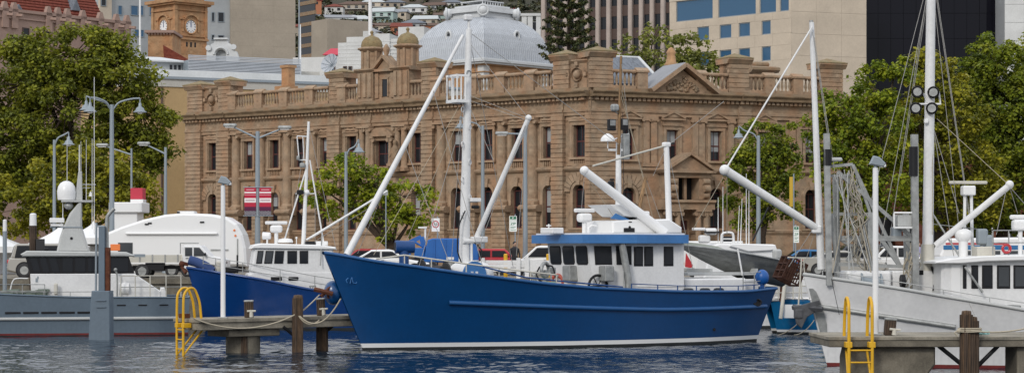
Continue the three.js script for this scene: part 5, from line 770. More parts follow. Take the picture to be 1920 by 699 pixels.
function tinyPerson(label, px, d, top, shirt, legs, hair) { // standing figure, one body
  const g = thing('person', label, 'person', ground(px, d), 0.5), H = Math.min(1.8, Math.max(1.6, hAbove(top, d))), k = H / 1.75;
  const body = [lathe([[0.1, 0.82], [0.17, 0.86], [0.15, 1.05], [0.19, 1.3], [0.2, 1.42], [0.12, 1.5], [0.055, 1.52], [0.055, 1.58]], 12).scale(1.1, 1, 0.68), rod([0.21, 1.42, 0], [0.27, 1.12, 0.03], 0.055, 0.045), rod([0.27, 1.12, 0.03], [0.22, 0.88, 0.14], 0.043, 0.033), rod([-0.21, 1.42, 0], [-0.27, 1.12, 0.02], 0.055, 0.045), rod([-0.27, 1.12, 0.02], [-0.26, 0.86, 0.08], 0.043, 0.033)];
  const b = part('body', body, shirt, g); part('trousers', [rod([0.09, 0.88, 0], [0.1, 0.46, 0.02], 0.095, 0.07, 10), rod([0.1, 0.46, 0.02], [0.11, 0.06, 0], 0.066, 0.05, 10), rod([-0.09, 0.88, 0], [-0.1, 0.46, 0.03], 0.095, 0.07, 10), rod([-0.1, 0.46, 0.03], [-0.11, 0.06, 0], 0.066, 0.05, 10), R(0.11, 0.05, 0.06, 0.1, 0.1, 0.27, 0.04), R(-0.11, 0.05, 0.06, 0.1, 0.1, 0.27, 0.04)], legs, g);
  const skin = std(0.42, 0.26, 0.19, 0.7); part('head', [new THREE.SphereGeometry(0.1, 14, 12).scale(0.84, 1.2, 0.98).translate(0, 1.65, 0.01), C(0, 1.64, 0.11, 0.025, 0.04, 0.03), C(0.035, 1.665, 0.096, 0.02, 0.01, 0.01), C(-0.035, 1.665, 0.096, 0.02, 0.01, 0.01), rod([0, 1.5, 0], [0, 1.6, 0], 0.05)], skin, g); part('hair', new THREE.SphereGeometry(0.108, 14, 10, 0, 6.3, 0, 1.7).scale(0.9, 1.15, 1.02).translate(0, 1.67, -0.012), hair, g);
  for (const s of [-1, 1]) part('hand', [R(s * 0.24, 0.83, s > 0 ? 0.16 : 0.09, 0.05, 0.1, 0.07, 0.02), ...[0, 1, 2, 3].map((i) => rod([s * 0.24, 0.79, (s > 0 ? 0.135 : 0.065) + i * 0.017], [s * 0.235, 0.725, (s > 0 ? 0.14 : 0.07) + i * 0.018], 0.009, 0.007, 5))], skin, g);
  g.scale.setScalar(k);
}
tinyPerson('person in black standing beside the white hatchback', 965, 113, 452, std(0.02, 0.02, 0.024, 0.9), std(0.03, 0.03, 0.04, 0.9), M.black);
tinyPerson('person in a lavender shirt standing beside the thick white mast', 1724, 121, 438, std(0.35, 0.33, 0.5, 0.9), std(0.04, 0.05, 0.09, 0.9), M.black);
{ // blue crane truck
  const d = 117, g = thing('crane_truck', 'blue flatbed truck with a folded blue crane arm behind the foredeck', 'truck', ground(805, d)), s = FOC / d, x = (p) => (p - 805) / s, y = (q) => hAbove(q, d), bl = std(0.012, 0.12, 0.42, 0.45, { map: rep(paintT, 2) });
  part('box_body', [slab([[x(795), 0.7], [x(803), y(450)], [x(812), y(447)], [x(868), y(447)], [x(868), 0.7]], -1.1, 1.1, 0.06)], bl, g); for (const p of [815, 835, 855]) part('side_rib', B(x(p), 0.75, 1.1, x(p) + 0.06, y(449), 1.15), bl, g);
  part('cab', slab([[x(868), 0.5], [x(868), 1.9], [x(890), 1.9], [x(897), 1.2], [x(898), 0.5]], -1.0, 1.0, 0.06), bl, g); part('crane_arm', [bar([x(800), 1.0, 0.3], [x(790), 2.1, 0.3], 0.26), bar([x(790), 2.1, 0.3], [x(764), 1.75, 0.3], 0.22), bar([x(764), 1.75, 0.3], [x(768), 1.1, 0.3], 0.17), rod([x(797), 1.5, 0.45], [x(776), 1.85, 0.45], 0.06)], bl, g);
  part('tray', B(x(752), 0.75, -1, x(797), 0.95, 1), M.black, g); part('toolbox', [RB(x(778), 0.95, 0, x(797), 1.5, 1, 0.03)], bl, g); part('reflector', B(x(838), 0.85, 1.1, x(852), 1.0, 1.12), M.white, g); part('light_bar', [B(x(784), y(428), -0.1, x(800), y(425), 0.1), rod([x(797), 1.5, 0], [x(797), y(428), 0], 0.05)], M.whiteClean, g);
  for (const p of [770, 845, 880]) for (const z of [-0.95, 0.95]) wheel(g, x(p), z, 1.35);
}
{ // white ambulance-like van tail with red panels, beside the wheelhouse
  const d = 107, g = thing('white_van', 'white van with red and orange tail panels behind the aluminium dinghy', 'van', ground(1330, d)), s = FOC / d, x = (p) => (p - 1330) / s, y = (q) => hAbove(q, d);
  part('body', slab([[x(1268), 0.35], [x(1270), y(470)], [x(1277), y(452)], [x(1390), y(452)], [x(1400), 0.35]], -0.95, 0.95, 0.08), whiteCar, g); part('tail_light', RB(x(1269), y(480), 0.7, x(1279), y(462), 0.97, 0.03), M.red, g); part('tail_light', RB(x(1271), y(497), 0.7, x(1281), y(491), 0.97, 0.03), M.orange, g); part('red_panel', slab([[x(1282), y(500)], [x(1284), y(474)], [x(1297), y(497)], [x(1294), y(502)]], 0.94, 0.965), M.red, g);
  for (const q of [1300, 1372]) wheel(g, x(q), 0.8, 1); part('bumper', RB(x(1270), 0.3, -0.9, x(1300), 0.5, 1.0, 0.04), M.galv, g);
}
{ // tour bus with blue and pink bands
  const d = 114, g = thing('tour_bus', 'white bus with blue and pink side bands behind the trawler wheelhouse', 'bus', ground(1850, d)), s = FOC / d, x = (p) => (p - 1850) / s, y = (q) => hAbove(q, d);
  part('body', slab([[x(1758), 0.4], [x(1756), y(478)], [x(1770), y(447)], [x(2050), y(443)], [x(2050), 0.4]], -1.2, 1.2, 0.1), M.whiteClean, g); part('blue_band', B(x(1762), y(468), 1.2, x(2050), y(460), 1.22), blueCar, g); part('pink_band', B(x(1766), y(459), 1.2, x(1880), y(455), 1.22), pinkRed, g);
  for (let i = 0; i < 6; i++) part('window', RB(x(1790 + i * 42), y(488), 1.18, x(1826 + i * 42), y(470), 1.22, 0.02), M.glassSash, g); for (const q of [1790, 2010]) wheel(g, x(q), 1.05, 1.3);
}
{ // iron railing below the trees
  const d = 147, g = thing('iron_fence', 'black iron railing under the plane trees', 'fence', ground(1730, d)), s = FOC / d, a = (1560 - 1730) / s, b = (1930 - 1730) / s;
  for (const y of [0.35, 1.35]) part('rail', B(a, y, -0.02, b, y + 0.05, 0.02), M.black, g); for (let i = 0; i <= 92; i++) part('picket', rod([a + (b - a) * i / 92, 0.02, 0.045], [a + (b - a) * i / 92, 1.55, 0.045], 0.016, 0.012, 5), M.black, g);
}
{ // yellow vertical banner at the slender tree
  const d = 138, g = thing('pole_banner', 'narrow yellow banner hanging beside the slender street tree', 'banner', ground(1483, d)), s = FOC / d; part('pole', rod([0.22, 0, 0], [0.22, hAbove(322, d), 0], 0.05), M.greyPole, g); part('banner_cloth', B(-0.06, hAbove(384, d), -0.015, 0.16, hAbove(328, d), 0.015), std(0.55, 0.36, 0.04, 0.8), g);
}
// ---------------------------------------------------------------- boats: local x runs from the stem aft, +z is the side towards us
const table = (pts) => (t) => { let i = 0; while (i < pts.length - 2 && t > pts[i + 1][0]) i++; const [a, ya] = pts[i], [b, yb] = pts[i + 1], k = Math.min(1, Math.max(0, (t - a) / (b - a))), y0 = (pts[i - 1] || pts[i])[1], y3 = (pts[i + 2] || pts[i + 1])[1]; return ya + (yb - ya) * k + 0.35 * k * (1 - k) * ((1 - k) * ((yb - ya) - (yb - y0) / 2) * -1 + k * ((yb - ya) - (y3 - ya) / 2)); };
function boat(name, label, F, o) {
  const g = thing(name, label, 'boat', [F.x0, 0, F.z0], F.th), L = o.L, N = 36, sh = o.sheer, bd = table(o.bd), bw = table(o.bw), p = o.p || 1.2;
  const X = (t, y) => { const a = -o.over * Math.pow(Math.max(0, y) / sh(0), o.stemCurve || 1) + (y < 0 ? -y * 0.5 : 0), b = L + o.overS * Math.max(0, y) / sh(1); return a + (b - a) * t; };
  const Z = (t, y) => { const w = bw(t); return y >= 0 ? w + (bd(t) - w) * Math.pow(Math.min(1.2, y / sh(t)), p) : w * Math.sqrt(Math.max(0.02, 1 - Math.pow(-y / 0.9, 2))); };
  const S = (t, y, s) => V(X(t, y), y, s * Z(t, y)), ts = [...Array(N + 1)].map((_, i) => Math.pow(i / N, 1.25));
  const band = (f0, f1, n, s, lift = 0) => sheet([...Array(n + 1)].map((_, j) => ts.map((t) => { const a = f0(t), b = f1(t), y = a + (b - a) * j / n, q = S(t, y, s); q.z += s * lift; return q; })).map((r) => s > 0 ? r.slice().reverse() : r));
  const stern = (f0, f1, n) => sheet([...Array(n + 1)].map((_, j) => { const a = f0(1), b = f1(1), y = a + (b - a) * j / n; return [...Array(9)].map((_, i) => { const k = i / 4 - 1, q = S(1, y, 1); return V(q.x + (1 - k * k) * (o.round || 0), y, -k * q.z); }); }));
  const c = (v) => () => v, H = part('hull', [band(c(o.top || 0.3), sh, 10, 1), band(c(o.top || 0.3), sh, 10, -1), stern(c(o.top || 0.3), sh, 6)], o.hull, g);
  if (o.stripe) part('boot_stripe', [band(c(o.boot), c(o.top), 2, 1), band(c(o.boot), c(o.top), 2, -1), stern(c(o.boot), c(o.top), 2)], o.stripe, g);
  part('antifouling', [band(c(-0.5), c(o.stripe ? o.boot : o.top), 4, 1), band(c(-0.5), c(o.stripe ? o.boot : o.top), 4, -1), stern(c(-0.5), c(o.stripe ? o.boot : o.top), 3)], o.anti || M.antifoul, g);
  const dk = (t) => sh(t) - o.bul; part('deck', sheet(ts.map((t) => [S(t, dk(t), 1), V(X(t, dk(t)), dk(t) + 0.05, 0), S(t, dk(t), -1)])), M.deck, g);
  const edge = (f, s, lift) => ts.map((t) => { const q = S(t, f(t), s); q.z += s * lift; return q; });
  for (const s of [1, -1]) part('cap_rail', new THREE.TubeGeometry(new THREE.CatmullRomCurve3(edge(sh, s, 0)), 60, o.capR || 0.055, 6), o.cap || M.greyLight, g);
  part('cap_rail', pipe([S(1, sh(1), 1), V(S(1, sh(1), 1).x + (o.round || 0), sh(1), 0), S(1, sh(1), -1)], o.capR || 0.055), o.cap || M.greyLight, g);
  const B2 = { g, F, S, X, Z, sh, dk, L, hull: H, part: (n, gs, m, l) => part(n, gs, m, g, l), loc: (px, py, v) => F.loc(px, py, v), u: (px, v) => F.u(px, v) };
  B2.spar = (n, p0, p1, v, r0, r1, m = M.whiteClean, k = 10) => part(n, rod(F.loc(p0[0], p0[1], p0[2] ?? v), F.loc(p1[0], p1[1], p1[2] ?? v), r0, r1, k), m, g);
  B2.wire = (p0, p1, v = 0, r = 0.011, m = M.wire) => part('stay', rod(F.loc(p0[0], p0[1], p0[2] ?? v), F.loc(p1[0], p1[1], p1[2] ?? v), r, r, 4), m, g);
  B2.strake = (n, t0, t1, f, r, m) => part(n, [1, -1].slice(0, 1).flatMap((s) => { const q = []; for (let i = 0; i <= 40; i++) { const t = t0 + (t1 - t0) * i / 40, w = S(t, f(t), s); w.z += s * 0.02; q.push(w); } return new THREE.TubeGeometry(new THREE.CatmullRomCurve3(q), 60, r, 8); }), m, g);
  B2.tAt = (px, v) => F.u(px, v) / L;
  return B2;
}
function sheerFrom(F, L, over, list, end) { return table(list.map(([px, py, v]) => { const q = F.loc(px, py, v); return [Math.min(1, Math.max(0, (q.x + over) / (L + over))), q.y]; }).concat(end || [])); }
function radar(b, px, py, v, w = 0.85) { const q = b.loc(px, py, v), r = b.part('radar', [R(q.x, q.y, q.z, 0.55, 0.34, 0.4, 0.12), rod([q.x, q.y - 0.16, q.z], [q.x, q.y - 0.8, q.z], 0.09)], M.whiteClean); part('radar_bar', R(q.x, q.y + 0.27, q.z, w, 0.15, 0.13, 0.05), M.whiteClean, r); return r; }
function railing(b, pts, h, r = 0.02, m = M.galv, rows = 2) { // stanchions and wires along points on deck
  const P = pts.map((p) => p.clone()); P.forEach((p) => b.part('stanchion', rod(p, p.clone().add(V(0, h, 0)), r, r, 6), m)); for (let k = 0; k < rows; k++) b.part('guard_rail', P.slice(1).map((q, i) => rod(P[i].clone().add(V(0, h * (1 - k / rows), 0)), q.clone().add(V(0, h * (1 - k / rows), 0)), r * 0.8, r * 0.8, 5)), m);
}
function floodlight(b, px, py, v, back = M.black, k = 1) { const q = b.loc(px, py, v), l = b.part('floodlight', [lathe([[0.05, -0.18], [0.13, -0.12], [0.19, 0], [0.2, 0.03], [0.17, 0.03]].map(([r, h]) => [r * k, h * k]), 14).rotateX(Math.PI / 2).rotateY(-0.25).translate(q.x, q.y, q.z)], back); part('lens', disc([q.x - 0.0, q.y, q.z], [q.x - 0.01, q.y, q.z + 0.035], 0.135 * k, 14), M.galv, l); }
// rounded glazing pane standing on the vertical wall from plan point a to b, between heights, leaning back by k
function pane(b, a, c, t0, t1, y0, y1, lean = 0, fm = M.black, gm = M.glassDark, out = 0.012) {
  const d = V(c[0] - a[0], 0, c[1] - a[1]), len = d.length(); d.normalize(); const n = V(-d.z, 0, d.x), P = (t, y, o) => V(a[0], 0, a[1]).addScaledVector(d, t * len + lean * (y - y0)).add(V(0, y, 0)).addScaledVector(n, o);
  const mk = (e, o, m, par, nm) => { const w = (t1 - t0) * len, q = 0.08; const pts = []; const k0 = t0 * len + e, k1 = t1 * len - e, z0 = y0 + e, z1 = y1 - e; for (const [x, y] of [[k0 + q, z0], [k1 - q, z0], [k1, z0 + q], [k1, z1 - q], [k1 - q, z1], [k0 + q, z1], [k0, z1 - q], [k0, z0 + q]]) pts.push(P(x / len, y, o)); return part(nm, panel(pts, 0.03), m, par); };
  const f = mk(0, out, fm, b.g, 'window'); mk(0.045, out + 0.012, gm, f, 'pane');
}
const wallRing = (pts, y0, y1, rake = 0) => { const rows = [y0, y1].map((y) => pts.map(([u, v, k = 0]) => V(u + (y - y0) * k, y, v))); return toCreasedNormals(sheet(rows, true).toNonIndexed(), 0.3); };

// ================= the blue fishing boat
{
  const F = frame(-5.33, -76.2, rad(30)), L = F.u(1419, 0.9), over = 1.55;
  const sheer = sheerFrom(F, L, over, [[608, 474, 0], [700, 490, 1.2], [850, 512, 2.1], [1000, 532, 2.4], [1100, 541, 2.45], [1250, 547, 2.4], [1380, 547, 2.2], [1452, 541, 1.7]]);
  const b = boat('blue_fishing_boat', 'large blue hulled fishing boat with white masts and blue roofed wheelhouse', F, { L, over, overS: 0.55, round: 0.35, sheer, bul: 0.72, top: 0.25, boot: 0.1, stripe: M.whiteClean, hull: M.blueHull, p: 1.1, capR: 0.06, cap: M.blueRail, bd: [[0, 0.05], [0.06, 0.75], [0.14, 1.4], [0.26, 2.02], [0.42, 2.4], [0.6, 2.5], [0.8, 2.35], [0.93, 1.95], [1, 1.5]], bw: [[0, 0.03], [0.06, 0.28], [0.14, 0.68], [0.26, 1.3], [0.42, 1.95], [0.6, 2.2], [0.8, 1.95], [0.93, 1.35], [1, 0.9]] });
  const P = b.part, loc = b.loc;
  const kn = (t) => { const u0 = b.tAt(885, 2.2), q = loc(885 + (1450 - 885) * Math.min(1, Math.max(0, (t - u0) / (1 - u0))), 0, 2.3), k = Math.min(1, Math.max(0, (t - u0) / (1 - u0))); return loc(885 + 565 * k, 568 + 14 * Math.sin(Math.min(1, k * 1.25) * 1.57) - 7 * Math.max(0, k - 0.6) * 2.5, 2.3).y; };
  b.strake('rubbing_strake', b.tAt(886, 2.2), 0.985, kn, 0.085, M.blueRail);
  { const t = b.tAt(735, 1.4), q = b.S(t, 2.55, 1); b.part('bow_emblem', [pipe([[q.x - 0.16, 2.42, q.z + 0.03], [q.x - 0.2, 2.52, q.z + 0.03], [q.x - 0.12, 2.6, q.z + 0.035]], 0.014), pipe([[q.x - 0.05, 2.4, q.z + 0.03], [q.x + 0.02, 2.62, q.z + 0.035], [q.x + 0.06, 2.42, q.z + 0.05]], 0.014), pipe([[q.x + 0.06, 2.42, q.z + 0.05], [q.x + 0.16, 2.4, q.z + 0.06], [q.x + 0.2, 2.48, q.z + 0.07]], 0.014)], M.blueTrim); }
  { const q = loc(1418, 561, 2.05), t = (q.x + over) / (L + over); const s = b.S(0.945, 1.55, 1); P('hawse_port', [new THREE.TorusGeometry(0.13, 0.04, 6, 14).scale(1.4, 0.9, 1).translate(s.x, s.y, s.z + 0.03), C(s.x, s.y, s.z + 0.01, 0.26, 0.16, 0.03)], M.black); }
  P('exhaust_port', [disc([b.S(0.83, 0.55, 1).x, 0.55, b.S(0.83, 0.55, 1).z - 0.05], [b.S(0.83, 0.55, 1).x, 0.55, b.S(0.83, 0.55, 1).z + 0.03], 0.06)], M.black);
  P('rudder', [RB(L + 0.05, -0.5, -0.05, L + 0.5, 0.55, 0.05, 0.03)], M.antifoul);
  // foredeck gear
  { const q = loc(757, 500, 0.2), y0 = b.dk(0.2); P('mooring_bitt', [rod([q.x, y0, q.z], [q.x, loc(757, 462, 0.2).y, q.z], 0.18, 0.18, 14), rod([q.x - 0.3, loc(757, 463, 0.2).y, q.z - 0.1], [q.x + 0.36, loc(757, 463, 0.2).y, q.z + 0.1], 0.24, 0.22, 16)], M.blueGear); part('bitt_end', disc([q.x - 0.31, loc(757, 463, 0.2).y, q.z - 0.102], [q.x - 0.3, loc(757, 463, 0.2).y, q.z - 0.1], 0.17, 14), M.black, b.g); }
  P('anchor_winch', [rod(loc(800, 508, -0.4), loc(830, 512, 0.6), 0.26, 0.26, 14), ...[[790, 506], [812, 510], [836, 512]].map(([a, c]) => { const q = loc(a, c, 0); return disc([q.x - 0.03, q.y, q.z], [q.x + 0.03, q.y, q.z], 0.38, 16); }), RB(loc(795, 0, 0).x, b.dk(0.22), -0.7, loc(838, 0, 0).x, b.dk(0.22) + 0.45, 0.7, 0.03)], M.rubber);
  P('net_pile', [...Array(26)].map((_, i) => { const k = rng(i + 5), q = loc(785 + k() * 60, 506 + k() * 8, -0.6 + k() * 1.4); return new THREE.TorusGeometry(0.2 + k() * 0.15, 0.03, 5, 10).rotateX(1.2 + k()).rotateY(k() * 3).translate(q.x, q.y, q.z); }), M.black).userData.kind = 'stuff';
  { const q0 = loc(846, 0, 0).x, q1 = loc(904, 0, 0).x, y0 = b.dk(0.3); P('mast_housing', [R((q0 + q1) / 2, 2.5, 0.3, q1 - q0, 1.35, 1.9, 0.5)], M.white); const c = loc(890, 512, 1.28); P('housing_disc', [disc([c.x, c.y - 0.05, 1.22], [c.x, c.y - 0.05, 1.29], 0.48, 26)], M.blueTrim); for (const k of [-0.17, 0.02]) P('housing_bracket', B(c.x + k, c.y - 0.45, 1.28, c.x + k + 0.08, c.y + 0.06, 1.35), M.white); }
  const post = (px) => { const t = b.tAt(px, 1.5); return t; };
  { const pts = [645, 690, 735, 780, 840, 900, 960, 1010].map((px) => { const v = 0.4 + (px - 645) / 230, q = F.loc(px, 0, Math.min(2.3, v)); const t = (q.x + over) / (L + over); return b.S(Math.max(0.02, t), b.sh(t), 1).add(V(0, 0, -0.08)); }); const h = 0.36; pts.slice(2).forEach((p) => P('stanchion', rod(p, p.clone().add(V(0, h, 0)), 0.025), M.offWhite)); P('guard_rail', poly(pts.slice(1).map((p, i) => p.clone().add(V(0, i ? h : 0.1, 0))), 0.03), M.offWhite); }
  // main mast, crow's nest, forward spar and boom
  b.spar('main_mast', [870, 492], [879, 55], 0, 0.21, 0.11, M.white, 14);
  P('mast_head', [rod(loc(879, 57, 0), loc(879, 30, 0), 0.05), R(...loc(877, 33, 0).toArray(), 0.3, 0.22, 0.2, 0.05)], M.white); P('mast_ring', new THREE.TorusGeometry(0.1, 0.02, 6, 12).translate(...loc(879, 137, 0.14).toArray()), M.galv);
  { const a = loc(846, 142, 0), c = loc(870, 190, 0), y0 = c.y, y1 = a.y, x0 = a.x, x1 = c.x, z = 0.42; for (const y of [y0, y1]) P('nest_ring', [B(x0, y - 0.04, -z, x1, y + 0.04, -z + 0.06), B(x0, y - 0.04, z - 0.06, x1, y + 0.04, z), B(x0, y - 0.04, -z + 0.06, x0 + 0.06, y + 0.04, z - 0.06)], M.whiteClean); for (const [x, zz] of [[x0 + 0.03, z - 0.03], [x0 + 0.2, z - 0.03], [x0 + 0.38, z - 0.03], [x0 + 0.03, -z + 0.03], [x0 + 0.3, -z + 0.03], [x0 + 0.03, 0]]) P('nest_bar', rod([x, y0, zz], [x, y1, zz], 0.03), M.whiteClean); P('nest_floor', B(x0, y0 - 0.07, -z, x1, y0 - 0.042, z), M.whiteClean); }
  for (let i = 0; i < 7; i++) { const q = loc(873 + (i % 2 ? 8 : -6), 205 + i * 33, 0.15); P('mast_step', new THREE.TorusGeometry(0.1, 0.018, 5, 10).rotateY(0.6).translate(q.x, q.y, q.z), M.white); }
  b.spar('forward_spar', [650, 478, 0.1], [868, 66, 0], 0, 0.13, 0.06, M.white, 12);
  b.spar('derrick_boom', [889, 455, 0], [991, 222, 1.6], 0, 0.1, 0.09, M.white, 12); P('boom_tip', ball(...loc(991, 221, 1.6).toArray(), 0.12), M.white);
  P('boom_winch', [rod(loc(868, 452, 0.2), loc(905, 453, 0.2), 0.09, 0.09, 10), R(...loc(898, 449, 0.25).toArray(), 0.6, 0.22, 0.3, 0.04), rod(loc(884, 455, 0.2), loc(884, 492, 0.2), 0.05)], M.white);
  P('mast_sensor', [R(...loc(890, 375, 0.2).toArray(), 0.4, 0.14, 0.3, 0.03), rod(loc(875, 378, 0), loc(895, 378, 0.2), 0.03)], M.whiteClean); P('mast_lamp', [R(...loc(891, 388, 0.2).toArray(), 0.26, 0.12, 0.2, 0.04)], M.black);
  P('hydraulic_hose', [pipe([loc(872, 395, 0.25), loc(860, 425, 0.3), loc(858, 470, 0.3), loc(866, 495, 0.3)], 0.025), pipe([loc(890, 455, 0.3), loc(903, 470, 0.4), loc(900, 488, 0.4), loc(886, 492, 0.3)], 0.025)], M.black);
  for (const [a, c, r] of [[[876, 75], [991, 222, 1.6]], [[878, 178], [991, 222, 1.6]], [[880, 188], [988, 226, 1.6]], [[876, 70], [845, 508, -2]], [[880, 70], [962, 500, -1.8]], [[874, 200], [785, 500, 1.2]], [[991, 224, 1.6], [968, 480, 1.4]], [[985, 235, 1.6], [895, 470, 0.4]], [[880, 200], [925, 300, 0.8]], [[812, 170, 0.1], [905, 500, 1.7]], [[760, 275, 0.1], [845, 500, 1.9]], [[725, 345, 0.1], [670, 475, -0.4]], [[880, 60], [1160, 270, 0.6]]]) b.wire(a, c, 0, r || 0.011);
  for (const [a, c] of [[[876, 172], [700, 478, 1]], [[868, 205], [760, 455, -1]]]) b.wire(a, c, 0, 0.012, M.rope);
  // wheelhouse with faceted front
  const uF = F.u(1037, -1.5), y0 = 1.35, y1 = 3.86, k = -0.1, plan = [[uF, -1.5, k], [uF, 1.5, k], [uF + 1.5, 1.95, 0], [F.u(1283, 1.95), 1.95, 0], [F.u(1283, 1.95), -1.95, 0], [uF + 1.5, -1.95, 0]];
  P('wheelhouse', wallRing(plan.map(([u, v, q]) => [u, v, q]), y0, y1), M.white);
  const rf = [[uF - 0.75, -1.85], [uF - 0.75, 1.85], [uF + 1.3, 2.4], [F.u(1292, 2.25), 2.25], [F.u(1292, 2.25), -2.25], [uF + 1.3, -2.4]];
  P('visor_roof', flat(rf, 3.84, 4.16), M.blueTrim); P('roof_top', flat(rf.map(([u, v]) => [uF + 2 + (u - uF - 2) * 0.95, v * 0.94]), 4.16, 4.22), M.white);
  const wy0 = 3.04, wy1 = 3.74, xs = (y) => uF + (y - y0) * k; // the front leans, so its panes follow
  const fq = (v0, v1) => { const f = part('window', panel([[xs(wy0) - 0.012, wy0, v0 + 0.07], [xs(wy0) - 0.012, wy0, v1 - 0.07], [xs(wy0 + 0.08) - 0.012, wy0 + 0.08, v1], [xs(wy1 - 0.08) - 0.012, wy1 - 0.08, v1], [xs(wy1) - 0.012, wy1, v1 - 0.07], [xs(wy1) - 0.012, wy1, v0 + 0.07], [xs(wy1 - 0.08) - 0.012, wy1 - 0.08, v0], [xs(wy0 + 0.08) - 0.012, wy0 + 0.08, v0]], 0.03), M.black, b.g); part('pane', panel([[xs(wy0 + 0.05) - 0.026, wy0 + 0.05, v0 + 0.06], [xs(wy0 + 0.05) - 0.026, wy0 + 0.05, v1 - 0.06], [xs(wy1 - 0.05) - 0.026, wy1 - 0.05, v1 - 0.06], [xs(wy1 - 0.05) - 0.026, wy1 - 0.05, v0 + 0.06]], 0.012), M.glassDark, f); };
  fq(-1.35, -0.55); fq(-0.4, 0.4); fq(0.55, 1.35);
  { const P0 = (t, y) => { const fx = xs(y) + (uF + 1.5 - xs(y)) * t, v = 1.5 + 0.45 * t; return [fx - 0.012 * 0.3, y, v + 0.014]; }; for (const [a, c] of [[0.1, 0.48], [0.58, 0.92]]) { const f = part('window', panel([P0(a, wy0), P0(c, wy0), P0(c, wy1), P0(a, wy1)], 0.03), M.black, b.g); const e = 0.035; const q = (t, y) => { const r = P0(t, y); return [r[0] - 0.004, r[1], r[2] + 0.014]; }; part('pane', panel([q(a + e, wy0 + 0.05), q(c - e, wy0 + 0.05), q(c - e, wy1 - 0.05), q(a + e, wy1 - 0.05)], 0.012), M.glassDark, f); } }
  const side = (px0, px1, a, c) => { const u0 = F.u(px0, 1.95), u1 = F.u(px1, 1.95), f = P('window', [RB(u0, a, 1.93, u1, c, 1.975, 0.02)], M.black); part('pane', RB(u0 + 0.05, a + 0.05, 1.95, u1 - 0.05, c - 0.05, 1.99, 0.015), M.glassDark, f); };
  side(1189, 1206, 2.98, 3.72); side(1208, 1225, 2.98, 3.72); side(1245, 1263, 2.98, 3.72);
  P('grab_seam', [B(uF + 1.6, 2.2, 1.945, F.u(1283, 1.95), 2.24, 1.97)], M.white);
  P('exhaust_stack', [pipe([[F.u(1178, 2.1), 1.4, 2.12], [F.u(1178, 2.1), 2.4, 2.12], [F.u(1174, 2.1), 3.0, 2.1], [F.u(1168, 2.1), 3.82, 2.06]], 0.14, 20, 10)], M.galv);
  for (const [px, v] of [[1070, -0.3], [1136, 1.55]]) { const q = loc(px, 503, v); const u = v < 0 ? uF - 0.28 : F.u(1140, 1.9); P('ventilator_box', [RB(u - 0.2, 2.42, v < 0 ? -0.05 : 1.5, u + 0.2, 3.0, v < 0 ? 0.5 : 2.05, 0.05)], M.galv); }
  { const q = loc(1052, 521, -1.0); P('life_ring', [new THREE.TorusGeometry(0.27, 0.08, 8, 20).rotateY(-1.1).translate(uF - 0.2, 2.35, -0.85)], std(0.45, 0.09, 0.06, 0.6)); }
  { const q = loc(1108, 525, 1.2); const r = P('hose_reel', [new THREE.TorusGeometry(0.4, 0.05, 8, 24).translate(q.x, 2.25, 1.7)], M.black); part('reel_spoke', [0, 1, 2].map((i) => rod([q.x - 0.4 * Math.cos(i * 1.05), 2.25 - 0.4 * Math.sin(i * 1.05), 1.7], [q.x + 0.4 * Math.cos(i * 1.05), 2.25 + 0.4 * Math.sin(i * 1.05), 1.7], 0.02)), M.black, r); }
  P('deck_plank', [RB(F.u(1045, 0), 2.05, 0.1, F.u(1100, 0), 2.16, 0.5, 0.02)], M.timberTan);
  for (let i = 0; i < 7; i++) { const kk = rng(i + 60), a = loc(985 + kk() * 70, 530, 0.6 + kk()), c = loc(985 + kk() * 70, 508 + kk() * 10, 0.4 + kk()); P('deck_pole', rod([a.x, 1.7, a.z], c, 0.03), i % 2 ? M.galv : M.greyLight); }
  P('deck_winch', [rod([F.u(965, 0.5), 1.95, -0.2], [F.u(990, 0.5), 1.95, 0.9], 0.3, 0.3, 14), RB(F.u(960, 0), 1.4, -0.3, F.u(1000, 0), 1.75, 1.1, 0.04), rod([F.u(968, 0.5), 1.95, 1.0], [F.u(970, 0.5), 1.95, 1.08], 0.42, 0.42, 16)], M.greyLight); P('deck_coil', [0, 1, 2, 3].map((i) => new THREE.TorusGeometry(0.3, 0.04, 6, 16).rotateX(1.57).translate(F.u(1030, 0.9), 1.75 + i * 0.07, 0.9)), M.rope); P('deck_locker', [RB(F.u(905, 0), 1.7, -1.2, F.u(945, 0), 2.5, -0.2, 0.04)], M.greyLight); P('fish_bin', [RB(F.u(1000, 1), 2.05, 0.9, F.u(1030, 1), 2.42, 1.5, 0.04)], std(0.2, 0.3, 0.24, 0.7)); P('hauler', [new THREE.TorusGeometry(0.26, 0.07, 8, 18).rotateY(0.5).translate(...loc(1022, 506, 1.2).toArray()), rod([loc(1022, 0, 1.2).x, 1.8, 1.2], loc(1022, 506, 1.2), 0.06), R(...loc(1034, 507, 1.1).toArray(), 0.3, 0.24, 0.2, 0.05)], M.galv); P('hauler_hose', [pipe([loc(1012, 500, 1.2), loc(1006, 515, 1.3), loc(1016, 530, 1.4)], 0.03)], M.black); P('hauler_hose', [pipe([loc(1024, 498, 1.2), loc(1036, 500, 1.3), loc(1042, 520, 1.4)], 0.03)], M.black); P('side_rail', [rod(loc(905, 500, 2.1), loc(985, 520, 2.2), 0.028), rod(loc(985, 520, 2.2), loc(1060, 528, 2.3), 0.028), rod(loc(1060, 528, 2.3), loc(1168, 538, 2.4), 0.028)], M.blueGear);
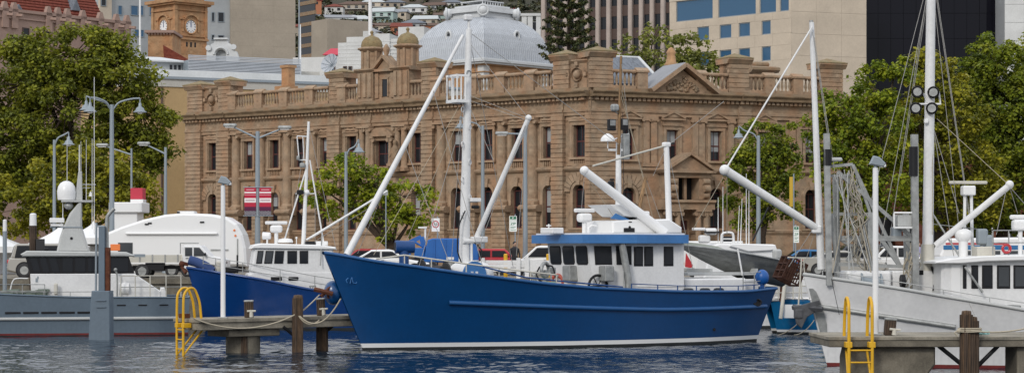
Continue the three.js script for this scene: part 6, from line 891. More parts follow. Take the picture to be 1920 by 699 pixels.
  // on the roof
  radar(b, 1096, 408, 0.2, 0.9); P('roof_box', [RB(F.u(1013, -0.5), 4.2, -0.5, F.u(1034, -0.5), 4.42, 0.4, 0.03), rod(loc(1029, 433, -0.3), loc(1029, 420, -0.3), 0.03), disc(loc(1029, 424, -0.3), loc(1029, 422, -0.3), 0.1)], M.whiteClean); P('vent_pipe', [pipe([loc(1104, 440, 0.6), loc(1104, 428, 0.6), loc(1110, 423, 0.6), loc(1118, 424, 0.6)], 0.05)], M.whiteClean);
  { const a = F.u(1120, 0), c = F.u(1250, 0), fy = loc(1180, 413, 0).y; P('flybridge', [slab([[a, 4.2], [a, fy - 0.05], [a + 0.7, fy], [c - 0.6, fy + 0.05], [c, 4.45], [c, 4.2]], -1.1, 1.1, 0.06)], M.whiteClean); P('flybridge_grille', B(F.u(1170, 1.1), 4.26, 1.09, F.u(1190, 1.1), 4.42, 1.12), M.black); P('flybridge_plate', [disc([F.u(1181, 1.1), fy - 0.28, 1.08], [F.u(1181, 1.1), fy - 0.28, 1.12], 0.05), C(F.u(1182, 1.1), fy - 0.08, 1.1, 0.14, 0.04, 0.03)], M.black);
    P('dodger', [slab([[F.u(1122, 0), loc(1122, 384, 0).y], [F.u(1165, 0), loc(1165, 384, 0).y], [F.u(1176, 0), loc(1176, 408, 0).y], [F.u(1150, 0), loc(1150, 406, 0).y]], -0.8, 0.8, 0.03)], M.whiteClean); P('dodger_band', slab([[F.u(1146, 0.85), loc(1146, 410, 0.85).y], [F.u(1156, 0.85), loc(1156, 400, 0.85).y], [F.u(1186, 0.85), loc(1186, 414, 0.85).y]], 0.78, 0.84), M.blueTrim);
    P('crane_base', [disc([F.u(1190, 0.2), loc(0, 418, 0).y, 0.0], [F.u(1190, 0.2), loc(0, 418, 0).y + 0.65, 0.0], 0.3, 14), RB(F.u(1178, 0), fy, -0.3, F.u(1206, 0), fy + 0.35, 0.5, 0.06)], M.whiteClean); P('crane_reel', [new THREE.TorusGeometry(0.26, 0.05, 8, 18).translate(F.u(1182, 0.5), fy + 0.32, 0.5), new THREE.TorusGeometry(0.26, 0.04, 8, 18).rotateY(0.5).translate(F.u(1190, 0.5), fy + 0.34, 0.55)], M.black); }
  b.spar('crane_arm', [1246, 436, 1.25], [1098, 322, 1.0], 0, 0.19, 0.155, M.whiteClean, 16); P('arm_cap', ball(...loc(1096, 320, 1.0).toArray(), 0.175, 14), M.whiteClean);
  b.spar('signal_mast', [1160, 412], [1160, 268], 0, 0.12, 0.1, M.whiteClean, 12); b.spar('timber_topmast', [1160, 290], [1165, 105], 0.05, 0.07, 0.05, M.timberTan, 8); b.spar('antenna', [1171, 440], [1168, 210], 0.4, 0.012, 0.01, M.black, 5);
  P('signal_yard', [B(loc(1142, 249, 0).x, loc(0, 249, 0).y - 0.04, -0.05, loc(1180, 249, 0).x, loc(0, 249, 0).y + 0.04, 0.05), rod(loc(1150, 262, 0), loc(1180, 250, 0), 0.02)], M.whiteClean); P('horn', [lathe([[0.28, 0], [0.27, 0.1], [0.18, 0.22], [0.04, 0.3]], 14, ...loc(1140, 265, 0.1).toArray()), rod(loc(1140, 265, 0.1), loc(1140, 278, 0.1), 0.02)], M.whiteClean);
  for (const [px, py] of [[1148, 233], [1171, 232]]) { const q = loc(px, py, 0.1), f = P('floodlight', [RB(q.x - 0.16, q.y - 0.24, q.z - 0.12, q.x + 0.16, q.y + 0.2, q.z + 0.05, 0.03)], M.black); part('lens', B(q.x - 0.12, q.y - 0.05, q.z + 0.05, q.x + 0.12, q.y + 0.16, q.z + 0.065), M.galv, f); }
  P('loudhailer', [R(...loc(1153, 202, 0.1).toArray(), 0.28, 0.28, 0.28, 0.08), rod(loc(1153, 208, 0.1), loc(1160, 214, 0), 0.025)], M.galv); P('signal_lamp', [R(...loc(1146, 350, 0.2).toArray(), 0.24, 0.45, 0.24, 0.08), disc(loc(1148, 338, 0.2), loc(1148, 335, 0.2), 0.09)], M.black);
  P('ladder_frame', [R(...loc(1173, 275, 0).toArray(), 0.3, 1.0, 0.2, 0.04)], M.galv); b.spar('aft_post', [1256, 440], [1250, 275], 0.2, 0.12, 0.11, M.whiteClean, 12); P('post_cap', [R(...loc(1250, 271, 0.2).toArray(), 0.3, 0.18, 0.24, 0.05)], M.whiteClean);
  b.spar('cross_spar', [1112, 311, 0.9], [1249, 273, 0.2], 0, 0.035, 0.035, M.offWhite, 8); b.spar('fender_pole', [1199, 392, 0.6], [1211, 332, 0.5], 0, 0.09, 0.07, M.timberTan, 10); b.spar('awning_pole', [1199, 440, 0.6], [1199, 390, 0.6], 0, 0.02, 0.02, M.galv, 6);
  for (const [a, c, m] of [[[1165, 180], [1208, 335], M.rope], [[1166, 170], [1232, 440], M.rope], [[1212, 335, 0.5], [1246, 430, 0.3]], [[1212, 335, 0.5], [1190, 420, 0.4], M.rope], [[1250, 275, 0.2], [1225, 330, 0.3]], [[1100, 330, 0.6], [1150, 405, 0.3], M.rope], [[1252, 275, 0.2], [1300, 505, 0.5]], [[1166, 120], [1180, 250]], [[1250, 275, 0.2], [1358, 190, -1]], [[1096, 330, 0.5], [1090, 400, 0.2]]]) b.wire(a, c, 0.1, 0.011, m || M.wire);
  b.part('roof_rail', [rod(loc(1170, 440, 2.0), loc(1170, 548, 2.2), 0.02)], M.galv);
  // aft deck
  P('aft_cabin', [RB(F.u(1283, 1.5), 1.4, -1.6, F.u(1398, 1.5), 2.5, 1.6, 0.08)], M.white); P('hatch', [RB(F.u(1385, 1.2), 1.4, -1.2, F.u(1424, 1.2), 2.45, 1.2, 0.05)], M.white);
  for (const [i, px] of [[0, 1293], [1, 1324], [2, 1350]]) P('fender', [R(F.u(px, 2.1), 2.02, 2.05, 0.46, 0.24, 0.24, 0.11)], M.rubber);
  { const pts = [1170, 1222, 1262, 1300, 1350, 1390, 1425, 1446].map((px, i) => { const q = F.loc(px, 0, 2.25), t = (q.x + over) / (L + over + 0.6); return b.S(Math.min(1, t), b.sh(Math.min(1, t)), 1).add(V(0, 0, -0.06)); }); railing(b, pts, 0.22, 0.022, M.blueGear, 1); }
  { const pts = [1395, 1420, 1446].map((px) => { const q = F.loc(px, 0, 2.0), t = Math.min(1, (q.x + over) / (L + over + 0.6)); return b.S(t, b.sh(t), 1).add(V(0, 0, -0.1)); }); railing(b, pts, 0.7, 0.022, M.galv, 2); }
  P('dinghy_cradle', [RB(F.u(1290, 0.8), 2.6, -0.8, F.u(1420, 0.8), 2.72, 0.8, 0.03), ...[1310, 1395].map((p) => B(F.u(p, 0), 2.7, -0.8, F.u(p, 0) + 0.12, 2.86, 0.8))], M.greyLight);
  // things standing on or hanging from the boat
  const q = F.world(F.u(1430, 1.6), 0, 1.6), by = F.loc(1430, 520, 1.6).y, bo = thing('mooring_buoy', 'round blue buoy hanging at the stern rail of the blue boat', 'buoy', [q.x, by, q.z]); part('float', ball(0, 0, 0, 0.27, 18, 1.15), std(0.006, 0.085, 0.32, 0.4), bo); part('eye', [new THREE.TorusGeometry(0.07, 0.03, 6, 12).translate(0, -0.4, 0), rod([0, -0.4, 0], [0, -0.28, 0], 0.08)], std(0.01, 0.11, 0.4, 0.4), bo);
  { // aluminium dinghy in its cradle
    const c = F.world(F.u(1276, 0), 0, 0), th = F.th, DF = frame(c.x, c.z, th), Ld = 4.95, n = 18, g = thing('aluminium_dinghy', 'ribbed bare aluminium dinghy carried above the stern of the blue boat', 'boat', [c.x, 0, c.z], th);
    const top = (t) => DF.loc(1274 + 208 * t, 459 + 34 * Math.pow(t, 1.25), 0.2).y, bot = (t) => top(t) - (0.3 + 0.78 * Math.pow(Math.min(1, t * 1.9), 0.75) - 0.12 * t), W = (t) => 0.82 * Math.pow(Math.sin(Math.min(1, t * 1.35 + 0.02) * 1.5708), 0.8);
    const row = (f, s) => [...Array(n + 1)].map((_, i) => { const t = i / n, y = bot(t) + (top(t) - bot(t)) * f, rib = f > 0.15 && f < 0.98 ? ((Math.round(f * 12) % 3) === 0 ? 0.03 : 0) : 0; return V(t * Ld - (1 - t) * 0.25 * f + (1 - f) * 0.45 * (1 - t), y, s * (0.02 + (W(t) + rib) * Math.pow(f, 0.6))); });
    const fs = [...Array(13)].map((_, i) => i / 12); const skin = (s) => sheet(fs.map((f) => s > 0 ? row(f, s).reverse() : row(f, s)));
    part('hull', [toCreasedNormals(skin(1).toNonIndexed(), 0.5), toCreasedNormals(skin(-1).toNonIndexed(), 0.5), sheet(fs.map((f) => [row(f, 1)[n], row(f, -1)[n]]))], M.alu, g);
    for (const s of [1, -1]) part('gunwale', new THREE.TubeGeometry(new THREE.CatmullRomCurve3(row(1, s)), 30, 0.035, 6), M.galv, g); for (const t of [0.35, 0.62, 0.85]) { const i = Math.round(t * n), p = row(0.8, 1)[i]; part('thwart', B(p.x - 0.13, p.y - 0.02, -p.z + 0.02, p.x + 0.13, p.y + 0.02, p.z - 0.02), M.alu, g); }
    part('outboard', [R(Ld - 0.25, top(0.95) + 0.3, 0, 0.35, 0.42, 0.3, 0.1), rod([Ld + 0.02, top(1) + 0.1, 0], [Ld + 0.05, top(1) - 0.7, 0], 0.06)], M.greyLight, g); part('canvas_cover', sheet([0.05, 0.15, 0.28, 0.38].map((t) => { const i = Math.round(t * n), p = row(1, 1)[i]; return [V(p.x, p.y + 0.01, p.z), V(p.x, p.y + 0.16, 0), V(p.x, p.y + 0.01, -p.z)]; })), std(0.22, 0.24, 0.2, 0.9), g);
    part('lashing', [rod(DF.loc(1384, 466, 0.85), DF.loc(1393, 516, 0.9), 0.035)], M.white, g);
  }
}
// ================= grey patrol boat
{
  const F = frame(-28.9, -88.9, rad(12)), L = 15.1, b = boat('patrol_boat', 'grey hulled patrol boat with white wheelhouse and tapered mast', F, { L, over: 1.2, overS: 0.05, round: 0.1, sheer: table([[0, 2.3], [0.4, 1.85], [0.7, 1.62], [1, 1.58]]), bul: 0.12, top: 0.11, boot: 0.03, stripe: M.boot, anti: M.antifoul, hull: M.greyHull, capR: 0.04, cap: M.greyHull, bd: [[0, 0.05], [0.15, 1.3], [0.4, 2.1], [1, 2.15]], bw: [[0, 0.03], [0.15, 0.6], [0.4, 1.75], [0.7, 1.98], [1, 2.0]], p: 1.0 });
  const P = b.part, v0 = 2.15, uu = (px, v = v0) => F.u(px, v), yy = (px, py, v = v0) => F.loc(px, py, v).y;
  b.strake('spray_rail', 0.35, 1, () => 0.72, 0.07, M.greyLight);
  for (let i = 0; i < 5; i++) { const u = uu(22 + i * 34), q = b.Z(u / L, 0.95); P('hull_vent', RB(u - 0.32, 0.93, q - 0.02, u + 0.32, 1.02, q + 0.03, 0.02), M.black); } for (let i = 0; i < 3; i++) { const u = uu(226 + i * 40), q = b.Z(u / L, 1.28); P('freeing_port', RB(u - 0.18, 1.25, q - 0.02, u + 0.18, 1.3, q + 0.03, 0.01), M.black); }
  const w = 1.65, a = uu(57, w), c = uu(255, w), y0 = 1.5, yw = yy(150, 513, w), yt = yy(150, 481, w), yr = yy(150, 470, w);
  P('wheelhouse', [slab([[a, y0], [a - 0.05, yw], [c - 0.1, yw], [c + 1.0, y0 + 0.35], [c + 1.0, y0]], -w, w, 0.04)], M.white); P('window_band', slab([[a - 0.05, yw], [a - 0.25, yt], [uu(240, w), yt], [uu(251, w), yw]], -w + 0.03, w - 0.03, 0.02), M.black);
  const wn = [[60, 76], [78, 93], [95, 112], [114, 136], [138, 160], [162, 183], [206, 240]]; for (const [p, q] of wn) { const u0 = uu(p, w), u1 = uu(q, w), lean = p < 100 ? -0.16 : 0; P('pane', panel([[u0 + 0.03, yw + 0.06, w - 0.02], [u1 - 0.03, yw + 0.06, w - 0.02], [u1 + lean - 0.03, yt - 0.06, w - 0.02], [u0 + lean + 0.03, yt - 0.06, w - 0.02]], 0.02), M.glassDark); }
  P('roof', [slab([[a - 0.35, yt], [a - 0.45, yt + 0.1], [a - 0.2, yr], [uu(235, w), yr - 0.05], [uu(255, w), yt + 0.02], [uu(250, w), yt]], -w - 0.12, w + 0.12, 0.05)], M.greyLight); P('roof_edge', B(uu(255, w) - 0.1, yt - 0.02, -w, uu(255, w) + 0.35, yt + 0.1, w + 0.1), M.greyPole);
  P('crest', [C(uu(67, w), yy(67, 525, w), w + 0.01, 0.1, 0.16, 0.02), C(uu(69, w), yy(69, 520, w), w + 0.012, 0.05, 0.1, 0.02)], M.greyPole); P('fire_extinguisher', [R(uu(103, 1.9), yy(103, 542, 1.9), 1.85, 0.16, 0.5, 0.16, 0.07)], M.offWhite);
  // mast tower
  const m = 0, X = (px) => F.u(px, m), Y = (py) => F.loc(130, py, m).y;
  P('mast_tower', [slab([[X(104), yr - 0.06], [X(110), Y(445)], [X(117), Y(425)], [X(129), Y(400)], [X(152), Y(372)], [X(152), Y(425)], [X(166), Y(470)], [X(168), yr - 0.06]], -0.55, 0.55, 0.08), slab([[X(139), Y(376)], [X(145), Y(322)], [X(152), Y(322)], [X(153), Y(376)]], -0.2, 0.2, 0.03)], M.greyLight);
  P('mast_band', B(X(112), Y(427), -0.58, X(153), Y(425), 0.58), M.greyPole); P('mast_port', disc([X(132), Y(447), 0.52], [X(132), Y(447), 0.57], 0.06), M.black); P('mast_platform', [B(X(113), Y(379), -0.6, X(172), Y(375.5), 0.6)], M.greyLight);
  P('satellite_dome', [lathe([[0.36, 0], [0.38, 0.06], [0.4, 0.35], [0.36, 0.56], [0.26, 0.72], [0.12, 0.8], [0, 0.82]], 20, X(123), Y(375), 0.1)], M.whiteClean); P('camera_ball', [ball(X(127), Y(386), 0.3, 0.2, 14, 0.8), rod([X(127), Y(380), 0.3], [X(127), Y(384), 0.3], 0.13)], M.galv);
  P('radar', [RB(X(91), Y(418), -0.4, X(119), Y(409), 0.5, 0.04), B(X(93), Y(424), -0.3, X(117), Y(419.5), 0.4)], M.whiteClean); P('radar_bracket', [B(X(92), Y(427), -0.1, X(118), Y(424.5), 0.1)], M.greyPole); P('yard', [rod([X(153), Y(346), 0], [X(178), Y(346), 0], 0.03), rod([X(153), Y(352), 0], [X(168), Y(352), 0], 0.02)], M.galv); P('siren', [lathe([[0.08, 0], [0.06, 0.1], [0.02, 0.2]], 8, X(168), Y(368), 0.2)], M.white);
  for (const [p, q0, q1, r] of [[175, 440, 145, 0.02], [124, 341, 258, 0.014], [147, 322, 272, 0.03], [160, 375, 262, 0.014], [171, 430, 260, 0.016], [116, 409, 380, 0.02], [150, 322, 265, 0.012]]) P('whip_antenna', rod([F.u(p, 0.4), Y(q0), 0.4], [F.u(p, 0.4), Y(q1), 0.4], r, r * 0.6, 5), M.whiteClean);
  P('roof_light', [R(F.u(85, 1), yr + 0.06, 1, 0.2, 0.12, 0.2, 0.04)], M.black);
  { const pts = [225, 252, 280, 310, 338, 350].map((p) => V(uu(p, 2.0), 1.58, 2.0)); railing(b, pts.slice(0, 5), 0.92, 0.026, M.offWhite, 1); railing(b, pts, 0.45, 0.02, M.galv, 1); }
  { const pts = [-10, 30, 80, 130, 172].map((p) => V(uu(p, 2.05), 1.6, 2.05)); railing(b, pts, 0.24, 0.018, M.galv, 1); }
  { const pts = [-10, 40, 82].map((p) => V(uu(p, 1.9), 1.6, 1.9)); railing(b, pts, 0.55, 0.02, M.galv, 2); P('folded_net', [...Array(24)].map((_, i) => { const k = rng(i + 90); return R(uu(2 + k() * 78, 1.8), 1.68 + k() * 0.22, 1.5 + k() * 0.3, 0.5, 0.13, 0.2, 0.05).rotateX(0); }), std(0.14, 0.17, 0.14, 0.95)).userData.kind = 'stuff'; P('bow_hoop', [pipe([[uu(15, 1.6), 1.7, 1.6], [uu(24, 1.6), 2.35, 1.6], [uu(50, 1.6), 2.4, 1.6]], 0.03)], M.white); }
  P('liferaft', [rod([uu(222, 1.6), 1.95, 1.5], [uu(240, 1.6), 1.95, 1.5], 0.3, 0.3, 16)], M.whiteClean); P('deck_locker', [slab([[uu(297, 1.5), 1.55], [uu(300, 1.5), 2.0], [uu(307, 1.5), 2.0], [uu(312, 1.5), 1.55]], 1.0, 1.6, 0.04)], M.whiteClean); P('deck_gear', [...Array(14)].map((_, i) => { const k = rng(i + 130); return R(uu(250 + k() * 46, 1.5), 1.62 + k() * 0.18, 1.1 + k() * 0.5, 0.14 + k() * 0.4, 0.1 + k() * 0.16, 0.2, 0.04); }), M.rubber).userData.kind = 'stuff'; P('flare_box', [RB(uu(206, 1.2), yr, 0.4, uu(224, 1.2), yr + 0.28, 1.0, 0.03)], M.orange);
  P('davit', [pipe([[uu(218, 1.9), 1.6, 1.9], [uu(218, 1.9), 2.5, 1.9], [uu(214, 1.9), 2.75, 1.9]], 0.04), ball(uu(215, 1.9), 2.76, 1.9, 0.08)], M.galv);
}
{ // steel pile with sleeve beside the patrol boat
  const d = 85.6, s = FOC / d, c = at(190, HOR, d), g = thing('mooring_pile', 'blue grey steel mooring pile with a broad sleeve and rusty beam', 'pile', [c.x, 0, c.z]), X = (p) => (p - 190) / s, Y = (py) => EYE + (HOR - py) / s;
  part('sleeve', [slab([[X(166), -0.6], [X(170), Y(588)], [X(173), Y(545)], [X(207), Y(545)], [X(208), -0.6]], -0.5, 0.35, 0.03)], M.greyHull, g); part('sleeve_rung', [B(X(182), Y(564), 0.35, X(200), Y(562), 0.4)], M.greyHull, g); part('sleeve_rung', [B(X(182), Y(576), 0.35, X(200), Y(574), 0.4)], M.greyHull, g);
  part('pile', [RB(X(184), Y(546), -0.15, X(196), Y(424), 0.15, 0.03)], M.greyHull, g); part('beam', [B(X(197), Y(546), -0.16, X(204.5), Y(464), -0.1), B(X(199.5), Y(546), -0.1, X(202), Y(464), 0.06), B(X(197), Y(546), 0.06, X(204.5), Y(464), 0.12)], M.rust, g); part('tall_post', [rod([X(179), Y(546), 0.1], [X(180), Y(418), 0.1], 0.045), rod([X(180), Y(424), 0.1], [X(195), Y(424), 0.1], 0.03)], M.greyPole, g);
  part('bent_pipe', [pipe([[X(198), Y(464), -0.1], [X(198), Y(412), -0.1], [X(203), Y(400), -0.1], [X(212), Y(391), -0.1]], 0.075, 20, 10)], M.galv, g);
}
for (const [px, d, top, w, l, cap] of [[60, 96, 402, 0.17, 'grey capped mooring pile behind the patrol boat bow', true], [7, 99, 413, 0.1, 'thin white capped pile near the marquee', false]]) { const c = at(px, HOR, d), Y = EYE + (HOR - top) * d / FOC, g = thing('mooring_pile', l, 'pile', [c.x, 0, c.z]); part('pile', rod([0, -0.6, 0], [0, Y - 0.5, 0], w, w, 12), cap ? M.timber : M.greyPole, g); part('pile_cap', [rod([0, Y - 0.5, 0], [0, Y, 0], w * 0.95, w * 0.9, 12), ball(0, Y, 0, w * 0.9, 10, 0.4)], M.whiteClean, g); if (cap) part('pile_collar', B(0.16, -0.6, -0.14, 0.5, Y - 1.1, 0.14), M.rubber, g); }

// ================= the blue boat with a white cabin
{
  const F = frame(-13.75, -95.6, rad(10)), L = 11.6, over = 0.85, sheer = sheerFrom(F, L, over, [[352, 502, 0], [420, 514, 1.2], [480, 524, 1.7], [560, 541, 1.8], [640, 553, 1.8]], [[1, 1.5]]);
  const b = boat('cabin_cruiser', 'blue hulled cruiser with a white cabin behind the timber jetty', F, { L, over, overS: 0.2, round: 0.1, sheer, bul: 0.15, top: 0.12, hull: M.blueHullB, capR: 0.06, cap: M.blueHullB, bd: [[0, 0.05], [0.08, 0.75], [0.2, 1.35], [0.45, 1.8], [1, 1.7]], bw: [[0, 0.03], [0.08, 0.25], [0.2, 0.75], [0.45, 1.5], [1, 1.5]] });
  const P = b.part, loc = b.loc, U = (p, v = 1.25) => F.u(p, v), Y = (q, v = 1.25) => F.loc(550, q, v).y, w = 1.2;
  P('trunk_cabin', [slab([[U(462), Y(530)], [U(464), Y(514)], [U(480), Y(509)], [U(645), Y(509)], [U(645), 1.45], [U(580), 1.5]], -1.22, 1.22, 0.06)], M.white);
  P('cabin', [slab([[U(474), Y(522)], [U(470), Y(506)], [U(477), Y(463)], [U(624), Y(466)], [U(634), 1.5], [U(560), 1.6]], -w, w, 0.07)], M.white); P('cabin_roof', [slab([[U(470), Y(466)], [U(474), Y(459)], [U(490), Y(456)], [U(600), Y(459)], [U(628), Y(463)], [U(630), Y(468)]], -w - 0.12, w + 0.12, 0.05)], M.whiteClean);
  for (const [p, q, l] of [[479, 490, -0.08], [494, 509, -0.08], [513, 530, -0.05], [538, 556, 0], [561, 577, 0]]) { const u0 = U(p), u1 = U(q), y0 = Y(494), y1 = Y(470), f = P('window', panel([[u0, y0, w + 0.012], [u1, y0, w + 0.012], [u1 - l, y1, w + 0.012], [u0 - l, y1, w + 0.012]], 0.03), M.black); part('pane', panel([[u0 + 0.04, y0 + 0.04, w + 0.028], [u1 - 0.04, y0 + 0.04, w + 0.028], [u1 - l - 0.04, y1 - 0.04, w + 0.028], [u0 - l + 0.04, y1 - 0.04, w + 0.028]], 0.012), p < 512 ? M.glassSash : M.glassDark, f); }
  for (const [p, q] of [[507, 528], [540, 559]]) P('port_light', RB(U(p, 1.3), Y(526, 1.3), 1.19, U(q, 1.3), Y(519, 1.3), 1.26, 0.07), M.black);
  P('bollard', [rod([U(581, 1.6), 1.7, 1.55], [U(581, 1.6), 2.0, 1.55], 0.03), rod([U(586, 1.6), 1.7, 1.55], [U(586, 1.6), 2.0, 1.55], 0.03), rod([U(579, 1.6), 1.98, 1.55], [U(592, 1.6), 1.98, 1.55], 0.03)], M.galv);
  radar(b, 517, 429, 0.2, 1.0); P('searchlight', [rod(loc(492, 442, 0.4), loc(506, 442, 0.5), 0.17, 0.15, 14), rod(loc(500, 446, 0.45), loc(500, 458, 0.45), 0.04)], M.whiteClean); P('searchlight_lens', disc(loc(491, 442, 0.4), loc(492, 442, 0.4), 0.14), M.black); P('radome', [lathe([[0.34, 0], [0.36, 0.05], [0.3, 0.16], [0.1, 0.2], [0, 0.2]], 18, ...loc(534, 455, 0.2).toArray())], M.whiteClean); P('roof_hatch', [RB(U(571, 0), Y(459), -0.3, U(588, 0), Y(452), 0.5, 0.03)], M.black); P('roof_box', [RB(U(590, 0), Y(460), -0.4, U(612, 0), Y(452), 0.6, 0.03)], M.whiteClean); P('anchor_light', [rod(loc(555, 458, 0), loc(555, 447, 0), 0.02), ball(...loc(555, 446, 0).toArray(), 0.05)], M.whiteClean);
  b.spar('mast', [568, 458], [578, 228], 0, 0.1, 0.055, M.whiteClean, 12); b.spar('mast_leg', [577, 305], [533, 448], 0, 0.035, 0.035, M.whiteClean, 8); b.spar('mast_leg', [580, 300], [606, 455], 0, 0.035, 0.035, M.whiteClean, 8); b.spar('mast_crossbar', [553, 363], [592, 363], 0, 0.025, 0.025, M.whiteClean, 6); P('mast_ball', ball(...loc(574, 361, 0).toArray(), 0.14), M.whiteClean);
  P('mast_cage', [rod(loc(556, 255, 0), loc(560, 300, 0), 0.025), rod(loc(556, 255, 0), loc(576, 256, 0), 0.025), rod(loc(567, 256, 0), loc(569, 300, 0), 0.02), rod(loc(559, 300, 0), loc(576, 300, 0), 0.025)], M.whiteClean); P('mast_lamp', [R(...loc(566, 310, 0.1).toArray(), 0.24, 0.22, 0.2, 0.06), R(...loc(558, 296, 0.1).toArray(), 0.14, 0.2, 0.14, 0.05)], M.galv); P('steaming_light', [R(...loc(562, 360, 0.1).toArray(), 0.3, 0.2, 0.2, 0.05)], M.black);
  b.spar('boom', [574, 450], [726, 358], 0.1, 0.06, 0.05, M.white, 10); b.wire([585, 455], [700, 385]); b.wire([578, 235], [548, 400]); b.wire([578, 235], [630, 470]); b.wire([590, 370], [590, 455]); b.spar('exhaust', [600, 498, 1.4], [603, 440, 1.2], 0, 0.03, 0.03, M.galv, 8);
  { const pts = [356, 378, 400, 448, 515, 578, 628].map((px, i) => { const v = [0.15, 0.7, 1.05, 1.45, 1.7, 1.75, 1.75][i], q = F.loc(px, 0, v), t = Math.min(1, Math.max(0.01, (q.x + over) / (L + over))); return b.S(t, b.sh(t), 1).add(V(0, 0, -0.08)); }); railing(b, pts.slice(1), 0.62, 0.02, M.galv, 2); }
  P('sail_cover', [pipe([loc(354, 488, 0), loc(368, 492, 0.1), loc(385, 500, 0.3), loc(398, 510, 0.4)], 0.22, 16, 8)], std(0.03, 0.06, 0.17, 0.9)); P('canvas_bag', [R(...loc(408, 502, 0.2).toArray(), 0.3, 0.6, 0.4, 0.12)], M.offWhite); P('deck_box', [RB(U(452, 0.5), 2.0, -0.2, U(468, 0.5), 2.35, 0.6, 0.03)], std(0.02, 0.06, 0.06, 0.7)); P('windlass', [R(...loc(432, 506, 0.3).toArray(), 0.5, 0.3, 0.4, 0.08), rod(loc(444, 512, 0.3), loc(444, 478, 0.3), 0.04), rod(loc(420, 512, 0.3), loc(420, 482, 0.3), 0.04)], M.black);
  P('bow_anchor', [bar(loc(350, 510, 0.1), loc(338, 500, 0.1), 0.12), bar(loc(340, 500, 0), loc(347, 512, 0.4), 0.1), bar(loc(336, 492, 0), loc(352, 496, 0), 0.16), ball(...loc(340, 495, 0).toArray(), 0.14)], M.rust);
}
{ // rusty anchor slung at the bow of the big blue boat
  const F = frame(-5.33, -76.2, rad(30)), c = F.loc(612, 548, -0.2), w = F.world(c.x, c.y, c.z), g = thing('stock_anchor', 'rusty brown anchor hanging at the stem of the big blue boat', 'anchor', w, rad(30)); part('shank', [bar([0.15, 0.2, 0], [-0.25, -0.15, 0.05], 0.09)], M.rust, g); part('stock', [bar([-0.45, 0.12, -0.1], [0.12, -0.05, 0.25], 0.1, 0.14)], M.rust, g); part('fluke', [slab([[0, 0], [0.3, -0.05], [0.22, -0.3], [0.02, -0.2]], -0.04, 0.04, 0.01)], M.rust, g); part('fender', [ball(0.32, -0.02, -0.15, 0.34, 14, 1.3)], M.blueHull, g);
}
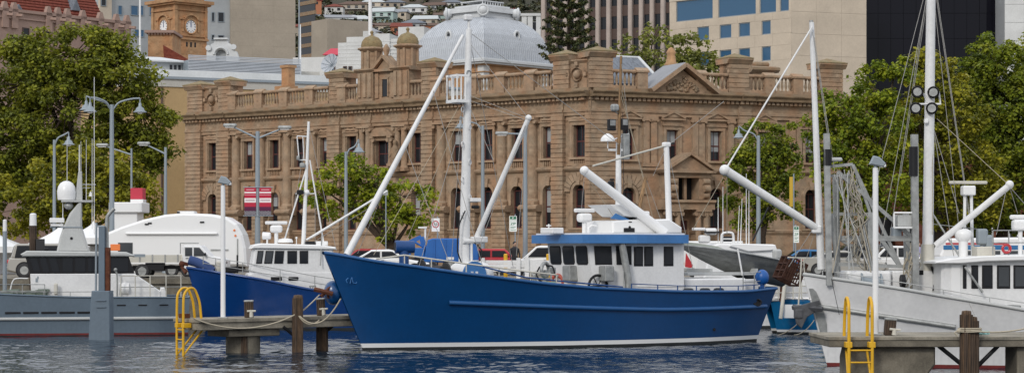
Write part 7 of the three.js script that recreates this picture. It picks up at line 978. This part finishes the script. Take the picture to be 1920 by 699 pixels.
// ================= white trawler
{
  const F = frame(9.8, -66.2, rad(2)), L = 17.5, over = 0.75, sheer = sheerFrom(F, L, over, [[1508, 514, 0], [1560, 522, 0.9], [1650, 536, 1.9], [1760, 556, 2.4], [1920, 584, 2.5]], [[0.6, 1.55], [1, 1.5]]);
  const b = boat('white_trawler', 'white hulled trawler with grey gantry and thick white mast beside the jetty', F, { L, over, overS: 0.5, round: 0.3, sheer, bul: 0.75, top: 0.1, anti: M.boot, hull: M.whiteHull, capR: 0.055, cap: M.greyLight, p: 1.35, bd: [[0, 0.06], [0.06, 0.9], [0.14, 1.6], [0.28, 2.3], [0.5, 2.55], [1, 2.2]], bw: [[0, 0.03], [0.06, 0.5], [0.14, 1.1], [0.28, 1.85], [0.5, 2.4], [1, 2.0]] });
  const P = b.part, loc = b.loc;
  b.strake('rubbing_strake', b.tAt(1562, 1.2), b.tAt(1815, 2.5), (t) => { const k = (t - b.tAt(1562, 1.2)) / (b.tAt(1815, 2.5) - b.tAt(1562, 1.2)); return 1.88 - 0.62 * k; }, 0.075, M.galv); b.strake('knuckle', 0.002, b.tAt(1562, 1.2), (t) => 2.05 - 0.17 * t / 0.05, 0.02, M.whiteHull);
  P('anchor_plate', [sheet([0.95, 1.05, 1.3, 1.7, 2.1, 2.3, 2.4].map((y, i) => [0, 0.25, 0.5, 0.75, 1].map((k) => { const q = b.S(0.002 + k * [0.006, 0.011, 0.014, 0.014, 0.012, 0.01, 0.006][i], y, 1); q.z += 0.04; return q; })))], M.galv);
  { const g = thing('bow_anchor', 'dark grey anchor wrapped at the bow of the white trawler', 'anchor', F.world(-0.75, 1.72, 0.3), F.th); part('shank', [bar([-0.3, 0.05, 0], [0.45, 0.25, 0.1], 0.14)], M.ironDark, g); part('fluke', [slab([[-0.38, 0.12], [0.1, 0.22], [0.3, -0.05], [0.05, -0.2], [-0.12, -0.55], [-0.28, -0.4]], 0.02, 0.14, 0.02)], M.ironDark, g); part('crown', [R(-0.2, -0.1, 0.05, 0.3, 0.36, 0.26, 0.1), bar([-0.35, 0.1, -0.2], [0.5, 0.05, 0.3], 0.12)], M.ironDark, g); }
  // masts and booms
  b.spar('fore_mast', [1541, 505, 0.2], [1523, 42, 0], 0, 0.12, 0.075, M.white, 12); b.spar('fore_mast_tip', [1523, 50, 0], [1522, 38, 0], 0, 0.06, 0.06, M.galv, 8);
  b.spar('main_mast', [1740, 560, 0.2], [1748, -60, 0.2], 0, 0.175, 0.14, M.white, 16); P('mast_doubler', [rod(loc(1739, 560, 0.2), loc(1741, 458, 0.2), 0.24, 0.21, 16)], M.offWhite);
  b.spar('boom', [1530, 427, 0.3], [1362, 320, 1.4], 0, 0.12, 0.14, M.white, 14); P('boom_cap', ball(...loc(1360, 319, 1.4).toArray(), 0.17, 14), M.white); P('boom_heel', [R(...loc(1532, 430, 0.3).toArray(), 0.3, 0.24, 0.2, 0.05)], M.whiteClean);
  b.spar('boom', [1756, 460, 0.4], [1894, 348, 1.2], 0, 0.1, 0.1, M.white, 14); P('boom_cap', ball(...loc(1895, 346, 1.2).toArray(), 0.13, 14), M.white); b.spar('boom_brace', [1750, 400, 0.3], [1810, 495, 0.6], 0, 0.03, 0.03, M.galv, 8);
  for (const [px, py] of [[1722, 172], [1752, 173], [1719, 203], [1749, 203]]) floodlight(b, px, py, 0.45, M.black, 0.95); P('lamp_bracket', [rod(loc(1722, 195, 0.3), loc(1766, 195, 0.3), 0.03), rod(loc(1765, 195, 0.3), loc(1762, 172, 0.3), 0.03), rod(loc(1733, 175, 0.3), loc(1740, 192, 0.3), 0.03), R(...loc(1738, 227, 0.4).toArray(), 0.12, 0.14, 0.12, 0.03)], M.whiteClean);
  // grey gantry
  const bar2 = (n, p, q, v, w = 0.14, m = M.galv) => P(n, bar(loc(p[0], p[1], p[2] ?? v), loc(q[0], q[1], q[2] ?? v), w, w), m);
  bar2('gantry_post', [1556, 535, 0.6], [1551, 250, 0.6], 0, 0.17); bar2('gantry_post', [1572, 540, -0.6], [1568, 330, -0.6], 0, 0.17); bar2('gantry_post', [1718, 545, 0.8], [1716, 252, 0.8], 0, 0.2); bar2('gantry_post', [1704, 545, -0.8], [1700, 400, -0.8], 0, 0.17); bar2('gantry_post', [1633, 520, 0.5], [1632, 400, 0.5], 0, 0.15);
  for (const [p, q, w] of [[[1572, 447], [1710, 447], 0.16], [[1568, 401], [1640, 402], 0.1], [[1556, 312], [1600, 308], 0.09], [[1556, 330], [1600, 328], 0.07], [[1600, 309], [1690, 500], 0.1], [[1572, 322], [1720, 452], 0.11], [[1590, 490], [1640, 400], 0.12], [[1580, 452], [1640, 480], 0.08], [[1640, 430], [1690, 500], 0.12], [[1700, 452], [1720, 480], 0.1], [[1560, 400], [1572, 520], 0.1], [[1570, 495], [1700, 500], 0.11], [[1604, 315], [1640, 420], 0.08]]) bar2('gantry_brace', p, q, 0.4, w);
  P('gantry_band', rod(loc(1715, 330, 0.8), loc(1715, 275, 0.8), 0.15, 0.15, 12), M.black); P('gantry_band', rod(loc(1553, 310, 0.6), loc(1553, 280, 0.6), 0.13, 0.13, 12), M.black);
  P('control_box', [RB(loc(1681, 0, 0.5).x, loc(0, 425, 0.5).y, 0.2, loc(1708, 0, 0.5).x, loc(0, 402, 0.5).y, 0.8, 0.03)], M.greyLight); P('control_frame', [rod(loc(1678, 427, 0.85), loc(1678, 399, 0.85), 0.03), rod(loc(1678, 399, 0.85), loc(1712, 399, 0.85), 0.03), rod(loc(1678, 427, 0.85), loc(1712, 427, 0.85), 0.03)], M.whiteClean); P('winch_housing', [RB(loc(1674, 0, 0.2).x, loc(0, 446, 0.2).y, -0.1, loc(1690, 0, 0.2).x, loc(0, 425, 0.2).y, 0.4, 0.04)], M.greyPole); P('gantry_lamp', [R(...loc(1568, 299, 0.5).toArray(), 0.4, 0.12, 0.24, 0.05)], M.greyLight);
  for (let i = 0; i < 16; i++) { const k = rng(i + 300), x = 1562 + k() * 80; b.wire([1565 + k() * 40, 312 + k() * 20, 0.2 + k() * 0.5], [x, 490 + k() * 25, k()], 0, 0.016, k() > 0.5 ? M.rope : M.greyLight); }
  P('net_bundle', [...Array(46)].map((_, i) => { const k = rng(i + 400), t = k(), q = loc(1600 + t * 20 + (k() - 0.5) * 26, 330 + t * 150, 0.4 + k() * 0.4); return pipe([q, q.clone().add(V((k() - 0.5) * 0.4, -0.3, (k() - 0.5) * 0.3)), q.clone().add(V((k() - 0.5) * 0.5, -0.6, 0))], 0.018, 5, 4); }), std(0.36, 0.33, 0.27, 0.95)).userData.kind = 'stuff';
  P('rope_tangle', [...Array(22)].map((_, i) => { const k = rng(i + 500), q = loc(1700 + k() * 22, 455 + k() * 60, 0.5 + k() * 0.3); return pipe([q, q.clone().add(V((k() - 0.5) * 0.3, -0.25, 0.1)), q.clone().add(V((k() - 0.5) * 0.3, -0.5, 0))], 0.016, 5, 4); }), M.rope).userData.kind = 'stuff';
  // foredeck
  P('whaleback', [RB(loc(1580, 0, 0).x, 2.15, -0.7, loc(1665, 0, 0).x, 2.95, 0.7, 0.1)], M.white); P('deck_winch', [rod(loc(1618, 530, 0.6), loc(1650, 531, 0.6), 0.24, 0.24, 14), disc(loc(1614, 530, 0.6), loc(1617, 530, 0.6), 0.32), disc(loc(1650, 531, 0.6), loc(1653, 531, 0.6), 0.32)], M.greyPole); P('deck_housing', [RB(loc(1668, 0, 0).x, 1.7, -0.8, loc(1752, 0, 0).x, 2.95, 0.5, 0.06)], M.white); P('deck_window', [RB(loc(1720, 0, 0.5).x, loc(0, 516, 0.5).y, 0.49, loc(1733, 0, 0.5).x, loc(0, 507, 0.5).y, 0.52, 0.02)], M.black); P('hawser_drum', [rod(loc(1690, 527, 0.9), loc(1698, 527, 0.9), 0.2, 0.2, 12)], M.black); P('porthole', [disc(loc(1763, 516, 0.52), loc(1763, 516, 0.56), 0.12)], M.black); P('deck_hose', [pipe([loc(1748, 500, 0.6), loc(1755, 520, 0.6), loc(1752, 545, 0.7)], 0.04)], M.black);
  { const pts = [1545, 1590, 1640, 1700, 1760, 1840, 1925].map((px, i) => { const v = [0.7, 1.3, 1.8, 2.1, 2.3, 2.4, 2.45][i], q = F.loc(px, 0, v), t = (q.x + over) / (L + over); return b.S(t, b.sh(t), 1).add(V(0, 0, -0.1)); }); railing(b, pts, 0.2, 0.018, M.greyLight, 1); }
  // wheelhouse
  const w = 1.7, U = (p) => F.u(p, w), Y = (q) => F.loc(1840, q, w).y, x0 = U(1770);
  P('wheelhouse', [slab([[U(1766), 1.98], [U(1768), Y(488)], [U(1780), Y(484)], [U(2100), Y(476)], [U(2100), 1.4], [U(1880), 1.4]], -w, w, 0.08)], M.white); P('wheelhouse_roof', [slab([[U(1752), Y(494)], [U(1752), Y(490)], [U(1790), Y(484)], [U(1840), Y(480)], [U(2100), Y(474)], [U(2100), Y(484)], [U(1850), Y(490)], [U(1800), Y(494)]], -w - 0.25, w + 0.25, 0.03)], M.whiteClean);
  for (const [p, q] of [[1807, 1814], [1823, 1836], [1843, 1863], [1871, 1896], [1902, 1935], [1942, 1975]]) { const u0 = U(p), u1 = U(q), f = P('window', [RB(u0, Y(541), w - 0.02, u1, Y(497), w + 0.03, 0.02)], M.black); part('pane', RB(u0 + 0.05, Y(541) + 0.06, w, u1 - 0.04, Y(497) - 0.06, w + 0.045, 0.015), p > 1860 ? M.glassSash : M.glassDark, f); }
  P('awning_strut', [rod([U(1808), Y(500), w + 0.2], [U(1840), Y(548), w + 0.3], 0.035)], M.galv); P('side_door', [RB(U(1785), 1.7, w - 0.01, U(1803), Y(496), w + 0.025, 0.02)], M.whiteClean);
  { const q = loc(1808, 440, 0.6); P('ventilator', [rod([q.x, Y(488), q.z], [q.x, q.y - 0.15, q.z], 0.14, 0.14, 14), lathe([[0.14, -0.2], [0.24, -0.12], [0.27, 0], [0.24, 0.12], [0.12, 0.18], [0, 0.19]], 16, q.x, q.y, q.z)], M.whiteClean); }
  { const q = loc(1817, 358, 0.3); P('radar', [RB(q.x - 0.2, q.y - 0.14, q.z - 0.2, q.x + 0.2, q.y + 0.16, q.z + 0.2, 0.05), rod([q.x - 0.1, q.y - 0.1, q.z], [q.x - 0.12, Y(484), q.z], 0.05), rod([q.x + 0.1, q.y - 0.1, q.z], [q.x + 0.14, Y(484), q.z], 0.05)], M.whiteClean); P('radar_bar', R(q.x, q.y + 0.26, q.z, 1.2, 0.1, 0.12, 0.04), M.offWhite); }
  P('radar', [R(...loc(1915, 422, 0.5).toArray(), 0.5, 0.35, 0.4, 0.1), rod(loc(1915, 425, 0.5), loc(1915, 478, 0.5), 0.07)], M.whiteClean); P('radar_bar', R(...loc(1925, 407, 0.5).toArray(), 1.0, 0.14, 0.13, 0.06), M.whiteClean);
  { const q = loc(1843, 444, 0.4); P('exhaust_silencer', [R(q.x, q.y, q.z, 0.34, 0.5, 0.3, 0.08), R(q.x + 0.22, q.y - 0.15, q.z, 0.26, 0.42, 0.3, 0.08), rod([q.x, q.y - 0.2, q.z], [q.x, Y(484), q.z], 0.06)], M.greyPole); }
  { const pts = [1870, 1900, 1940].map((p) => V(U(p), Y(478), 1.3)); railing(b, pts, 0.75, 0.022, M.galv, 2); P('life_ring', new THREE.TorusGeometry(0.12, 0.045, 8, 16).translate(U(1895), Y(466), 1.35), M.red); P('roof_locker', RB(U(1845), Y(481), 0.2, U(1880), Y(462), 1.0, 0.04), M.offWhite); }
  { const q = loc(1905, 560, 2.0); P('capstan', [lathe([[0.28, 0], [0.26, 0.3], [0.2, 0.35], [0.2, 0.5], [0.34, 0.56], [0.34, 0.66], [0.12, 0.7], [0.1, 0.85]], 16, q.x, 1.25, 1.5)], M.galv); } P('deck_fitting', [...Array(10)].map((_, i) => { const k = rng(i + 70); return R(loc(1815 + k() * 24, 0, 2.2).x, 1.75 + k() * 0.16, 1.9, 0.14, 0.1, 0.1, 0.03); }), M.black).userData.kind = 'stuff';
  for (const [p, q, m] of [[[1743, -40], [1608, 480]], [[1744, -40], [1660, 510]], [[1745, -30], [1690, 330]], [[1746, -40], [1640, 520, 1]], [[1752, -40], [1818, 400]], [[1754, -40], [1830, 470]], [[1750, -30], [1800, 430, 0.6]], [[1750, 220], [1750, 440, 0.6], M.rope], [[1758, 222], [1892, 345, 1.2], M.rope], [[1752, 240], [1790, 480]], [[1752, 240], [1800, 400]], [[1524, 50], [1361, 318, 1.4], M.white], [[1525, 60], [1560, 300]], [[1528, 70], [1566, 320, 0.6]], [[1361, 325, 1.4], [1300, 430, 0.5], M.rope], [[1364, 325, 1.4], [1364, 440, 0.5], M.rope], [[1525, 430], [1480, 500, 0]], [[1530, 432], [1505, 510, 0]], [[1895, 350, 1.2], [1910, 400, 0.6]], [[1897, 352, 1.2], [1930, 390]], [[1752, 420, 0.3], [1840, 430, 0.4], M.galv], [[1890, 350, 1.2], [1870, 440, 1.2]], [[1560, 522, 0.8], [1575, 590, 1.6], M.black]]) b.wire(p, q, 0.2, m === M.white ? 0.035 : 0.011, m || M.wire);
}
// ================= turquoise boat whose side shows between the two
{
  const F = frame(11.3, -91.5, rad(4)), b = boat('turquoise_boat', 'turquoise and white fishing boat between the blue stern and the white bow', F, { L: 9.5, over: 0.4, overS: 0.2, sheer: table([[0, 1.55], [0.5, 1.5], [1, 1.6]]), bul: 0.3, top: 0.2, boot: 0.1, stripe: M.whiteClean, hull: M.cyanHull, capR: 0.05, cap: M.whiteClean, bd: [[0, 0.9], [0.2, 1.6], [1, 1.8]], bw: [[0, 0.6], [0.2, 1.3], [1, 1.6]] });
  const P = b.part, U = (p) => F.u(p, 1.7), Y = (q) => F.loc(1480, q, 1.7).y; P('white_panel', [B(U(1472), Y(596), 1.5, U(1508), Y(571), 1.78)], M.whiteClean); P('deckhouse', [RB(U(1440), 1.4, -1.2, U(1550), Y(520), 1.0, 0.08)], M.white);
  const pts = [1438, 1462, 1476, 1490, 1506, 1530].map((p) => V(U(p), 1.5, 1.5)); railing(b, pts, 0.85, 0.026, M.offWhite, 3); P('rust_post', [bar(V(U(1470), 1.4, 1.4), V(U(1474), Y(508), 1.3), 0.2)], M.rust); P('lean_pole', [rod(V(U(1462), 0.7, 2.0), V(U(1476), Y(510), 1.6), 0.08)], M.offWhite); for (const [p, q] of [[[1460, 628], [1512, 590]], [[1490, 628], [1528, 600]]]) P('mooring_line', new THREE.TubeGeometry(new THREE.CatmullRomCurve3(sag(F.loc(p[0], p[1], 2.1), F.loc(q[0], q[1], 1.9), 0.15)), 16, 0.02, 5), M.rope);
}
{ // rusty cage hanging off the stem rail of the white trawler
  const c = at(1483, 508, 67.5), g = thing('cray_pot', 'rusty brown mesh pot hanging before the white trawler bow', 'cage', c, 0.35), t = (a, b2) => bar(a, b2, 0.045), k = 0.32, h = 0.36; const tilt = new THREE.Group();
  g.rotation.z = -0.45; for (const y of [-h, -0.12, 0.12, h]) part('hoop', [t([-k, y, -k], [k, y, -k]), t([k, y, -k], [k, y, k]), t([k, y, k], [-k, y, k]), t([-k, y, k], [-k, y, -k])], M.rustDark, g); for (const [x, z] of [[-k, k], [k, k], [-k, -k], [k, -k], [0, k], [-k, 0]]) part('upright', t([x, -h, z], [x, h, z]), M.rustDark, g); for (let i = -3; i <= 3; i++) part('slat', B(i * 0.09 - 0.02, -h, k - 0.01, i * 0.09 + 0.02, h, k + 0.012), M.rustDark, g); part('back_board', B(-k, -h, -k, k, h, -k + 0.03), M.rustDark, g);
  const r = thing('bow_pulpit', 'thin white pulpit rail before the white trawler bow', 'rail', at(1508, 514, 66.2), 0); part('rail', [rod([-0.06, 0.5, 0], [-0.5, 0.52, 0], 0.022), rod([-0.06, 0.5, 0], [-0.16, -0.95, 0], 0.026), rod([-0.06, 0.5, 0], [0.9, 0.5, 0], 0.022), rod([0.03, 0, 0], [0, 0.5, 0], 0.022)], M.offWhite, r);
}
{ // white cruiser whose upper works rise behind the dinghy
  const F = frame(7.6, -97.5, rad(6)), b = boat('white_cruiser', 'white motor cruiser with radar arch behind the aluminium dinghy', F, { L: 8, over: 0.6, overS: 0.1, sheer: table([[0, 2.1], [1, 1.7]]), bul: 0.1, top: 0.15, hull: M.whiteHull, cap: M.whiteClean, bd: [[0, 0.1], [0.3, 1.3], [1, 1.5]], bw: [[0, 0.05], [0.3, 1.0], [1, 1.3]] });
  const P = b.part, U = (p) => F.u(p, 0.8), Y = (q) => F.loc(1390, q, 0.8).y; P('cabin', [slab([[U(1312), 1.8], [U(1330), Y(462)], [U(1345), Y(456)], [U(1448), Y(458)], [U(1454), Y(470)], [U(1450), 1.8]], -1.2, 1.2, 0.08)], M.whiteClean); P('hard_top', [slab([[U(1365), Y(462)], [U(1368), Y(456)], [U(1450), Y(459)], [U(1453), Y(468)], [U(1440), Y(470)], [U(1400), Y(472)]], -1.35, 1.35, 0.04)], M.whiteClean); P('seat_pod', [R(U(1322), Y(448), 0.7, 0.5, 0.36, 0.5, 0.1), R(U(1334), Y(434), 0.7, 0.55, 0.3, 0.4, 0.1), RB(U(1301), Y(432), 0.4, U(1322), Y(427), 1.0, 0.03)], M.whiteClean); P('seat_pad', [RB(U(1322), Y(437), 0.5, U(1350), Y(434), 1.1, 0.02)], M.black);
  P('rail_hoop', [pipe([[U(1351), Y(455), 1.1], [U(1352), Y(440), 1.1], [U(1360), Y(436), 1.1], [U(1372), Y(438), 1.1], [U(1374), Y(455), 1.1]], 0.06), rod([U(1352), Y(448), 1.1], [U(1374), Y(448), 1.1], 0.03)], M.whiteClean); P('window', [RB(U(1355), Y(453), 1.0, U(1371), Y(443), 1.06, 0.02)], M.glassDark);
  for (const [p, q, l] of [[1349, 370, 0], [1358, 350, 0], [1394, 372, -3], [1402, 325, 0], [1407, 352, 0], [1389, 385, -3]]) P('rod', rod([U(p + l), Y(458), 0.6], [U(p), Y(q), 0.6], 0.025, 0.012, 6), M.whiteClean); P('outrigger', [rod([U(1412), Y(452), 0.8], [U(1442), Y(388), 0.8], 0.04)], M.black);
}
// ---------------------------------------------------------------- the two finger jetties
const D = 1.2;
function bollardPost(label, p, h, lean = 0) { const g = thing('mooring_post', label, 'mooring post', p); part('post', [RB(-0.15, 0, -0.14, 0.15, h, 0.14, 0.025)], M.timber, g); part('post_cap', RB(-0.16, h, -0.15, 0.16, h + 0.06, 0.15, 0.02), M.galv, g); part('cleat', [rod([0.1, 0.02, 0.18], [0.1, h * 0.5, 0.18], 0.07, 0.06), rod([-0.04, h * 0.42, 0.2], [0.26, h * 0.42, 0.2], 0.035)], M.offWhite, g); g.rotation.z = lean; return g; }
function pile(label, p, top, w = 0.19) { const g = thing('timber_pile', label, 'pile', p), n = 9; const r = rng(Math.round(Math.abs(p.x) * 100)); part('shaft', [lathe([[w, -0.8], [w * 1.03, 0], [w, 0.8], [w * 0.97, top - p.y - 0.12], [w * 0.85, top - p.y], [0, top - p.y + 0.02]], 12)], M.timberPile, g); part('weathered_strip', [0, 1, 2].map((i) => bar([Math.cos(i * 1.3 + 0.6) * w * 0.95, -0.4, Math.sin(i * 1.3 + 0.6) * w * 0.95], [Math.cos(i * 1.3 + 0.6) * w * 0.9, top - p.y - 0.1, Math.sin(i * 1.3 + 0.6) * w * 0.9], 0.09)), M.timber, g).userData.kind = 'stuff'; return g; }
function hoopLadder(label, pos, turn, gap, legLow, out) {
  const g = thing('yellow_ladder', label, 'ladder', pos, turn); // origin on the deck edge; ladder hangs on +z
  for (const s of [-gap / 2, gap / 2]) part('side_rail', pipe([[s, legLow, 0.3], [s, 0, 0.3], [s, 0.8, 0.28], [s, 1.04, 0.12], [s, 1.08, 0], [s, 1.02, -0.16], [s, 0.6, -0.34], [s, 0.0, -0.42]], 0.045, 40, 10), M.yellow, g);
  for (let y = -0.35; y > legLow; y -= 0.33) part('rung', rod([-gap / 2, y, 0.3], [gap / 2, y, 0.3], 0.024), M.yellow, g);
  for (const s of [-gap / 2, gap / 2]) part('bracket', RB(s - 0.09, -0.28, 0.02, s + 0.09, -0.12, 0.34, 0.02), M.yellow, g);
  for (const s of [-gap / 2, gap / 2]) part('strut', rod([s, legLow + 0.15, 0.28], [s * 0.9, -0.35, -out], 0.035), M.yellow, g);
}
function lampPole(label, p, h, r = 0.075) { const g = thing('jetty_light', label, 'light pole', p); part('pole', [rod([0, 0, 0], [0, h, 0], r, r * 0.9, 14)], M.whiteClean, g); part('base_plate', RB(-0.16, 0, -0.16, 0.16, 0.04, 0.16, 0.01), M.galv, g); part('lamp_head', [rod([0, h, 0], [0, h + 0.1, 0], 0.05), slab([[-0.18, 0.1], [-0.06, 0.34], [0.1, 0.3], [0.28, 0.12], [0.22, 0.02], [0, 0.06]], -0.11, 0.11, 0.03).translate(0, h, 0)], M.greyPole, g); part('lamp_lens', R(0.2, h + 0.06, 0, 0.18, 0.1, 0.18, 0.04), M.whiteClean, g); return g; }
{ // jetty before the cruiser: runs away towards the quay
  const c = at(376, 600, FOC / 55), F = frame(c.x, c.z, rad(40)), Lj = 9.5, W = 1.7, g = thing('jetty', 'weathered concrete jetty with a yellow ladder beside the big blue bow', 'jetty', [c.x, 0, c.z], rad(40)); // local +z is the long side towards us
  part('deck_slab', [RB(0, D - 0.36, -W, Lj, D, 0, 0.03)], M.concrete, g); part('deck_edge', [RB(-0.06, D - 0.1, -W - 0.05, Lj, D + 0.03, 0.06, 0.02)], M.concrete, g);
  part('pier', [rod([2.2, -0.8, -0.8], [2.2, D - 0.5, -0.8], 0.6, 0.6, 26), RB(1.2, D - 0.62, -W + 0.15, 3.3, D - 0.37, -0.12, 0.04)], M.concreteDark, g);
  const u = (px, v) => F.u(px, v), onDeck = (px, v) => F.world(u(px, v), D + 0.03, v), inWater = (px, v) => F.world(u(px, v), -0.0, v);
  for (const [p0, v0, p1, y1, v1] of [[466, -0.5, 486, D - 0.3, -0.4], [552, 0.1, 530, D - 0.3, 0], [604, -0.8, 626, D - 0.3, -0.6]]) part('brace', rod([u(p0, v0), 0.55, v0], [u(p1, v1), y1, v1], 0.06, 0.06, 8), M.black, g);
  pile('rusty brown timber pile before the jetty edge', inWater(558, 0.28), 2.0, 0.18); pile('dark timber pile under the jetty near the blue bow', inWater(604, -0.6), 1.05, 0.2); pile('dark timber pile beside the round concrete pier', inWater(465, -0.5), 1.05, 0.2); pile('pale stained pile against the round concrete pier', inWater(456, -0.35), 1.05, 0.12);
  bollardPost('weathered timber mooring post on the jetty nearer the ladder', onDeck(466, -0.35), 0.55, 0.02); bollardPost('weathered timber mooring post on the jetty nearer the blue bow', onDeck(602, -0.4), 0.58, 0.06);
  lampPole('slim white light pole on the jetty with the round pier', onDeck(417, -0.5), EYE - D + (HOR - 350) / 54, 0.085);
  hoopLadder('yellow hooped ladder at the end of the jetty by the patrol boat', F.world(-0.02, D, -0.85), rad(40) - Math.PI / 2, 0.42, -1.35, 0.5);
  { const o = thing('curb_block', 'small rusty block on the jetty corner behind the ladder', 'block', F.world(0.12, D + 0.03, -1.3), rad(40)); part('block', RB(-0.12, 0, -0.2, 0.12, 0.16, 0.2, 0.02), M.rust, o); part('bolt', disc([0, 0.16, 0], [0, 0.19, 0], 0.04), M.galv, o); }
  const ln = (n, l, p, q, s, r = 0.026) => single('mooring_rope', l, 'rope', new THREE.TubeGeometry(new THREE.CatmullRomCurve3(sag(p, q, s, 16)), 40, r, 6), M.rope);
  const w = (px, py, v) => { const q = F.loc(px, py, v); return F.world(q.x, q.y, q.z); };
  ln(0, 'pale rope drooping along the face of the jetty', w(362, 597, 0.08), w(556, 588, 0.35), 0.42); ln(0, 'pale rope rising from the brown pile to the hanging anchor', w(557, 590, 0.35), at(598, 553, 75.5), 0.03); ln(0, 'pale rope looping from the brown pile to the blue bow', w(559, 590, 0.4), at(638, 560, 74.6), 0.55); ln(0, 'second slack rope beside the brown pile below the anchor', w(559, 592, 0.42), at(598, 600, 74.9), 0.22);
}
{ // jetty in front of the white trawler
  const c = at(1556, 632, FOC / 68.3), g = thing('jetty', 'pale concrete jetty with a yellow ladder in front of the white trawler', 'jetty', [c.x, 0, c.z], rad(1.5)), F = frame(c.x, c.z, rad(1.5)), Lj = 9, W = 3.2;
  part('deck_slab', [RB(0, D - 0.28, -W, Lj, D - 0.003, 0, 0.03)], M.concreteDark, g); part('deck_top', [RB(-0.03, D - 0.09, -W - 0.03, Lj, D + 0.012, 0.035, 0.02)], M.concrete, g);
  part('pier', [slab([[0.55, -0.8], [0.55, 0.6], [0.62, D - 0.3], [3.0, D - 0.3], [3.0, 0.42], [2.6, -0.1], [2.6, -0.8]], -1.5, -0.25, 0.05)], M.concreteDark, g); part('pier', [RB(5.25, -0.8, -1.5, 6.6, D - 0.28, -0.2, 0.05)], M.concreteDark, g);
  for (const [a, b2, v] of [[3.9, 3.1, -0.3], [4.1, 4.75, -0.3]]) part('brace', rod([a, 0.3, v], [b2, D - 0.26, v], 0.06, 0.06, 8), M.black, g);
  const u = (px, v) => F.u(px, v), onDeck = (px, v) => F.world(u(px, v), D + 0.012, v);
  pile('split brown timber pile tied with rope at the white trawler jetty', F.world(u(1814, 0.22), 0, 0.22), D + 0.72, 0.15); pile('shorter split timber beside the roped pile', F.world(u(1826, 0.1), 0, 0.2), D + 0.55, 0.11);
  bollardPost('short leaning timber mooring post on the trawler jetty', onDeck(1669, -0.9), 0.42, -0.08); lampPole('thick white light pole on the trawler jetty', onDeck(1643, -1.0), EYE - D + (HOR - 318) / 66, 0.085);
  hoopLadder('yellow hooped ladder on the trawler jetty', F.world(u(1611, 0.03), D, 0.04), rad(1.5), 0.64, -1.5, 0.3);
  const w = (px, py, v) => { const q = F.loc(px, py, v); return F.world(q.x, q.y, q.z); };
  const coil = thing('rope_wrap', 'pale blue rope wound round the split pile', 'rope', w(1819, 619, 0.2)); for (let i = 0; i < 3; i++) part('turn', new THREE.TorusGeometry(0.27, 0.022, 6, 20).rotateX(1.57).scale(1.15, 1, 0.8).translate(0.02, i * 0.045 - 0.04, 0), M.rope, coil); part('knot', [ball(-0.3, -0.02, 0.1, 0.07, 8), pipe([[-0.3, 0, 0.1], [-0.42, -0.06, 0.12], [-0.34, -0.16, 0.12]], 0.02)], M.rope, coil);
  single('mooring_rope', 'pale rope stretched from the split pile across the trawler jetty', 'rope', new THREE.TubeGeometry(new THREE.CatmullRomCurve3(sag(w(1822, 620, 0.42), w(1960, 606, 0.2), 0.12)), 30, 0.022, 6), M.rope); single('mooring_rope', 'thin line from the trawler rail down to the split pile jetty', 'rope', rod(at(1819, 568, 63.4), w(1842, 618, -0.4), 0.012, 0.012, 5), M.wire);
  { const o = thing('rope_heap', 'small tangle of blue green rope on the trawler jetty', 'rope', onDeck(1842, -0.4)); part('rope_coil', [...Array(9)].map((_, i) => { const k = rng(i + 700); return new THREE.TorusGeometry(0.09 + k() * 0.06, 0.018, 5, 12).rotateX(1.2 + k() * 0.7).translate((k() - 0.5) * 0.24, 0.05 + k() * 0.08, (k() - 0.5) * 0.2); }), std(0.25, 0.42, 0.4, 0.9), o).userData.kind = 'stuff'; }
}
renderer.render(scene, camera);
